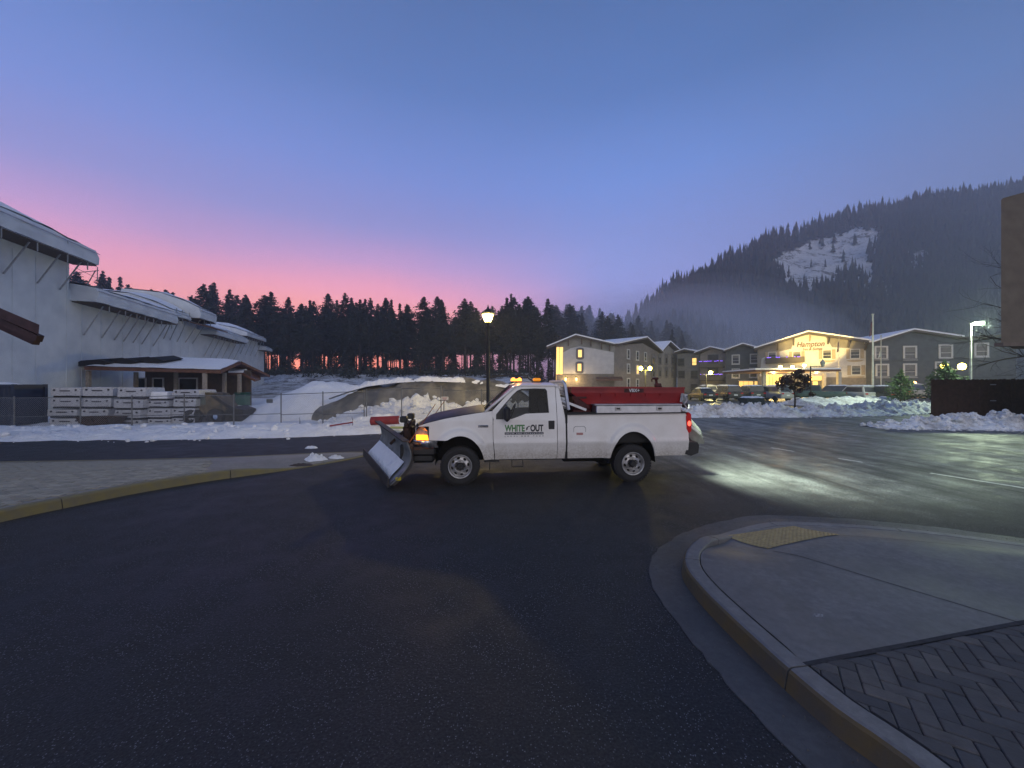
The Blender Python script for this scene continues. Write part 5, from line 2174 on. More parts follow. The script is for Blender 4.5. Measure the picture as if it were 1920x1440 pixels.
b.build('rafter', REDW, kb)
for x, y in ((-15.2, 9.0), (-18.5, 11.5)):
    MB().box((x - ko.x, y - ko.y, 2.1), (.22, .22, 4.2), .02).build('post', REDW, kb)
# ------------------------------------------------------------------ hotel across the parking lot
STW = M('white_stucco', (.50, .50, .51), .8, c2=(.43, .43, .45), scale=1.2, bump=.1, bscale=12)
STT = M('taupe_stucco', (.20, .185, .175), .8, c2=(.16, .15, .145), scale=1.2, bump=.1, bscale=12)
STG = M('grey_green_stucco', (.25, .25, .235), .8, c2=(.20, .20, .19), scale=1.2, bump=.1, bscale=12)
STB = M('slate_blue_stucco', (.070, .085, .105), .8, c2=(.055, .065, .085), scale=1.2, bump=.1, bscale=12)
STBE = M('beige_stucco', (.27, .25, .21), .8, c2=(.22, .20, .17), scale=1.2, bump=.1, bscale=12)
STONE = M('stone_base', (.13, .12, .11), .85, c2=(.20, .18, .16), scale=2.2, bump=.6, bscale=5)
TRIMW = M('pale_window_frame', (.55, .55, .54), .7, c2=(.48, .48, .47), scale=4)
TRIMD = M('grey_shutter', (.14, .14, .16), .7)
TAUPE = M('tan_shutter', (.33, .28, .20), .7, c2=(.28, .23, .17), scale=4)
BRN = M('brown_eave_timber', (.06, .05, .045), .75, c2=(.085, .07, .06), scale=3, bump=.1)
DPANE = M('dark_glass', (.030, .034, .04), .12, c2=(.05, .055, .06), scale=1.5, spec=.6)
LIT = emat('lit_window', (1.0, .62, .18), 1.35)
LITW = emat('lit_lobby', (1.0, .58, .15), 1.2)

hotel = empty('hotel', (30, 75, 0), 0, 'three storey alpine style hotel with stepped gables and lit entrance', 'hotel')
ho = Vector((30, 75, 0))


class Plane:
    """upright plane between two ground points; u metres along, z up, o out towards the viewer"""

    def __init__(s, pa, da, pb, db):
        s.a, s.b = P(pa, CY, da), P(pb, CY, db)
        s.a.z = s.b.z = 0
        s.t = (s.b - s.a).normalized()
        s.n = Vector((s.t.y, -s.t.x, 0))
        s.L = (s.b - s.a).length

    def at(s, u, z, o=0.0):
        return s.a + s.t * u + s.n * o + Vector((0, 0, z)) - ho

    def px(s, px, py):
        """(u, z) where the ray through photo pixel meets the plane"""
        d = Vector(((px - CX) / F, 1, 0))
        # a + t*u = d*k
        det = s.t.x * (-d.y) - (-d.x) * s.t.y
        k = (s.t.x * (-s.a.y) - s.t.y * (-s.a.x)) / det
        hit = d * k
        return (hit - s.a).dot(s.t), CZ - (py - CY) / F * k


def wall_poly(pl_, pts, mat, depth=8.0, name='wall'):
    b = MB()
    b.prism(pts, lambda u, z: pl_.at(u, z, 0), lambda u, z: pl_.at(u, z, -depth))
    return b.build(name, mat, hotel)


def gable_roof(pl_, u0, z0, up_, zp, u1, z1, depth=10.0, over=.9, th=.35, snow=True):
    """two roof slabs over a gable plus their snow"""
    r = empty('roof', (0, 0, 0))
    r.parent = hotel
    for (ua, za), (ub, zb) in (((u0, z0), (up_, zp)), ((up_, zp), (u1, z1))):
        sl = (zb - za) / (ub - ua)
        b = MB()
        b.prism([(ua, za), (ub, zb), (ub, zb - th), (ua, za - th)], lambda u, z: pl_.at(u, z, over), lambda u, z: pl_.at(u, z, -depth))
        b.build('roof_slab', BRN, r)
        if snow:
            b = MB()
            b.prism([(ua, za + .01), (ub, zb + .01), (ub, zb + .26), (ua, za + .24)], lambda u, z: pl_.at(u, z, over + .04), lambda u, z: pl_.at(u, z, -depth))
            b.build('roof_snow', ROOFSNOW, r)
    return r


def window(pl_, px, py, w, h, frame=TRIMW, pane=DPANE, fw=.16, mull=True, surround=None, blind=0.0, shut=None, off=0.0):
    u, z = pl_.px(px, py)
    M4 = Matrix((pl_.t, pl_.n * -1, Vector((0, 0, 1)))).transposed().to_4x4()
    M4.translation = pl_.at(u, z, off)
    key = (w, h, frame.name, fw, mull)
    if key not in window.cache:
        b = MB()
        for sx_ in (-1, 1):
            b.box((sx_ * (w / 2 + fw / 2), -.04, 0), (fw, .12, h + 2 * fw))
        for sz_ in (-1, 1):
            b.box((0, -.04, sz_ * (h / 2 + fw / 2)), (w, .12, fw))
        b.box((0, -.08, -h / 2 - fw - .04), (w + 2 * fw + .1, .2, .08))
        if mull:
            b.box((0, -.03, -h * .12), (w, .05, .06))
        window.cache[key] = b.mesh('window', frame)
    o = link('window', window.cache[key], hotel)
    o.matrix_basis = M4
    if w > 0:
        b = MB()
        b.box((0, .0, 0), (w, .03, h))
        b.build('pane', pane, o)
        if blind:
            b = MB()
            b.box((0, -.022, h * (.5 - blind / 2)), (w * .96, .012, h * blind))
            b.build('blind', M('window_blind', (.16, .16, .16), .8), o)
    if surround:
        b = MB()
        n = 12
        rr = w / 2 + fw + .32
        pts = [(rr * math.cos(math.pi * k / n), h / 2 + .12 + .35 * math.sin(math.pi * k / n)) for k in range(n + 1)]
        pts += [(-rr * math.cos(math.pi * k / n), -h / 2 - .15 - .35 * math.sin(math.pi * k / n)) for k in range(n + 1)]
        b.prism(pts, lambda x, z: (x, -.012, z), lambda x, z: (x, .05, z))
        b.build('surround', surround, o)
    if shut:
        for sx_ in (-1, 1):
            b = MB()
            b.box((sx_ * (w / 2 + fw + .28), -.04, 0), (.5, .06, h + .25), .02)
            b.build('shutter', shut, o)
    return o


window.cache = {}
H3 = 12.0
# A: white gable end at the left
pa = Plane(1043, 80, 1152, 77.5)
ua, za = pa.px(1026, 652)
up_, zp = pa.px(1080, 630)
ub, zb = pa.px(1151, 646.5)
wall_poly(pa, [(0, 0), (0, za + .6), (up_, zp - .2), (pa.L, zb - .1), (pa.L, 0)], STG, 12)
cu = [pa.px(x, y) for x, y in ((1056, 702), (1056, 662), (1070, 654), (1087, 650.5), (1110, 654), (1151, 662), (1151, 702))]
b = MB()
b.prism(cu, lambda u, z: pa.at(min(u, pa.L - .01), z, .05), lambda u, z: pa.at(min(u, pa.L - .01), z, .003))
b.build('white_panel', STW, hotel)
u, z = pa.px(1100, 702.5)
b = MB()
b.prism([(.02, 0), (.02, z), (pa.L - .02, z), (pa.L - .02, 0)], lambda u, z: pa.at(u, z, .14), lambda u, z: pa.at(u, z, .004))
b.build('stone_base', STONE, hotel)
gable_roof(pa, ua, za, up_, zp, ub, zb, 14)
for px, py in ((1087.5, 664), (1086.5, 690)):
    window(pa, px, py, .75, 1.5, TRIMD, LIT, .12, False, TRIMD, off=.09)
# tall lit stair window
for k, (x0, x1) in enumerate(((1043.6, 1048.6), (1049.6, 1055.5))):
    pts = [pa.px(x, y) for x, y in ((x0, 652), (x1, 652), (x1 - 1, 716), (x0 - 1, 716))]
    b = MB()
    b.prism(pts, lambda u, z: pa.at(u, z, .12), lambda u, z: pa.at(u, z, .02))
    b.build('stair_window', LIT, hotel)
# eave brackets
for px in (1066, 1091, 1108, 1128, 1143):
    u, z = pa.px(px, 652)
    zr = zp + (zb - zp) * (u - up_) / (ub - up_) if u > up_ else za + (zp - za) * (u - ua) / (up_ - ua)
    b = MB()
    b.bar(pa.at(u, zr - .45, .85), pa.at(u, zr - 1.5, .05), .22)
    b.build('eave_bracket', BRN, hotel)
# low lit side entrance with two lanterns
WARM = (1.0, .66, .25)
for px in (1061, 1081):
    u, z = pa.px(px, 713)
    b = MB()
    b.lathe([(.02, .55), (.2, .42), (.22, .38), (.16, -.05), (.05, -.1), (.001, -.1)], 8, pa.at(u, z - .1, .5))
    b.build('wall_lantern', emat('wall_lantern_lit', (1, .6, .18), 5), hotel, sm=True, auto=.5)
    lamp('lantern_light', 'POINT', pa.at(u, z, 1.3), 260, WARM, hotel, .2)
q = [pa.px(x, y) for x, y in ((1118, 712), (1166, 714))]
b = MB()
b.prism([(q[0][0], q[0][1]), (q[1][0], q[0][1]), (q[1][0], q[0][1] - .35), (q[0][0], q[0][1] - .35)], lambda u, z: pa.at(u, z, 3.0), lambda u, z: pa.at(u, z + .5, .1))
b.build('side_porch_roof', FASC, hotel)
# A2: long side wing running away, two gables
pw = Plane(1152, 77.5, 1268, 101)
u1, z1 = pw.px(1236, 660)
uw, zw = pw.px(1206, 634)
wall_poly(pw, [(.01, 0), (.01, 9.7), (uw * .98, 11.2), (u1, 9.6), (pw.L, 9.6), (pw.L, 0)], STT, 9)
gable_roof(pw, .2, 10.1, uw, zw, u1, z1 - .1, 9.5, 1.0)
u2, z2 = pw.px(1228, 656)
u3, z3 = pw.px(1250, 642)
u4, z4 = pw.px(1274, 663)
gable_roof(pw, u1 - .2, z2 - .2, u3, z3, u4, z4, 9.5, 1.0)
wall_poly(pw, [(u1, 9.6), (u3, z3 - .4), (u4 - .4, 9.6)], STG, 6, 'gable_wall')
b = MB()
b.prism([(u1 - 1, 0), (u1 - 1, 9.5), (pw.L - .02, 9.5), (pw.L - .02, 0)], lambda u, z: pw.at(u, z, .10), lambda u, z: pw.at(u, z, .004))
b.build('grey_panel', STG, hotel)
for px, ys in ((1178, (665, 692, 719)), (1195, (668, 694, 720)), (1209, (670, 695))):
    for k, y in enumerate(ys):
        window(pw, px, y, .95, 1.7, TRIMW, LIT if (px, k) in ((1195, 1),) else DPANE, .2, True, blind=.4 if k == 1 and px != 1195 else 0, off=.12 if px > 1200 else .01)
for px in (1224, 1236, 1248, 1260):
    for y in (675, 699):
        window(pw, px + .2, y, 1.1, 2.0, TRIMD, DPANE, .14, False, TRIMD, blind=.3, off=.14)
# B1..B3: three blocks coming forward
pb1 = Plane(1270, 98, 1312, 94)
uL, zL = pb1.px(1273, 662)
uP, zP = pb1.px(1286, 656)
uR, zR = pb1.px(1313, 662)
wall_poly(pb1, [(0, 0), (0, 9.7), (pb1.L, 9.7), (pb1.L, 0)], STG)
gable_roof(pb1, -.4, zL, uP, zP, pb1.L + .5, zR)
for px, y, lit in ((1277, 680, 0), (1302, 679, 1), (1278, 703, 0), (1302, 703, 0), (1302, 728, 0)):
    window(pb1, px, y, 1.0 if lit else 1.5, 1.7, TRIMD, LIT if lit else DPANE, .12, True)
pb2 = Plane(1313, 93, 1361, 89)
uL, zL = pb2.px(1304, 663)
uP, zP = pb2.px(1334, 652)
uR, zR = pb2.px(1360, 658)
wall_poly(pb2, [(0, 0), (0, 9.2), (uP, zP - .35), (pb2.L, 9.4), (pb2.L, 0)], STBE)
gable_roof(pb2, uL, zL, uP, zP, uR, zR)
LEDV = emat('violet_led', (.28, .12, 1.0), 2.2)
for y in (680, 704):
    u0, z = pb2.px(1314, y)
    b = MB()
    b.prism([(.2, 0), (pb2.L - .2, 0), (pb2.L - .2, 1.3), (.2, 1.3)], lambda u, v: pb2.at(u, v, z - 1.25) * 0 + pb2.at(u, z - 1.3, v), lambda u, v: pb2.at(u, z - 1.45, v))
    b.build('balcony_floor', BRN, hotel)
    b = MB()
    b.bar(pb2.at(.2, z, 1.3), pb2.at(pb2.L - .2, z, 1.3), .08)
    for k in range(26):
        u = .2 + (pb2.L - .4) * k / 25
        b.bar(pb2.at(u, z, 1.3), pb2.at(u, z - 1.3, 1.3), .05)
    b.build('balcony_rail', BRN, hotel)
    rr = random.Random(y)
    b = MB()
    u = .3
    while u < pb2.L - .3:
        if rr.random() < .82:
            b.box(pb2.at(u, z + .06 + rr.uniform(-.06, .06), 1.38), (.13, .13, .11))
        u += .26
    b.build('light_string', LEDV, hotel)
    window(pb2, 1337, y - 6, 2.2, 1.9, TRIMD, DPANE, .12, False)
pb3 = Plane(1361, 87, 1428, 83.5)
uL, zL = pb3.px(1357, 659)
uP, zP = pb3.px(1393, 646)
uR, zR = pb3.px(1426, 655)
wall_poly(pb3, [(0, 0), (0, 9.4), (uP, zP - .35), (pb3.L, 9.6), (pb3.L, 0)], STB, 10)
gable_roof(pb3, uL, zL, uP, zP, uR, zR)
for px, y in ((1379.5, 675), (1414, 673.5), (1379.5, 701), (1412.5, 700)):
    window(pb3, px, y, 1.15, 1.75, TRIMW, DPANE, .22, True, blind=.35)
for px in (1390, 1399, 1408, 1419):
    u, z = pb3.px(px, 729)
    b = MB()
    b.prism([(u - .42, 1.1), (u + .42, 1.1), (u + .42, 2.6), (u - .42, 2.6)], lambda u, z: pb3.at(u, z, .06), lambda u, z: pb3.at(u, z, .01))
    b.build('lobby_window', LITW, hotel)
b = MB()
b.bar(pb3.at(2.4, 2.75, .1), pb3.at(pb3.L - .2, 2.75, .1), .16)
b.build('lobby_lintel', TRIMW, hotel)
# C: main gable with the sign
pc = Plane(1420, 80, 1634, 70)
uL, zL = pc.px(1414, 655)
uP, zP = pc.px(1516, 624)
uR, zR = pc.px(1632, 641)
zC = lambda u: zL + (zP - zL) * (u - uL) / (uP - uL) if u < uP else zP + (zR - zP) * (u - uP) / (uR - uP)
wall_poly(pc, [(0, 0), (0, zC(0) - .35), (uP, zP - .4), (pc.L, zC(pc.L) - .35), (pc.L, 0)], STT, 12)
b = MB()
arc = [pc.px(x, y) for x, y in ((1424, 707), (1428, 674), (1440, 666), (1462, 660), (1484, 655), (1488, 640), (1490, 633.5), (1516, 628.5), (1548, 632.5), (1556, 645), (1560, 652), (1590, 654), (1632, 660), (1632, 709))]
b.prism(arc, lambda u, z: pc.at(min(max(u, .1), pc.L - .1), z, .06), lambda u, z: pc.at(min(max(u, .1), pc.L - .1), z, .003))
b.build('white_panel', STW, hotel)
u, z = pc.px(1600, 710)
b = MB()
b.prism([(.02, 0), (.02, 3.1), (pc.L - .02, 3.1), (pc.L - .02, 0)], lambda u, z: pc.at(u, z, .16), lambda u, z: pc.at(u, z, .004))
b.build('stone_base', STONE, hotel)
gable_roof(pc, uL, zL, uP, zP, uR, zR, 14, 1.1, .4)
for px in (1458, 1488, 1518, 1552, 1590, 1622):
    u, z = pc.px(px, 640)
    b = MB()
    b.bar(pc.at(u, zC(u) - .5, 1.0), pc.at(u, zC(u) - 1.7, .08), .24)
    b.build('eave_bracket', TAUPE if px == 1518 else BRN, hotel)
for px, y, m in ((1494, 668.5, TAUPE), (1550.5, 665.5, TAUPE), (1603, 664.5, TAUPE), (1605, 695, TAUPE), (1448, 669, TAUPE)):
    window(pc, px, y, 1.15, 1.55, TRIMW, DPANE, .12, True, shut=m, blind=.3, off=.09)
    u, z = pc.px(px, y)
    b = MB()
    n = 10
    pts = [(u + 1.2 * math.cos(math.pi + math.pi * k / n), z - 1.15 + .35 * math.sin(math.pi + math.pi * k / n)) for k in range(n + 1)]
    b.prism(pts, lambda a, c: pc.at(a, c, .12), lambda a, c: pc.at(a, c, .062))
    b.build('window_apron', TAUPE, hotel)
# balcony planter with violet lights
u0, z = pc.px(1436, 673)
u1_, _ = pc.px(1508, 673)
b = MB()
b.prism([(u0, z - 1.2), (u1_, z - 1.0), (u1_, z), (u0, z)], lambda u, z: pc.at(u, z, 1.3), lambda u, z: pc.at(u, z, .07))
b.build('balcony', BRN, hotel)
b = MB()
rr = random.Random(4)
for k in range(24):
    u = u0 + .3 + (u1_ - u0 - .6) * k / 23
    if rr.random() < .6:
        b.box(pc.at(u, z + .1 + rr.uniform(-.05, .05), 1.2), (.14, .14, .12))
b.build('light_string', LEDV, hotel)
# sign lettering
SGN = M('dark_red_letters', (.10, .03, .02), .6)
for body, px, py, wpx, hpx in (('Hampton', 1494, 652, 52, 10), ('Inn & Suites', 1505, 658.5, 37, 5)):
    me, w = text_mesh('sign_letters', body, 1.0, SGN, .12, offset=.012, shear=.25)
    u0, z0 = pc.px(px, py)
    u1s, _ = pc.px(px + wpx, py)
    sc = (u1s - u0) / w
    hz = hpx / F * 75 / .72
    for v in me.vertices:
        c = v.co.copy()
        v.co = pc.at(u0 + c.x * sc, z0 + c.z * hz, .16 + (-c.y) * .6)
    link('sign_letters', me, hotel)
# entrance canopy
CAN_T = 4.30
q0, q1 = P(1416, CY, 62), P(1577, CY, 60)
cb = MB()
cdir = (q1 - q0).normalized()
cn = Vector((-cdir.y, cdir.x, 0))
cor = [q0, q1, q1 + cn * 14, q0 + cn * 14]
cb.add([Vector((p.x, p.y, CAN_T - .30)) - ho for p in cor] + [Vector((p.x, p.y, CAN_T)) - ho for p in cor], [(0, 1, 2, 3), (4, 5, 6, 7), (0, 1, 5, 4), (1, 2, 6, 5), (2, 3, 7, 6), (3, 0, 4, 7)])
cb.build('canopy_roof', FASC, hotel)
cb = MB()
cb.add([Vector((p.x, p.y, CAN_T + .01)) - ho for p in cor] + [Vector((p.x, p.y, CAN_T + .24)) - ho for p in cor], [(0, 1, 2, 3), (4, 5, 6, 7), (0, 1, 5, 4), (1, 2, 6, 5), (2, 3, 7, 6), (3, 0, 4, 7)])
cb.build('canopy_snow', ROOFSNOW, hotel)
for k, (px, D) in enumerate(((1432, 62.6), (1573, 60.8), (1545, 72), (1436, 73))):
    p = P(px, CY, D)
    MB().box((p.x - ho.x, p.y - ho.y, 2.0), (.5, .5, 3.99), .04).build('canopy_post', M('pale_post', (.5, .46, .38), .7), hotel)
# lobby glazing
b = MB()
u0, _ = pc.px(1437, 720)
u1c, _ = pc.px(1468, 720)
for k in range(5):
    a = u0 + (u1c - u0) * k / 5
    e = u0 + (u1c - u0) * (k + .86) / 5
    bb = MB()
    bb.prism([(a, .6), (e, .6), (e, 3.9), (a, 3.9)], lambda u, z: pc.at(u, z, .24), lambda u, z: pc.at(u, z, .17))
    bb.build('lobby_window', LITW, hotel)
for px0, px1, z0, z1 in ((1512, 1521, .2, 2.5), (1524, 1533, .2, 2.5), (1508, 1540, 2.7, 3.5)):
    a, _ = pc.px(px0, 720)
    e, _ = pc.px(px1, 720)
    bb = MB()
    bb.prism([(a, z0), (e, z0), (e, z1), (a, z1)], lambda u, z: pc.at(u, z, .24), lambda u, z: pc.at(u, z, .17))
    bb.build('entrance_door' if z0 < 1 else 'lobby_window', emat('lit_door', (1.0, .60, .15), 1.3), hotel)
YEL = (1.0, .72, .22)
for px in (1450, 1490, 1530):
    p = P(px, CY, 67)
    lamp('canopy_light', 'POINT', (p.x - ho.x, p.y - ho.y, 3.7), 2600, (1.0, .66, .22), hotel, .3)
    b = MB()
    b.lathe([(.001, 0), (.22, 0), (.22, .08), (.001, .1)], 12, (p.x - ho.x, p.y - ho.y, 3.88))
    b.build('canopy_downlight', emat('downlight_lens', (1, .75, .35), 6), hotel)
# floodlights on the canopy roof washing the sign gable
for k, (px, py) in enumerate(((1463, 690), (1486, 690), (1508, 687))):
    p = P(px, py - 1, 61.5)
    b = MB()
    b.box(p - ho + Vector((0, 0, 0)), (.5, .25, .34), .06)
    b.bar(p - ho + Vector((0, 0, -.1)), Vector((p.x, p.y, CAN_T)) - ho, .1)
    b.build('floodlight', emat('flood_lens', (1.0, .78, .22), 26), hotel)
    lamp('flood', 'SPOT', p - ho + Vector((0, .3, .30)), 15000, (1.0, .70, .20), hotel, .2, target=pc.at(*pc.px(1522 + 4 * k, 636), 0), spot=34, blend=.25)
    lamp('flood_spill', 'POINT', p - ho + Vector((0, -.6, .3)), 260, (1.0, .82, .25), hotel, .25)
# D: dark right wing
pd = Plane(1634, 69, 1905, 65)
uL, zL = pd.px(1632, 643)
uP, zP = pd.px(1708, 620)
uR, zR = pd.px(1800, 633.5)
wall_poly(pd, [(0, 0), (0, zL - .3), (uP, zP - .4), (uR, zR - .4), (pd.L, zR - .2), (pd.L, 0)], STB, 12)
gable_roof(pd, uL, zL, uP, zP, uR, zR, 13, .8, .3)
b = MB()
b.prism([(uR, zR), (pd.L, zR + .4), (pd.L, zR + .1), (uR, zR - .3)], lambda u, z: pd.at(u, z, .8), lambda u, z: pd.at(u, z, -10))
b.build('roof_slab', BRN, hotel)
for px, y in ((1652, 662.5), (1706, 662.5), (1773, 660), (1840, 657), (1654, 696), (1706, 695.5), (1766, 692)):
    window(pd, px, y, 1.55, 1.95, TRIMW, DPANE, .26, True, blind=.45 if px < 1760 else .2)
b = MB()
for z_ in (6.35, 3.2):
    b.bar(pd.at(.1, z_, .05), pd.at(pd.L, z_, .05), .12, .3)
b.build('storey_band', STB, hotel)
for px, py, D, e, c in ((1656, 729, 62, 160, (1, .8, .4)), (1715, 722, 60, 260, (1, .55, .15))):
    p = P(px, py, D)
    b = MB()
    b.lathe([(.12, -.3), (.2, 0), (.22, .3), (.1, .45), (.001, .5)], 10, p - ho)
    b.build('wall_lantern', emat('garden_lamp%d' % px, c, 9), hotel, sm=True)
    lamp('garden_light', 'POINT', p - ho + Vector((0, -.5, .3)), e, c, hotel, .2)

# ------------------------------------------------------------------ lamps, poles, cars of the lot


def lot_lamp(px, py, D, label, heads, energy, color, emit, pole_r=.06, mat=None, arm=0.0, green=False):
    top = P(px, py, D)
    root = empty('lamp_post', (top.x, top.y, 0), 0, label, 'lamp post', 'lamp posts of the parking lot')
    b = MB()
    b.lathe([(.16, 0), (.16, .3), (pole_r * 1.3, .34), (pole_r, top.z - .1), (.02, top.z)], 10)
    if arm:
        b.bar((-arm, 0, top.z - .1), (arm, 0, top.z - .1), .06)
    b.build('post', mat or IRON, root, sm=True, auto=.6)
    for hx in heads:
        b = MB()
        b.lathe([(.05, -.1), (.2, -.05), (.26, .15), (.22, .34), (.1, .44), (.001, .46)], 12, (hx, 0, top.z))
        b.build('globe', emat('globe_%s' % label[:12].replace(' ', '_'), color, emit), root, sm=True)
        lamp('globe_light', 'POINT', (hx, -.5, top.z + .15), energy, color, root, .26)
    return root


lot_lamp(1210, 694, 52, 'lamp post with two bright yellow globes behind the spreader', (-.62, .62), 1100, (1.0, .80, .14), 20, arm=.62)
lot_lamp(1324, 702, 56, 'lamp post with one white and one dim globe behind the pickup tail', (.65,), 900, (1.0, .84, .30), 24, arm=.7)
lot_lamp(1787, 692, 33, 'lamp post with two globes lighting the pine behind the board fence', (-.75, .75), 160, (1.0, .95, .55), 14, arm=.75)
lp = P(1520, 688, 44)
r = empty('lamp_post', (lp.x, lp.y, 0), 0, 'dark lamp post with an unlit hanging lantern before the hotel canopy', 'lamp post', 'lamp posts of the parking lot')
b = MB()
b.tube([(0, 0, 0), (0, 0, lp.z)], .07, 8)
b.bar((-.05, 0, lp.z), (1.35, 0, lp.z), .07)
b.build('post', IRON, r)
b = MB()
b.lathe([(.03, -.1), (.16, 0), (.24, .35), (.26, .4), (.12, .62), (.02, .8)], 8, (1.38, 0, lp.z + .05))
b.build('lantern', M('dim_lantern', (.3, .3, .28), .4), r)
# tall street light right with white-green light
tp_ = P(1820, 606, 30)
r = empty('street_light', (tp_.x, tp_.y, 0), 0, 'tall pale pole with a bright floodlight behind the board fence', 'street light')
b = MB()
b.lathe([(.09, 0), (.08, 2), (.05, tp_.z)], 12)
b.build('pole', M('pale_pole', (.45, .46, .44), .6), r, sm=True)
b = MB()
b.frame((.45, 0, tp_.z + .02), (1, 0, .12), (0, 1, 0), (-.12, 0, 1), (.9, .34, .14), .03)
hd = b.build('lamp_head', GALV, r)
b = MB()
b.box((.5, -.02, tp_.z - .08), (.7, .36, .1), .02)
b.build('lamp_lens', emat('cold_lens', (.86, 1.0, .70), 60), r)
lamp('street_light_beam', 'POINT', (.5, -.4, tp_.z - .35), 4200, (.80, 1.0, .66), r, .3)
# flagpoles
for px, y0, D, rr_, lb in ((1636.5, 592, 45, .085, 'tall white flagpole with a furled flag before the hotel'), (1652, 632, 52, .06, 'shorter flagpole with a small pale pennant right of the tall one'), (1573, 638, 66, .04, 'thin pole with a dark furled banner beside the canopy')):
    t = P(px, y0, D)
    r = empty('flagpole', (t.x, t.y, 0), 0, lb, 'flagpole')
    b = MB()
    b.lathe([(rr_ * 1.4, 0), (rr_ * 1.3, 1), (rr_ * .8, t.z), (rr_ * 1.5, t.z + .05), (rr_ * 1.5, t.z + .14), (.005, t.z + .22)], 10)
    b.build('pole', M('white_pole', (.62, .60, .54), .5), r, sm=True, auto=.8)
    b = MB()
    zt = t.z - (2.0 if px < 1640 and px > 1600 else 3.2 if px > 1640 else 1.7)
    b.grid(8, 12, lambda u, v: (-rr_ - .28 * u * (.4 + .6 * v) + .06 * math.sin(u * 9 + v * 3), .10 * math.sin(u * 11 + v * 2), zt + 1.3 - (1.6 if px != 1652 else .8) * v - .2 * u))
    b.build('flag', M('flag%d' % px, (.05, .05, .09) if px != 1652 else (.7, .68, .62), .8, c2=(.25, .08, .08) if px != 1652 else (.6, .6, .55), scale=4), r, sm=True)


CARP = {}


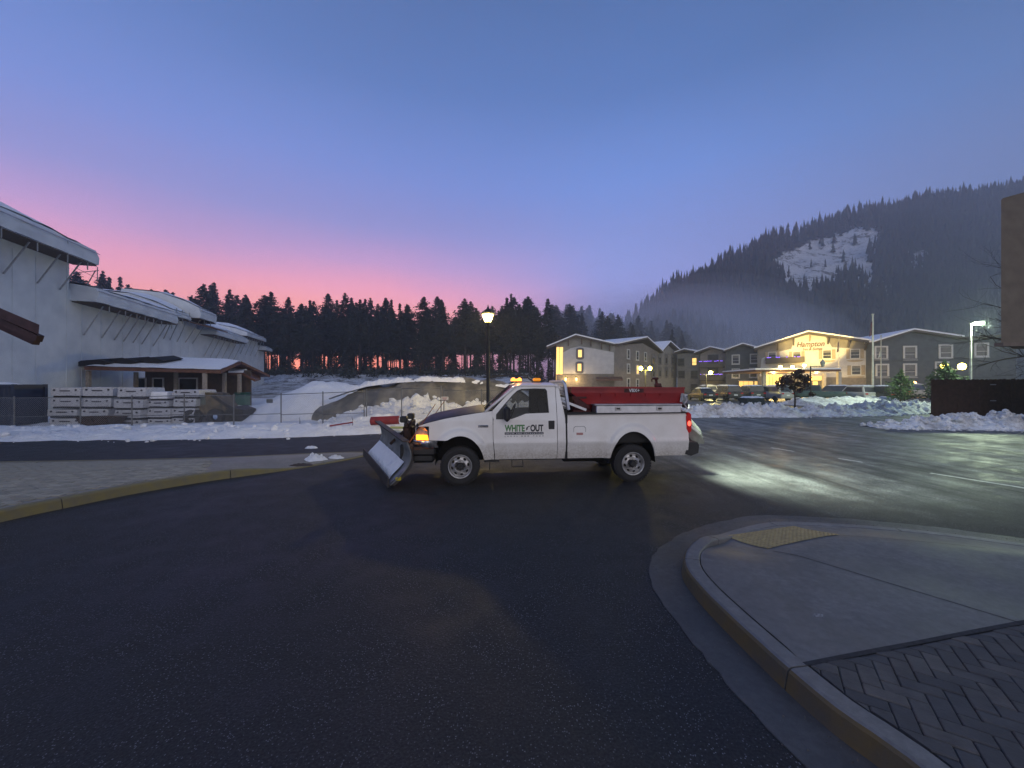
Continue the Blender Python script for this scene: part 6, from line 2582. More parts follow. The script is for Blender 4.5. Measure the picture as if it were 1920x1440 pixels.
def car(px, py, D, kind, color, yaw, label, snow=.7, sc=1.0):
    """parked car: tapered body, cabin with glass, wheels, lamps, snow cap; local x forward"""
    g = P(px, py, D)
    root = empty('parked_car', (g.x, g.y, -.012), math.radians(yaw), label, {'sedan': 'car', 'suv': 'suv', 'pickup': 'pickup', 'van': 'van'}[kind], 'cars in the parking lot')
    root.scale = (sc, sc, sc)
    key = (kind,)
    S = {'sedan': dict(L=4.6, W=.90, belt=.95, roof=1.45, low=.28, cab=(-1.75, -.95, .45, 1.15), deck=1.0, hood=.92),
         'suv': dict(L=4.6, W=.94, belt=1.08, roof=1.75, low=.36, cab=(-2.15, -1.85, .35, 1.05), deck=1.12, hood=1.05),
         'van': dict(L=5.0, W=.98, belt=1.1, roof=1.98, low=.34, cab=(-2.4, -2.3, .9, 1.7), deck=1.12, hood=1.08),
         'pickup': dict(L=5.5, W=.98, belt=1.15, roof=1.85, low=.42, cab=(-.55, -.4, .75, 1.4), deck=1.18, hood=1.15)}[kind]
    L, Wd = S['L'] / 2, S['W']
    if key not in CARP:
        lb = MB()
        st = [(-L, .55, S['deck'] - .10, .86), (-L + .08, S['low'], S['deck'] - .02, .95), (-L + .5, S['low'], S['deck'], 1.0), (S['cab'][0] + .1, S['low'], S['belt'], 1.0), (0, S['low'] - .03, S['belt'], 1.0), (S['cab'][3] - .1, S['low'], S['belt'] - .02, 1.0), (L - .6, S['low'], S['hood'] - .06, .98), (L - .12, S['low'] + .02, S['hood'] - .18, .92), (L, .5, S['hood'] - .36, .80)]
        rows = []
        for x, zb, zt, w in st:
            w *= Wd
            rows.append([(x, -w * .94, zb), (x, -w, zb + .18), (x, -w, (zb + zt) / 2 + .1), (x, -w * .96, zt - .05), (x, -w * .88, zt), (x, w * .88, zt), (x, w * .96, zt - .05), (x, w, (zb + zt) / 2 + .1), (x, w, zb + .18), (x, w * .94, zb)])
        m = 10
        for a, e in zip(rows, rows[1:]):
            for k in range(m):
                lb.quad(a[k], e[k], e[(k + 1) % m], a[(k + 1) % m])
        lb.add(rows[0], [tuple(range(m))])
        lb.add(rows[-1], [tuple(range(m))])
        c = S['cab']
        z0, z1 = S['belt'] - .06, S['roof']
        ins = .16
        low = [(c[0], -Wd * .93, z0), (c[3], -Wd * .93, z0), (c[3], Wd * .93, z0), (c[0], Wd * .93, z0)]
        hi = [(c[1], -Wd * .93 + ins, z1), (c[2], -Wd * .93 + ins, z1), (c[2], Wd * .93 - ins, z1), (c[1], Wd * .93 - ins, z1)]
        cr = [(x * .97 + .0, y * .86, z1 + .05) for x, y, z in hi]
        for a, e in ((low, hi), (hi, cr)):
            for k in range(4):
                lb.quad(a[k], a[(k + 1) % 4], e[(k + 1) % 4], e[k])
        lb.add(cr, [(0, 1, 2, 3)])
        # glass bands slightly proud of the cabin
        gm = MB()

        def lerp3(a, b_, t):
            return Vector(a).lerp(Vector(b_), t)
        cen = Vector(((c[0] + c[3]) / 2, 0, (z0 + z1) / 2))
        for k in range(4):
            a, b_, d, e = low[k], low[(k + 1) % 4], hi[(k + 1) % 4], hi[k]
            q = [lerp3(lerp3(a, b_, u), lerp3(e, d, u), v) for u, v in ((.07, .14), (.93, .14), (.93, .88), (.07, .88))]
            nrm_ = (q[1] - q[0]).cross(q[3] - q[0]).normalized()
            if nrm_.dot(sum(q, Vector()) / 4 - cen) < 0:
                nrm_ = -nrm_
            gm.quad(*[p + nrm_ * .012 for p in q])
        wm = MB()
        wm.lathe([(.10, -.10), (.20, -.11), (.31, -.10), (.33, -.05), (.33, .08), (.2, .10)], 18, (0, 0, 0), 'y', closed=True)
        wm.lathe([(.001, -.118), (.19, -.115)], 12, (0, 0, 0), 'y')
        tm = MB()
        tm.box((-L - .01, 0, 0), (.05, .30, .16), .02)
        snm = MB()
        snm.grid(10, 8, lambda u, v: (c[1] - .05 + (c[2] - c[1] + .1) * u, (Wd * .93 - ins) * (2 * v - 1), z1 + .03 + .12 * min(1, 5 * min(u, 1 - u, v, 1 - v)) + .03 * fbm(u * 5, v * 5)))
        plm = MB()
        plm.box((-L - .02, 0, .72), (.02, .42, .14))
        CARP[key] = (lb, gm, wm, tm, snm, plm)
    lb, gm, wm, tm, snm, plm = CARP[key]
    CM = M('car_paint_%s' % '_'.join('%02d' % int(v * 100) for v in color), color, .3, c2=tuple(v * .85 for v in color), scale=2, coat=.4)
    lb.build('body', CM, root, auto=.5)
    gm.build('glazing', DPANE, root, fix=False)
    for x in (-L * .62, L * .64):
        for y in (-1, 1):
            o = wm.build('wheel', RUB, root, sm=True, auto=.6, loc=(x, y * (Wd - .09), .33))
            if y > 0:
                o.rotation_euler = (0, 0, math.pi)
    for y in (-1, 1):
        tm.build('tail_lamp', TAILD, root, loc=(0, y * (Wd - .24), S['deck'] - .2))
        MB().box((L - .05, y * (Wd - .32), S['hood'] - .30), (.10, .32, .13), .03).build('head_lamp', HLG, root)
    plm.build('number_plate', WINK, root)
    if snow:
        snm.build('roof_snow', ROOFSNOW, root, sm=True)
    return root


DK = (.022, .022, .026)
car(1316, 752, 47, 'sedan', DK, 88, 'dark sedan parked nearest the pickup tail, snow on its roof')
car(1322, 745, 60, 'suv', (.5, .5, .5), 92, 'pale suv half hidden behind the dark sedan')
car(1362, 752, 47.5, 'suv', DK, 86, 'black suv with dark rear window beside the dark sedan')
car(1352, 745, 60, 'suv', (.62, .62, .62), 95, 'white suv half hidden behind the black suv')
car(1404, 753, 48, 'suv', (.03, .04, .045), 84, 'dark teal suv with a snowy roof right of the black suv')
car(1446, 756, 46, 'suv', (.34, .35, .36), 100, 'silver suv parked behind the dark red tree')
car(1432, 746, 58, 'sedan', (.20, .28, .27), 90, 'grey green car in the row behind the silver suv')
car(1465, 738, 68, 'van', (.6, .6, .58), 60, 'white vehicle standing under the hotel canopy')
car(1530, 755, 46, 'pickup', (.06, .10, .09), 140, 'dark green pickup parked by the lamp post', 0)
car(1560, 750, 52, 'suv', (.03, .018, .015), 110, 'dark maroon car parked beyond the green pickup')
car(1604, 755, 44.5, 'suv', (.52, .52, .52), 88, 'white suv seen from behind left of the tall flagpole')
car(1653, 757, 42.5, 'suv', (.03, .025, .024), 84, 'black suv seen from behind under the tall flagpole')
car(1712, 748, 56, 'van', (.55, .48, .32), 20, 'pale van lit by an orange lamp beside the small pine')
# low dark bin with snow on its lid in the bank
bp = P(1410, 766, 29)
r = empty('grit_bin', (bp.x, bp.y, .1), .1, 'low dark green grit bin with snow on its lid behind the bank', 'bin')
MB().box((0, 0, .45), (1.5, .8, .8), .05).build('box', M('dark_green_plastic', (.015, .03, .03), .6), r)
b = MB()
b.grid(12, 6, lambda u, v: (-.8 + 1.6 * u, -.45 + .9 * v, .86 + .12 * min(1, 5 * min(u, 1 - u, v, 1 - v)) + .03 * fbm(u * 6, v * 4)))
b.build('lid_snow', ROOFSNOW, r, sm=True)

# ------------------------------------------------------------------ board fence and stucco building on the right
BOARD = M('dark_brown_boards', (.055, .024, .016), .75, c2=(.035, .016, .012), scale=6, bump=.25, bscale=30)
bf = empty('board_fence', (22.6, 20.6, 0), 0, 'tall dark brown board fence with scalloped top behind the snow bank', 'fence')
fa, fb = Vector((22.55, 20.7, 0)), Vector((33.5, 19.2, 0))
ft = (fb - fa).normalized()
fn_ = Vector((ft.y, -ft.x, 0))
bw_ = .205
nb = int((fb - fa).length / bw_)
bm_ = MB()
n = 6
top = [(-.5 * .97 + .97 * k / n, .05 * math.sin(math.pi * k / n)) for k in range(n + 1)]
out = [(-.485, 0)] + [(x, 2.22 / 1 + h) for x, h in top] + [(.485, 0)]
bm_.prism([(x * bw_, z) for x, z in out], lambda x, z: (x, -.018 - .015 * math.cos(x / bw_ * math.pi), z), lambda x, z: (x, .018, z))
board_me = bm_.mesh('board', BOARD)
rr = random.Random(8)
for k in range(nb):
    p = fa + ft * (bw_ * (k + .5)) - Vector((22.6, 20.6, 0))
    o = link('board', board_me, bf, (p.x, p.y, rr.uniform(-.02, .015)))
    o.rotation_euler = (0, rr.uniform(-.004, .004), math.atan2(ft.y, ft.x))
b = MB()
for z_ in (.4, 1.2, 1.95):
    b.bar(fa + Vector((0, 0, z_)) - fn_ * .06 - Vector((22.6, 20.6, 0)), fb + Vector((0, 0, z_)) - fn_ * .06 - Vector((22.6, 20.6, 0)), .06, .1)
b.build('fence_rail', BOARD, bf)
for z_ in (1.62, .78):
    p = P(1855, 721, 20.2)
    b = MB()
    b.box((p.x - 22.6, p.y - 20.6 - .16, z_ + .35), (.28, .05, .05), .01)
    b.build('gate_latch', GALV, bf)

STU = M('tan_stucco', (.15, .122, .092), .85, c2=(.12, .098, .076), scale=2, bump=.3, bscale=25)
sb = empty('stucco_building', (24, 16.5, 0), 0, 'tan stucco corner of a building overhanging at the right edge', 'building')
so = Vector((24, 16.5, 0))
b = MB()
x0 = P(1877, CY, 16).x
bot, tp2 = P(1877, 643, 16).z, P(1877, 372, 16).z
b.prism([(x0, bot), (x0, tp2 - .1), (x0 + .05, tp2 - .03), (x0 + .12, tp2), (x0 + 8, tp2 + 2.2), (x0 + 8, bot)], lambda x, z: Vector((x, 16, z)) - so, lambda x, z: Vector((x + .0, 24, z)) - so)
# the corner is splayed: its flank runs back at an angle
b2 = MB()
pr = [(x0, bot), (x0, tp2 - .1), (x0 + .05, tp2 - .03), (x0 + .12, tp2), (x0 + 8, tp2 + 2.2), (x0 + 8, bot)]
b2.prism(pr, lambda x, z: Vector((x, 16, z)) - so, lambda x, z: Vector((x + 4.4, 19, z)) - so)
b2.build('upper_wall', STU, sb)
b = MB()
b.box((x0 + 6.5 - so.x, 17.2 - so.y, bot / 2), (4.2, 2.2, bot - .01))
b.build('lower_wall', STU, sb)
b = MB()
b.box((x0 + 4.03 - so.x, 16.1 - so.y, bot - .08), (8.0, .3, .155))
b.build('belt_course', M('tan_trim', (.16, .125, .10), .8), sb)
# ------------------------------------------------------------------ hillside, forest, mountain
NEED = M('conifer_needles', (.022, .028, .024), .8, c2=(.040, .046, .038), scale=.35, spec=.2)
BARK = M('conifer_bark', (.045, .033, .026), .9, c2=(.03, .022, .018), scale=2, bump=.3)
NEEDG = M('young_pine_needles', (.035, .065, .030), .8, c2=(.06, .10, .045), scale=2, spec=.2)


def hill(x, y):
    r = x / max(y, 1)
    k = 1 - smooth(.04, .105, r)
    a = 4.4 * smooth(46, 92, y) * (1 - smooth(112, 190, y)) * k
    c = 5.0 * smooth(108, 170, y) * (1 - k)
    return a + c + (.5 * fbm(x * .08, y * .08) + .15 * fbm(x * .5, y * .5)) * smooth(48, 75, y) * max(k, .3)


b = MB()
b.grid(130, 70, lambda u, v: ((lambda x, y: (x, y, hill(x, y) - .02 if y > 46 else -.05))(-170 + 260 * u, 44 + 180 * v ** 1.3)))
HILLM = NT('forest_floor_snow')
f1_ = HILLM.noise(.35, 6, rough=.65)
f2_ = HILLM.noise(2.5, 5, rough=.7)
HILLM.set(base=HILLM.mix(HILLM.ramp(f2_, [(.5, 0.0), (.66, .9)]), HILLM.ramp(f1_, [(.47, (.66, .68, .72, 1)), (.62, (.12, .11, .10, 1))]), (.05, .045, .04, 1)), rough=.85)
HILLM.bump(f2_, .6, .2)
tag(up(b.build('hillside', HILLM.mat, sm=True, fix=False)), kind='structure')


def conifer(seed, h, base, rad, n, pine=False, leaf=.55, taper=.8):
    """trunk builder and a crown of many needle sprays on drooping branches"""
    r = np.random.RandomState(seed)
    tr = MB()
    lean = r.uniform(-.15, .15, 2)
    pts = [(lean[0] * t * t, lean[1] * t * t, h * t) for t in np.linspace(0, 1, 7)]
    tr.tube(pts, [max(.02, .24 * (h / 20) * (1 - t) ** .8) for t in np.linspace(0, 1, 7)], 7)
    for k in range(10):
        z = h * r.uniform(.12, max(.16, base))
        a = r.uniform(0, 6.28)
        L = r.uniform(.5, 1.6)
        tr.tube([(0, 0, z), (L * math.cos(a), L * math.sin(a), z + r.uniform(-.3, .2))], [.04, .012], 4)
    V, Fc = [], []
    nb = int(n / 16)
    for k in range(nb):
        t = min(.985, (math.floor(r.uniform(0, 1) * 22) + r.normal(.5, .13)) / 22)
        t = max(0.0, t)
        z = h * (base + (1 - base) * t)
        prof_ = (1 - t) ** taper * (1 if not pine else .55 + .75 * math.sin(math.pi * min(1, t * .9 + .12)))
        prof_ = max(prof_, .07)
        R = rad * prof_ * r.uniform(.35, 1.3)
        a = r.uniform(0, 6.28)
        droop = r.uniform(.15, .45) if not pine else r.uniform(-.25, .2)
        for q in range(16):
            s = r.uniform(.12, 1) ** .75
            c = np.array([R * s * math.cos(a), R * s * math.sin(a), z - droop * R * s * s + r.normal(0, .10)])
            c[:2] += lean * (z / h) ** 2 + r.normal(0, .06 + .16 * s * min(1, R), 2) * leaf * 1.6
            d = np.array([math.cos(a + r.normal(0, .6)), math.sin(a + r.normal(0, .6)), r.normal(-.25, .35)])
            d /= np.linalg.norm(d)
            e = np.cross(d, r.normal(0, 1, 3))
            e /= np.linalg.norm(e) + 1e-6
            L = leaf * r.uniform(.5, 1.2) * (.45 + .55 * min(1, prof_ * 2.2))
            o = len(V)
            V += [tuple(c - d * L * .5), tuple(c + e * L * .28), tuple(c + d * L * .62), tuple(c - e * L * .28)]
            Fc.append((o, o + 1, o + 2, o + 3))
    # leader at the top
    for q in range(30):
        z = h * (1 - .05 * r.uniform(0, 1))
        a = r.uniform(0, 6.28)
        c = np.array([lean[0], lean[1], z])
        d = np.array([math.cos(a) * .8, math.sin(a) * .8, .5])
        e = np.array([-math.sin(a), math.cos(a), 0])
        L = leaf * .45
        o = len(V)
        V += [tuple(c), tuple(c + d * L * .5 + e * L * .2), tuple(c + d * L), tuple(c + d * L * .5 - e * L * .2)]
        Fc.append((o, o + 1, o + 2, o + 3))
    cr = MB()
    cr.v, cr.f, cr.m = V, Fc, [0] * len(Fc)
    return tr, cr


VAR = []
for k, (h, base, rad, n, pn, tp3) in enumerate([(19, .36, 3.6, 6400, False, .85), (17, .42, 3.3, 5400, True, .62), (20, .40, 3.6, 6000, True, .55), (16, .36, 3.6, 5200, True, .5), (18, .32, 3.1, 5600, False, 1.0), (21, .42, 3.4, 5800, False, .8), (18, .44, 3.2, 4600, True, .45), (8, .05, 2.0, 2600, False, .85)]):
    tr, cr = conifer(40 + k, h, base, rad, n, pn, .46 if h > 10 else .36, tp3)
    VAR.append((tr.mesh('trunk', BARK, True), cr.mesh('crown', NEED), h))


def plant(x, y, var, sc, label, group, rot, wide=1.0):
    t = empty('conifer_tree', (x, y, hill(x, y) - .15), rot, label, 'tree', group)
    t.scale = (sc * wide, sc * wide, sc)
    link('trunk', VAR[var][0], t)
    link('crown', VAR[var][1], t)
    return t


rt_ = random.Random(21)
placed = []


def ok(x, y, d):
    for a, c in placed:
        if (a - x) ** 2 + (c - y) ** 2 < d * d:
            return False
    placed.append((x, y))
    return True


# crest of the tree line as it stands in the photograph: (pixel, top row)
crest = [(120, 520), (200, 522), (260, 545), (340, 548), (400, 536), (450, 560), (500, 553), (560, 572), (600, 562), (650, 556), (700, 572), (760, 570), (800, 568), (870, 572), (930, 566), (975, 560), (1030, 574), (1080, 576), (1110, 575), (1160, 592), (1240, 600)]
zones = [('tall dark conifer standing in the forest behind the wrapped building', 'conifers behind the wrapped building', 130, 500, 62, 84, 118),
         ('tall dark conifer in the dense forest behind the tarpaulin mound', 'conifers behind the tarpaulin mound', 500, 905, 142, 82, 122),
         ('hazy conifer on the snowy slope between street lamp and hotel', 'conifers between street lamp and hotel', 905, 1042, 34, 88, 128),
         ('foggy grey conifer rising behind the hotel roofs', 'foggy conifers behind the hotel', 1030, 1290, 84, 150, 260)]
for label, group, p0, p1, num, d0, d1 in zones:
    made, tries = 0, 0
    while made < num and tries < 4000:
        tries += 1
        px = rt_.uniform(p0, p1)
        D = d0 + (d1 - d0) * rt_.random() ** 1.2
        x, y = (px - CX) / F * D, D
        if not ok(x, y, 2.1 if d0 < 100 else 3.2):
            continue
        var = rt_.randrange(len(VAR) - 1)
        topz = CZ + (CY - interp(crest, px)) / F * D
        hgt = (topz - hill(x, y)) * (rt_.uniform(.62, .96) if rt_.random() < .72 else rt_.uniform(.96, 1.10))
        if p0 == 130:
            hgt = (topz - hill(x, y)) * rt_.uniform(.84, 1.08)
        if d0 > 100:
            hgt = (topz - hill(x, y)) * rt_.uniform(.74, 1.04)
        if d0 < 100 and rt_.random() < .20:
            var, hgt = len(VAR) - 1, rt_.uniform(5.0, 10.5)
        lab_ = label if var < len(VAR) - 1 else 'low bushy young conifer ' + label.split(' ', 2)[2].split('conifer ')[-1]
        plant(x, y, var, max(.35, hgt / VAR[var][2]), lab_, group, rt_.uniform(0, 6.28), rt_.uniform(.85, 1.15))
        made += 1

# dark brush at the forest edge
V, Fc = [], []
rb_ = np.random.RandomState(9)
for k in range(900):
    px = rb_.uniform(480, 1040)
    D = rb_.uniform(76, 112)
    x = (px - CX) / F * D
    z0 = hill(x, D)
    s = rb_.uniform(.5, 1.5) * (1 if px < 900 else .6)
    for q in range(14):
        c = np.array([x, D, z0]) + rb_.normal(0, .55, 3) * s * np.array([1, 1, .6]) + np.array([0, 0, .5 * s])
        d = rb_.normal(0, 1, 3)
        d /= np.linalg.norm(d)
        e = np.cross(d, rb_.normal(0, 1, 3))
        e /= np.linalg.norm(e)
        L = .45 * s
        o = len(V)
        V += [tuple(c - d * L), tuple(c + e * L * .25), tuple(c + d * L), tuple(c - e * L * .25)]
        Fc.append((o, o + 1, o + 2, o + 3))
b = MB()
b.v, b.f, b.m = V, Fc, [0] * len(Fc)
tag(b.build('undergrowth', NEED, fix=False), 'dark brush along the forest edge', 'undergrowth', kind='stuff')
# fallen logs on the snowy slope
for k in range(16):
    px, D = rt_.uniform(925, 1040), rt_.uniform(62, 86)
    x = (px - CX) / F * D
    a = rt_.uniform(-.5, .5)
    L = rt_.uniform(2.5, 6)
    dx, dy = math.cos(a) * L / 2, math.sin(a) * L / 2
    b = MB()
    b.tube([(-dx, -dy, hill(x - dx, D - dy) - hill(x, D) + .1), (0, 0, .16 + rt_.uniform(0, .2)), (dx, dy, hill(x + dx, D + dy) - hill(x, D) + rt_.uniform(.1, .8))], [.16, .14, .09], 7)
    tag(b.build('fallen_log', BARK, sm=True, loc=(x, D, hill(x, D))), 'dark fallen log on the snowy slope between lamp and hotel', 'log', 'fallen logs on the slope')

# ---- mountain
ridge = [(1130, 700), (1170, 632), (1200, 605), (1230, 575), (1262, 552), (1290, 540), (1340, 510), (1400, 477), (1450, 452), (1500, 440), (1560, 425), (1620, 402), (1680, 395), (1740, 378), (1800, 373), (1860, 362), (1920, 356), (2050, 335), (2300, 330)]
rdist = lambda px: 300 + 150 * smooth(1130, 1700, px)


def mt(px, t):
    """terrain point: t = 0 foot, 1 ridge, >1 behind"""
    Dr = rdist(px)
    D0 = 165 + 25 * smooth(1200, 1500, px)
    D = D0 + (Dr - D0) * t
    zr = CZ + (CY - interp(ridge, px)) / F * Dr
    tt = min(t, 1)
    z = zr * tt ** 1.12
    if t > 1:
        z = zr - (t - 1) * 160
    x = (px - CX) / F * D
    nz = fbm(x * .012, D * .012, 2.0, 5) * 11 + fbm(x * .05, D * .05, 7.0, 4) * 3.4
    z += nz * smooth(0, .25, tt) * (1 - .75 * smooth(.85, 1, tt))
    return Vector((x, D, z - 1))


def inpoly(pts, x, y):
    r = False
    j = len(pts) - 1
    for i in range(len(pts)):
        (ax, ay), (bx_, by) = pts[i], pts[j]
        if (ay > y) != (by > y) and x < (bx_ - ax) * (y - ay) / (by - ay) + ax:
            r = not r
        j = i
    return r


CLIFF = [(1438, 480), (1475, 476), (1520, 458), (1570, 440), (1600, 424), (1655, 424), (1652, 470), (1636, 505), (1655, 520), (1665, 548), (1640, 540), (1600, 522), (1575, 548), (1520, 558), (1492, 566), (1468, 545), (1452, 505)]
CLIFF2 = [(1690, 480), (1720, 470), (1752, 472), (1740, 500), (1722, 530), (1700, 520)]
SPOTS = [(1400, 520, 16, 34), (1415, 560, 12, 24), (1300, 570, 14, 12), (1640, 545, 26, 18), (1610, 505, 18, 30)]


def bare(px, py):
    j = 12 * fbm(px * .06, py * .06, 3.3, 5)
    k = 12 * fbm(px * .06 + 9, py * .06, 1.3, 5)
    if inpoly(CLIFF, px + j, py + k):
        return 1.0
    if inpoly(CLIFF2, px + j, py + k):
        return .75
    for a, c, rx, ry in SPOTS:
        if ((px + j - a) / rx) ** 2 + ((py + k - c) / ry) ** 2 < 1:
            return .55
    return 0.0


NU, NV = 300, 120
b = MB()
b.grid(NU, NV, lambda u, v: mt(1130 + 1170 * u, v * 1.18))
mo_ = up(b.build('mountain', None or M('tmp', (.1, .1, .1)), sm=True, fix=False))
me = mo_.data
att = me.attributes.new('bare_snow', 'FLOAT', 'POINT')
vals = np.zeros(len(me.vertices), dtype=np.float32)
for i, v in enumerate(me.vertices):
    if v.co.y > 100:
        vals[i] = bare(CX + v.co.x / v.co.y * F, CY - (v.co.z - CZ) / v.co.y * F)
att.data.foreach_set('value', vals)
t = NT('mountain_ground')
an = t.n.new('ShaderNodeAttribute')
an.attribute_name = 'bare_snow'
rk = t.noise(.06, 7, vec=t.pos(scale=(1, 1, 2.2)), rough=.7)
rk2 = t.noise(.35, 5, rough=.7)
snowy = t.mix(t.ramp(t.math('ADD', t.math('MULTIPLY', rk, .6), t.math('MULTIPLY', rk2, .4)), [(.52, 0.0), (.57, .95)]), (.80, .82, .86, 1), (.10, .10, .105, 1))
flo = t.mix(t.ramp(rk2, [(.48, 0.0), (.62, 1.0)]), (.035, .04, .042, 1), (.16, .17, .185, 1))
t.set(base=t.mix(an.outputs['Fac'], flo, snowy), rough=.9, spec=.1)
t.bump(t.math('ADD', rk, t.math('MULTIPLY', rk2, .4)), 1.0, 6.0)
me.materials.clear()
me.materials.append(t.mat)
tag(mo_, kind='structure')
# its forest: one far mass of conifers
V, Fc = [], []
rm_ = np.random.RandomState(31)
cnt = 0
for k in range(15000):
    px = 1150 + 1000 * rm_.rand()
    tt = rm_.rand() ** .8 * 1.03
    p = mt(px, tt)
    spx, spy = CX + p.x / p.y * F, CY - (p.z - CZ) / p.y * F
    bv = bare(spx + rm_.normal(0, 7), spy + rm_.normal(0, 7))
    if bv > .9 and rm_.rand() < .985:
        continue
    if .3 < bv <= .9 and rm_.rand() < .75:
        continue
    h = rm_.uniform(8, 18) * (1.25 if tt > .96 and rm_.rand() < .3 else 1) * (.8 if bv > .3 else 1)
    w = h * rm_.uniform(.13, .2)
    lv_ = 4
    for q in range(lv_):
        z0 = h * (.10 + .22 * q)
        z1 = z0 + h * .36
        rr_ = w * (1 - q / lv_) * rm_.uniform(.8, 1.2)
        o = len(V)
        a0 = rm_.uniform(0, 6.28)
        m_ = 6
        for s in range(m_):
            a = a0 + 6.283 * s / m_
            rj = rr_ * rm_.uniform(.55, 1.3)
            V.append((p.x + rj * math.cos(a), p.y + rj * math.sin(a), p.z + z0 + rm_.uniform(-.06, .05) * h))
        V.append((p.x, p.y, p.z + min(z1, h)))
        Fc += [(o + s, o + (s + 1) % m_, o + m_) for s in range(m_)]
    cnt += 1
b = MB()
b.v, b.f, b.m = V, Fc, [0] * len(Fc)
tag(b.build('forest', NEED, fix=False), 'dense conifer forest covering the mountain', 'forest', kind='stuff')
print('mountain trees', cnt, len(Fc))

# ---- single trees near the lot
def leafy(root, clumps, n, size, mat, seed, name='crown'):
    r = np.random.RandomState(seed)
    V, Fc = [], []
    for (cx, cy_, cz, rr_) in clumps:
        for k in range(n):
            d = r.normal(0, 1, 3)
            d /= np.linalg.norm(d)
            c = np.array([cx, cy_, cz]) + d * rr_ * r.rand() ** .4 * np.array([1, 1, .75])
            e = r.normal(0, 1, 3)
            e /= np.linalg.norm(e)
            f = np.cross(e, r.normal(0, 1, 3))
            f /= np.linalg.norm(f)
            L = size * r.uniform(.7, 1.4)
            o = len(V)
            V += [tuple(c - e * L * .5), tuple(c + f * L * .35), tuple(c + e * L * .5), tuple(c - f * L * .35)]
            Fc.append((o, o + 1, o + 2, o + 3))
    b = MB()
    b.v, b.f, b.m = V, Fc, [0] * len(Fc)
    return b.build(name, mat, root, fix=False)


q = P(1490, 768, 29.5)
rt2 = empty('red_leaf_tree', (q.x, q.y, 0), 0, 'small tree with dark red leaves standing in the snow bank', 'tree')
b = MB()
b.tube([(0, 0, 0), (.03, 0, .7), (0, 0, 1.3), (.05, 0, 2.2)], [.07, .055, .045, .02], 8)
rr3 = random.Random(2)
cl = []
for k in range(22):
    a = rr3.uniform(0, 6.28)
    R = rr3.uniform(.25, 1.05)
    z = rr3.uniform(1.1, 3.0)
    R *= 1 - .45 * max(0, (z - 2.0))
    c = (R * math.cos(a) * 1.15, R * math.sin(a), z)
    cl.append(c + (rr3.uniform(.22, .36),))
    b.tube([(0, 0, max(.8, z - .6)), c], [.025, .008], 5)
b.build('trunk', BARK, rt2, sm=True)
leafy(rt2, cl, 130, .12, M('dark_red_leaves', (.030, .008, .008), .6, c2=(.055, .014, .010), scale=4), 4)
q = P(1688, 748, 37)
y1 = empty('young_pine', (q.x, q.y, 0), 0, 'young green pine standing right of the flagpoles', 'tree')
tr, cr = conifer(77, 3.3, .16, 1.15, 2600, True, .20, .7)
tr2 = MB()
tr2.tube([(0, 0, 0), (0, 0, 3.1)], [.07, .015], 7)
tr2.build('trunk', BARK, y1, sm=True)
cr.build('crown', NEEDG, y1, fix=False)
q = P(1775, 748, 31)
y2 = empty('young_pine', (q.x, q.y, 0), 0, 'bright lit young pine rising behind the board fence', 'tree')
tr, cr = conifer(78, 3.8, .2, 1.35, 3000, True, .22, .6)
tr2 = MB()
tr2.tube([(0, 0, 0), (0, 0, 3.5)], [.08, .015], 7)
tr2.build('trunk', BARK, y2, sm=True)
cr.build('crown', NEEDG, y2, fix=False)
# bare tree at the right, behind the fence
bt = empty('bare_tree', (30.6, 22.2, 0), 0, 'bare dark branches of a leafless tree at the right edge', 'tree')
bb_ = MB()
rbt = random.Random(17)


def branch(p, d, L, r, lev):
    n = 4
    pts, rs = [p], [r]
    for k in range(n):
        d = (d + Vector((rbt.gauss(0, .16), rbt.gauss(0, .16), rbt.gauss(.03, .12)))).normalized()
        pts.append(pts[-1] + d * L / n)
        rs.append(r * (1 - .55 * (k + 1) / n))
    bb_.tube(pts, rs, 5 if lev > 0 else 9, cap=False)
    if lev >= 4:
        return
    for k in range(4 if lev < 3 else 3):
        i = rbt.randint(1, n)
        nd = (d + Vector((rbt.gauss(0, .75), rbt.gauss(0, .75), rbt.gauss(.05, .5)))).normalized()
        branch(pts[i], nd, L * rbt.uniform(.5, .78), rs[i] * .62, lev + 1)


bb_.tube([(0, 0, 0), (.1, 0, 2), (0, .1, 4.2), (.2, 0, 6.5)], [.22, .18, .15, .08], 10)
for z, dx, dz, L, r in ((3.2, -1, .06, 3.9, .06), (4.0, -1, .25, 3.6, .07), (4.8, -.9, .5, 3.5, .07), (5.6, -.7, .8, 3.4, .06), (3.6, -.8, -.1, 3.2, .05), (6.4, -.3, 1, 2.5, .05), (5, .8, .6, 3, .06)):
    branch(Vector((0, 0, z)), Vector((dx, rbt.uniform(-.3, .3), dz)).normalized(), L, r, 1)
bb_.build('branches', BARK, bt, sm=True, fix=False)

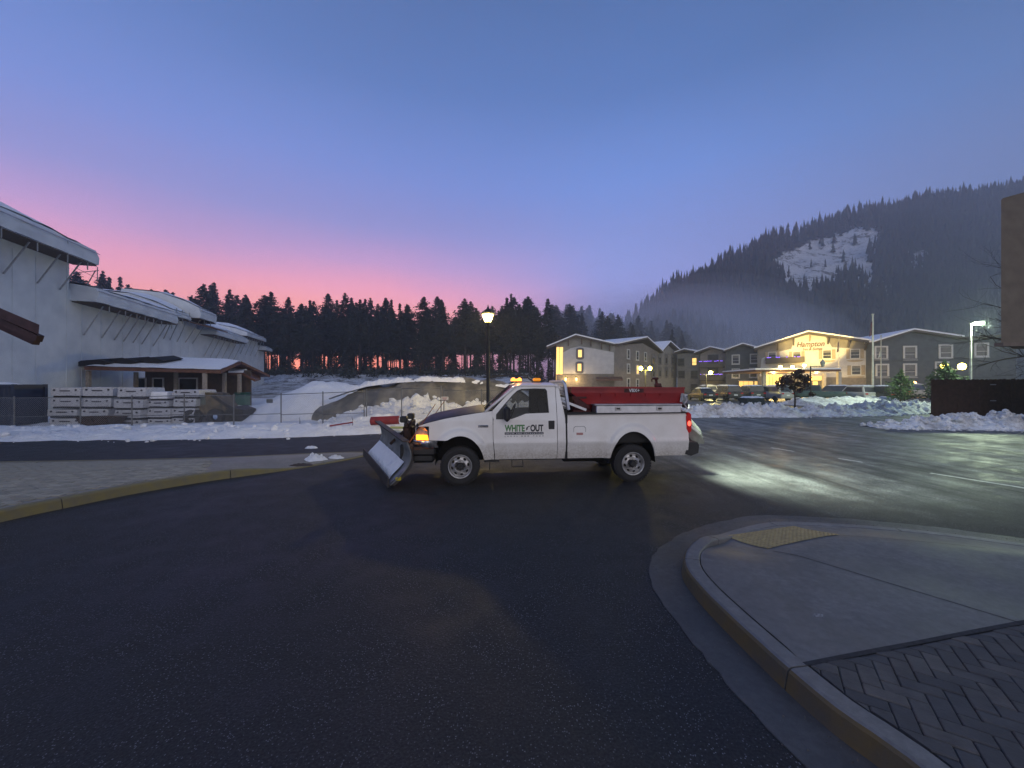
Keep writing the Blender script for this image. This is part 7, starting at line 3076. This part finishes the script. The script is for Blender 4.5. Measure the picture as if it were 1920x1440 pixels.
# ------------------------------------------------------------------ dawn mist: one even volume round the whole place
hz = MB()
hz.box((120, 345, 149.5), (1500, 790, 301))
hm = bpy.data.materials.new('mist')
hm.use_nodes = True
nt = hm.node_tree
nt.nodes.remove(nt.nodes['Principled BSDF'])
pv_ = nt.nodes.new('ShaderNodeVolumePrincipled')
pv_.inputs['Color'].default_value = (.86, .91, 1.0, 1)
pv_.inputs['Density'].default_value = .0009
pv_.inputs['Anisotropy'].default_value = .35
nt.links.new(pv_.outputs[0], nt.nodes['Material Output'].inputs['Volume'])
try:
    hm.cycles.homogeneous_volume = True
except Exception:
    pass
hzo = hz.build('haze', hm)
tag(hzo, 'thin dawn mist over the whole valley', 'haze', kind='stuff')

# pale bank of mist lying at the foot of the mountain
mm = bpy.data.materials.new('ground_mist')
mm.use_nodes = True
nt = mm.node_tree
nt.nodes.remove(nt.nodes['Principled BSDF'])
pv2 = nt.nodes.new('ShaderNodeVolumePrincipled')
pv2.inputs['Color'].default_value = (.90, .93, 1.0, 1)
pv2.inputs['Density'].default_value = .0029
pv2.inputs['Anisotropy'].default_value = .2
nt.links.new(pv2.outputs[0], nt.nodes['Material Output'].inputs['Volume'])
try:
    mm.cycles.homogeneous_volume = True
except Exception:
    pass
for c, rad_, lb, shell_k in [(c_, tuple(v * k_ for v in r_), l_, k_) for c_, r_, l_ in (((126, 236, 12), (86, 42, 58), 'pale mist over the left foot of the mountain'), ((205, 262, 4), (115, 44, 52), 'pale mist below the snowy cliff of the mountain'), ((64, 196, 8), (120, 56, 44), 'pale mist among the trees behind the hotel')) for k_ in (1.0, .9, .8, .7, .6, .5, .4)]:
    b = MB()
    n1_, n2_ = 32, 16
    b.lathe([(math.sin(math.pi * max(.002, min(.998, k / n2_))), -math.cos(math.pi * k / n2_)) for k in range(n2_ + 1)], n1_)
    b.v = [(v[0] * rad_[0], v[1] * rad_[1], v[2] * rad_[2]) for v in b.v]
    b.f += [tuple(range(n1_)), tuple(n2_ * n1_ + k for k in range(n1_))]
    b.m += [0, 0]
    if shell_k == 1.0:
        outer = tag(b.build('mist_bank', mm, sm=True, loc=c), lb, 'mist', kind='stuff')
    else:
        b.build('mist_core', mm, outer, sm=True)
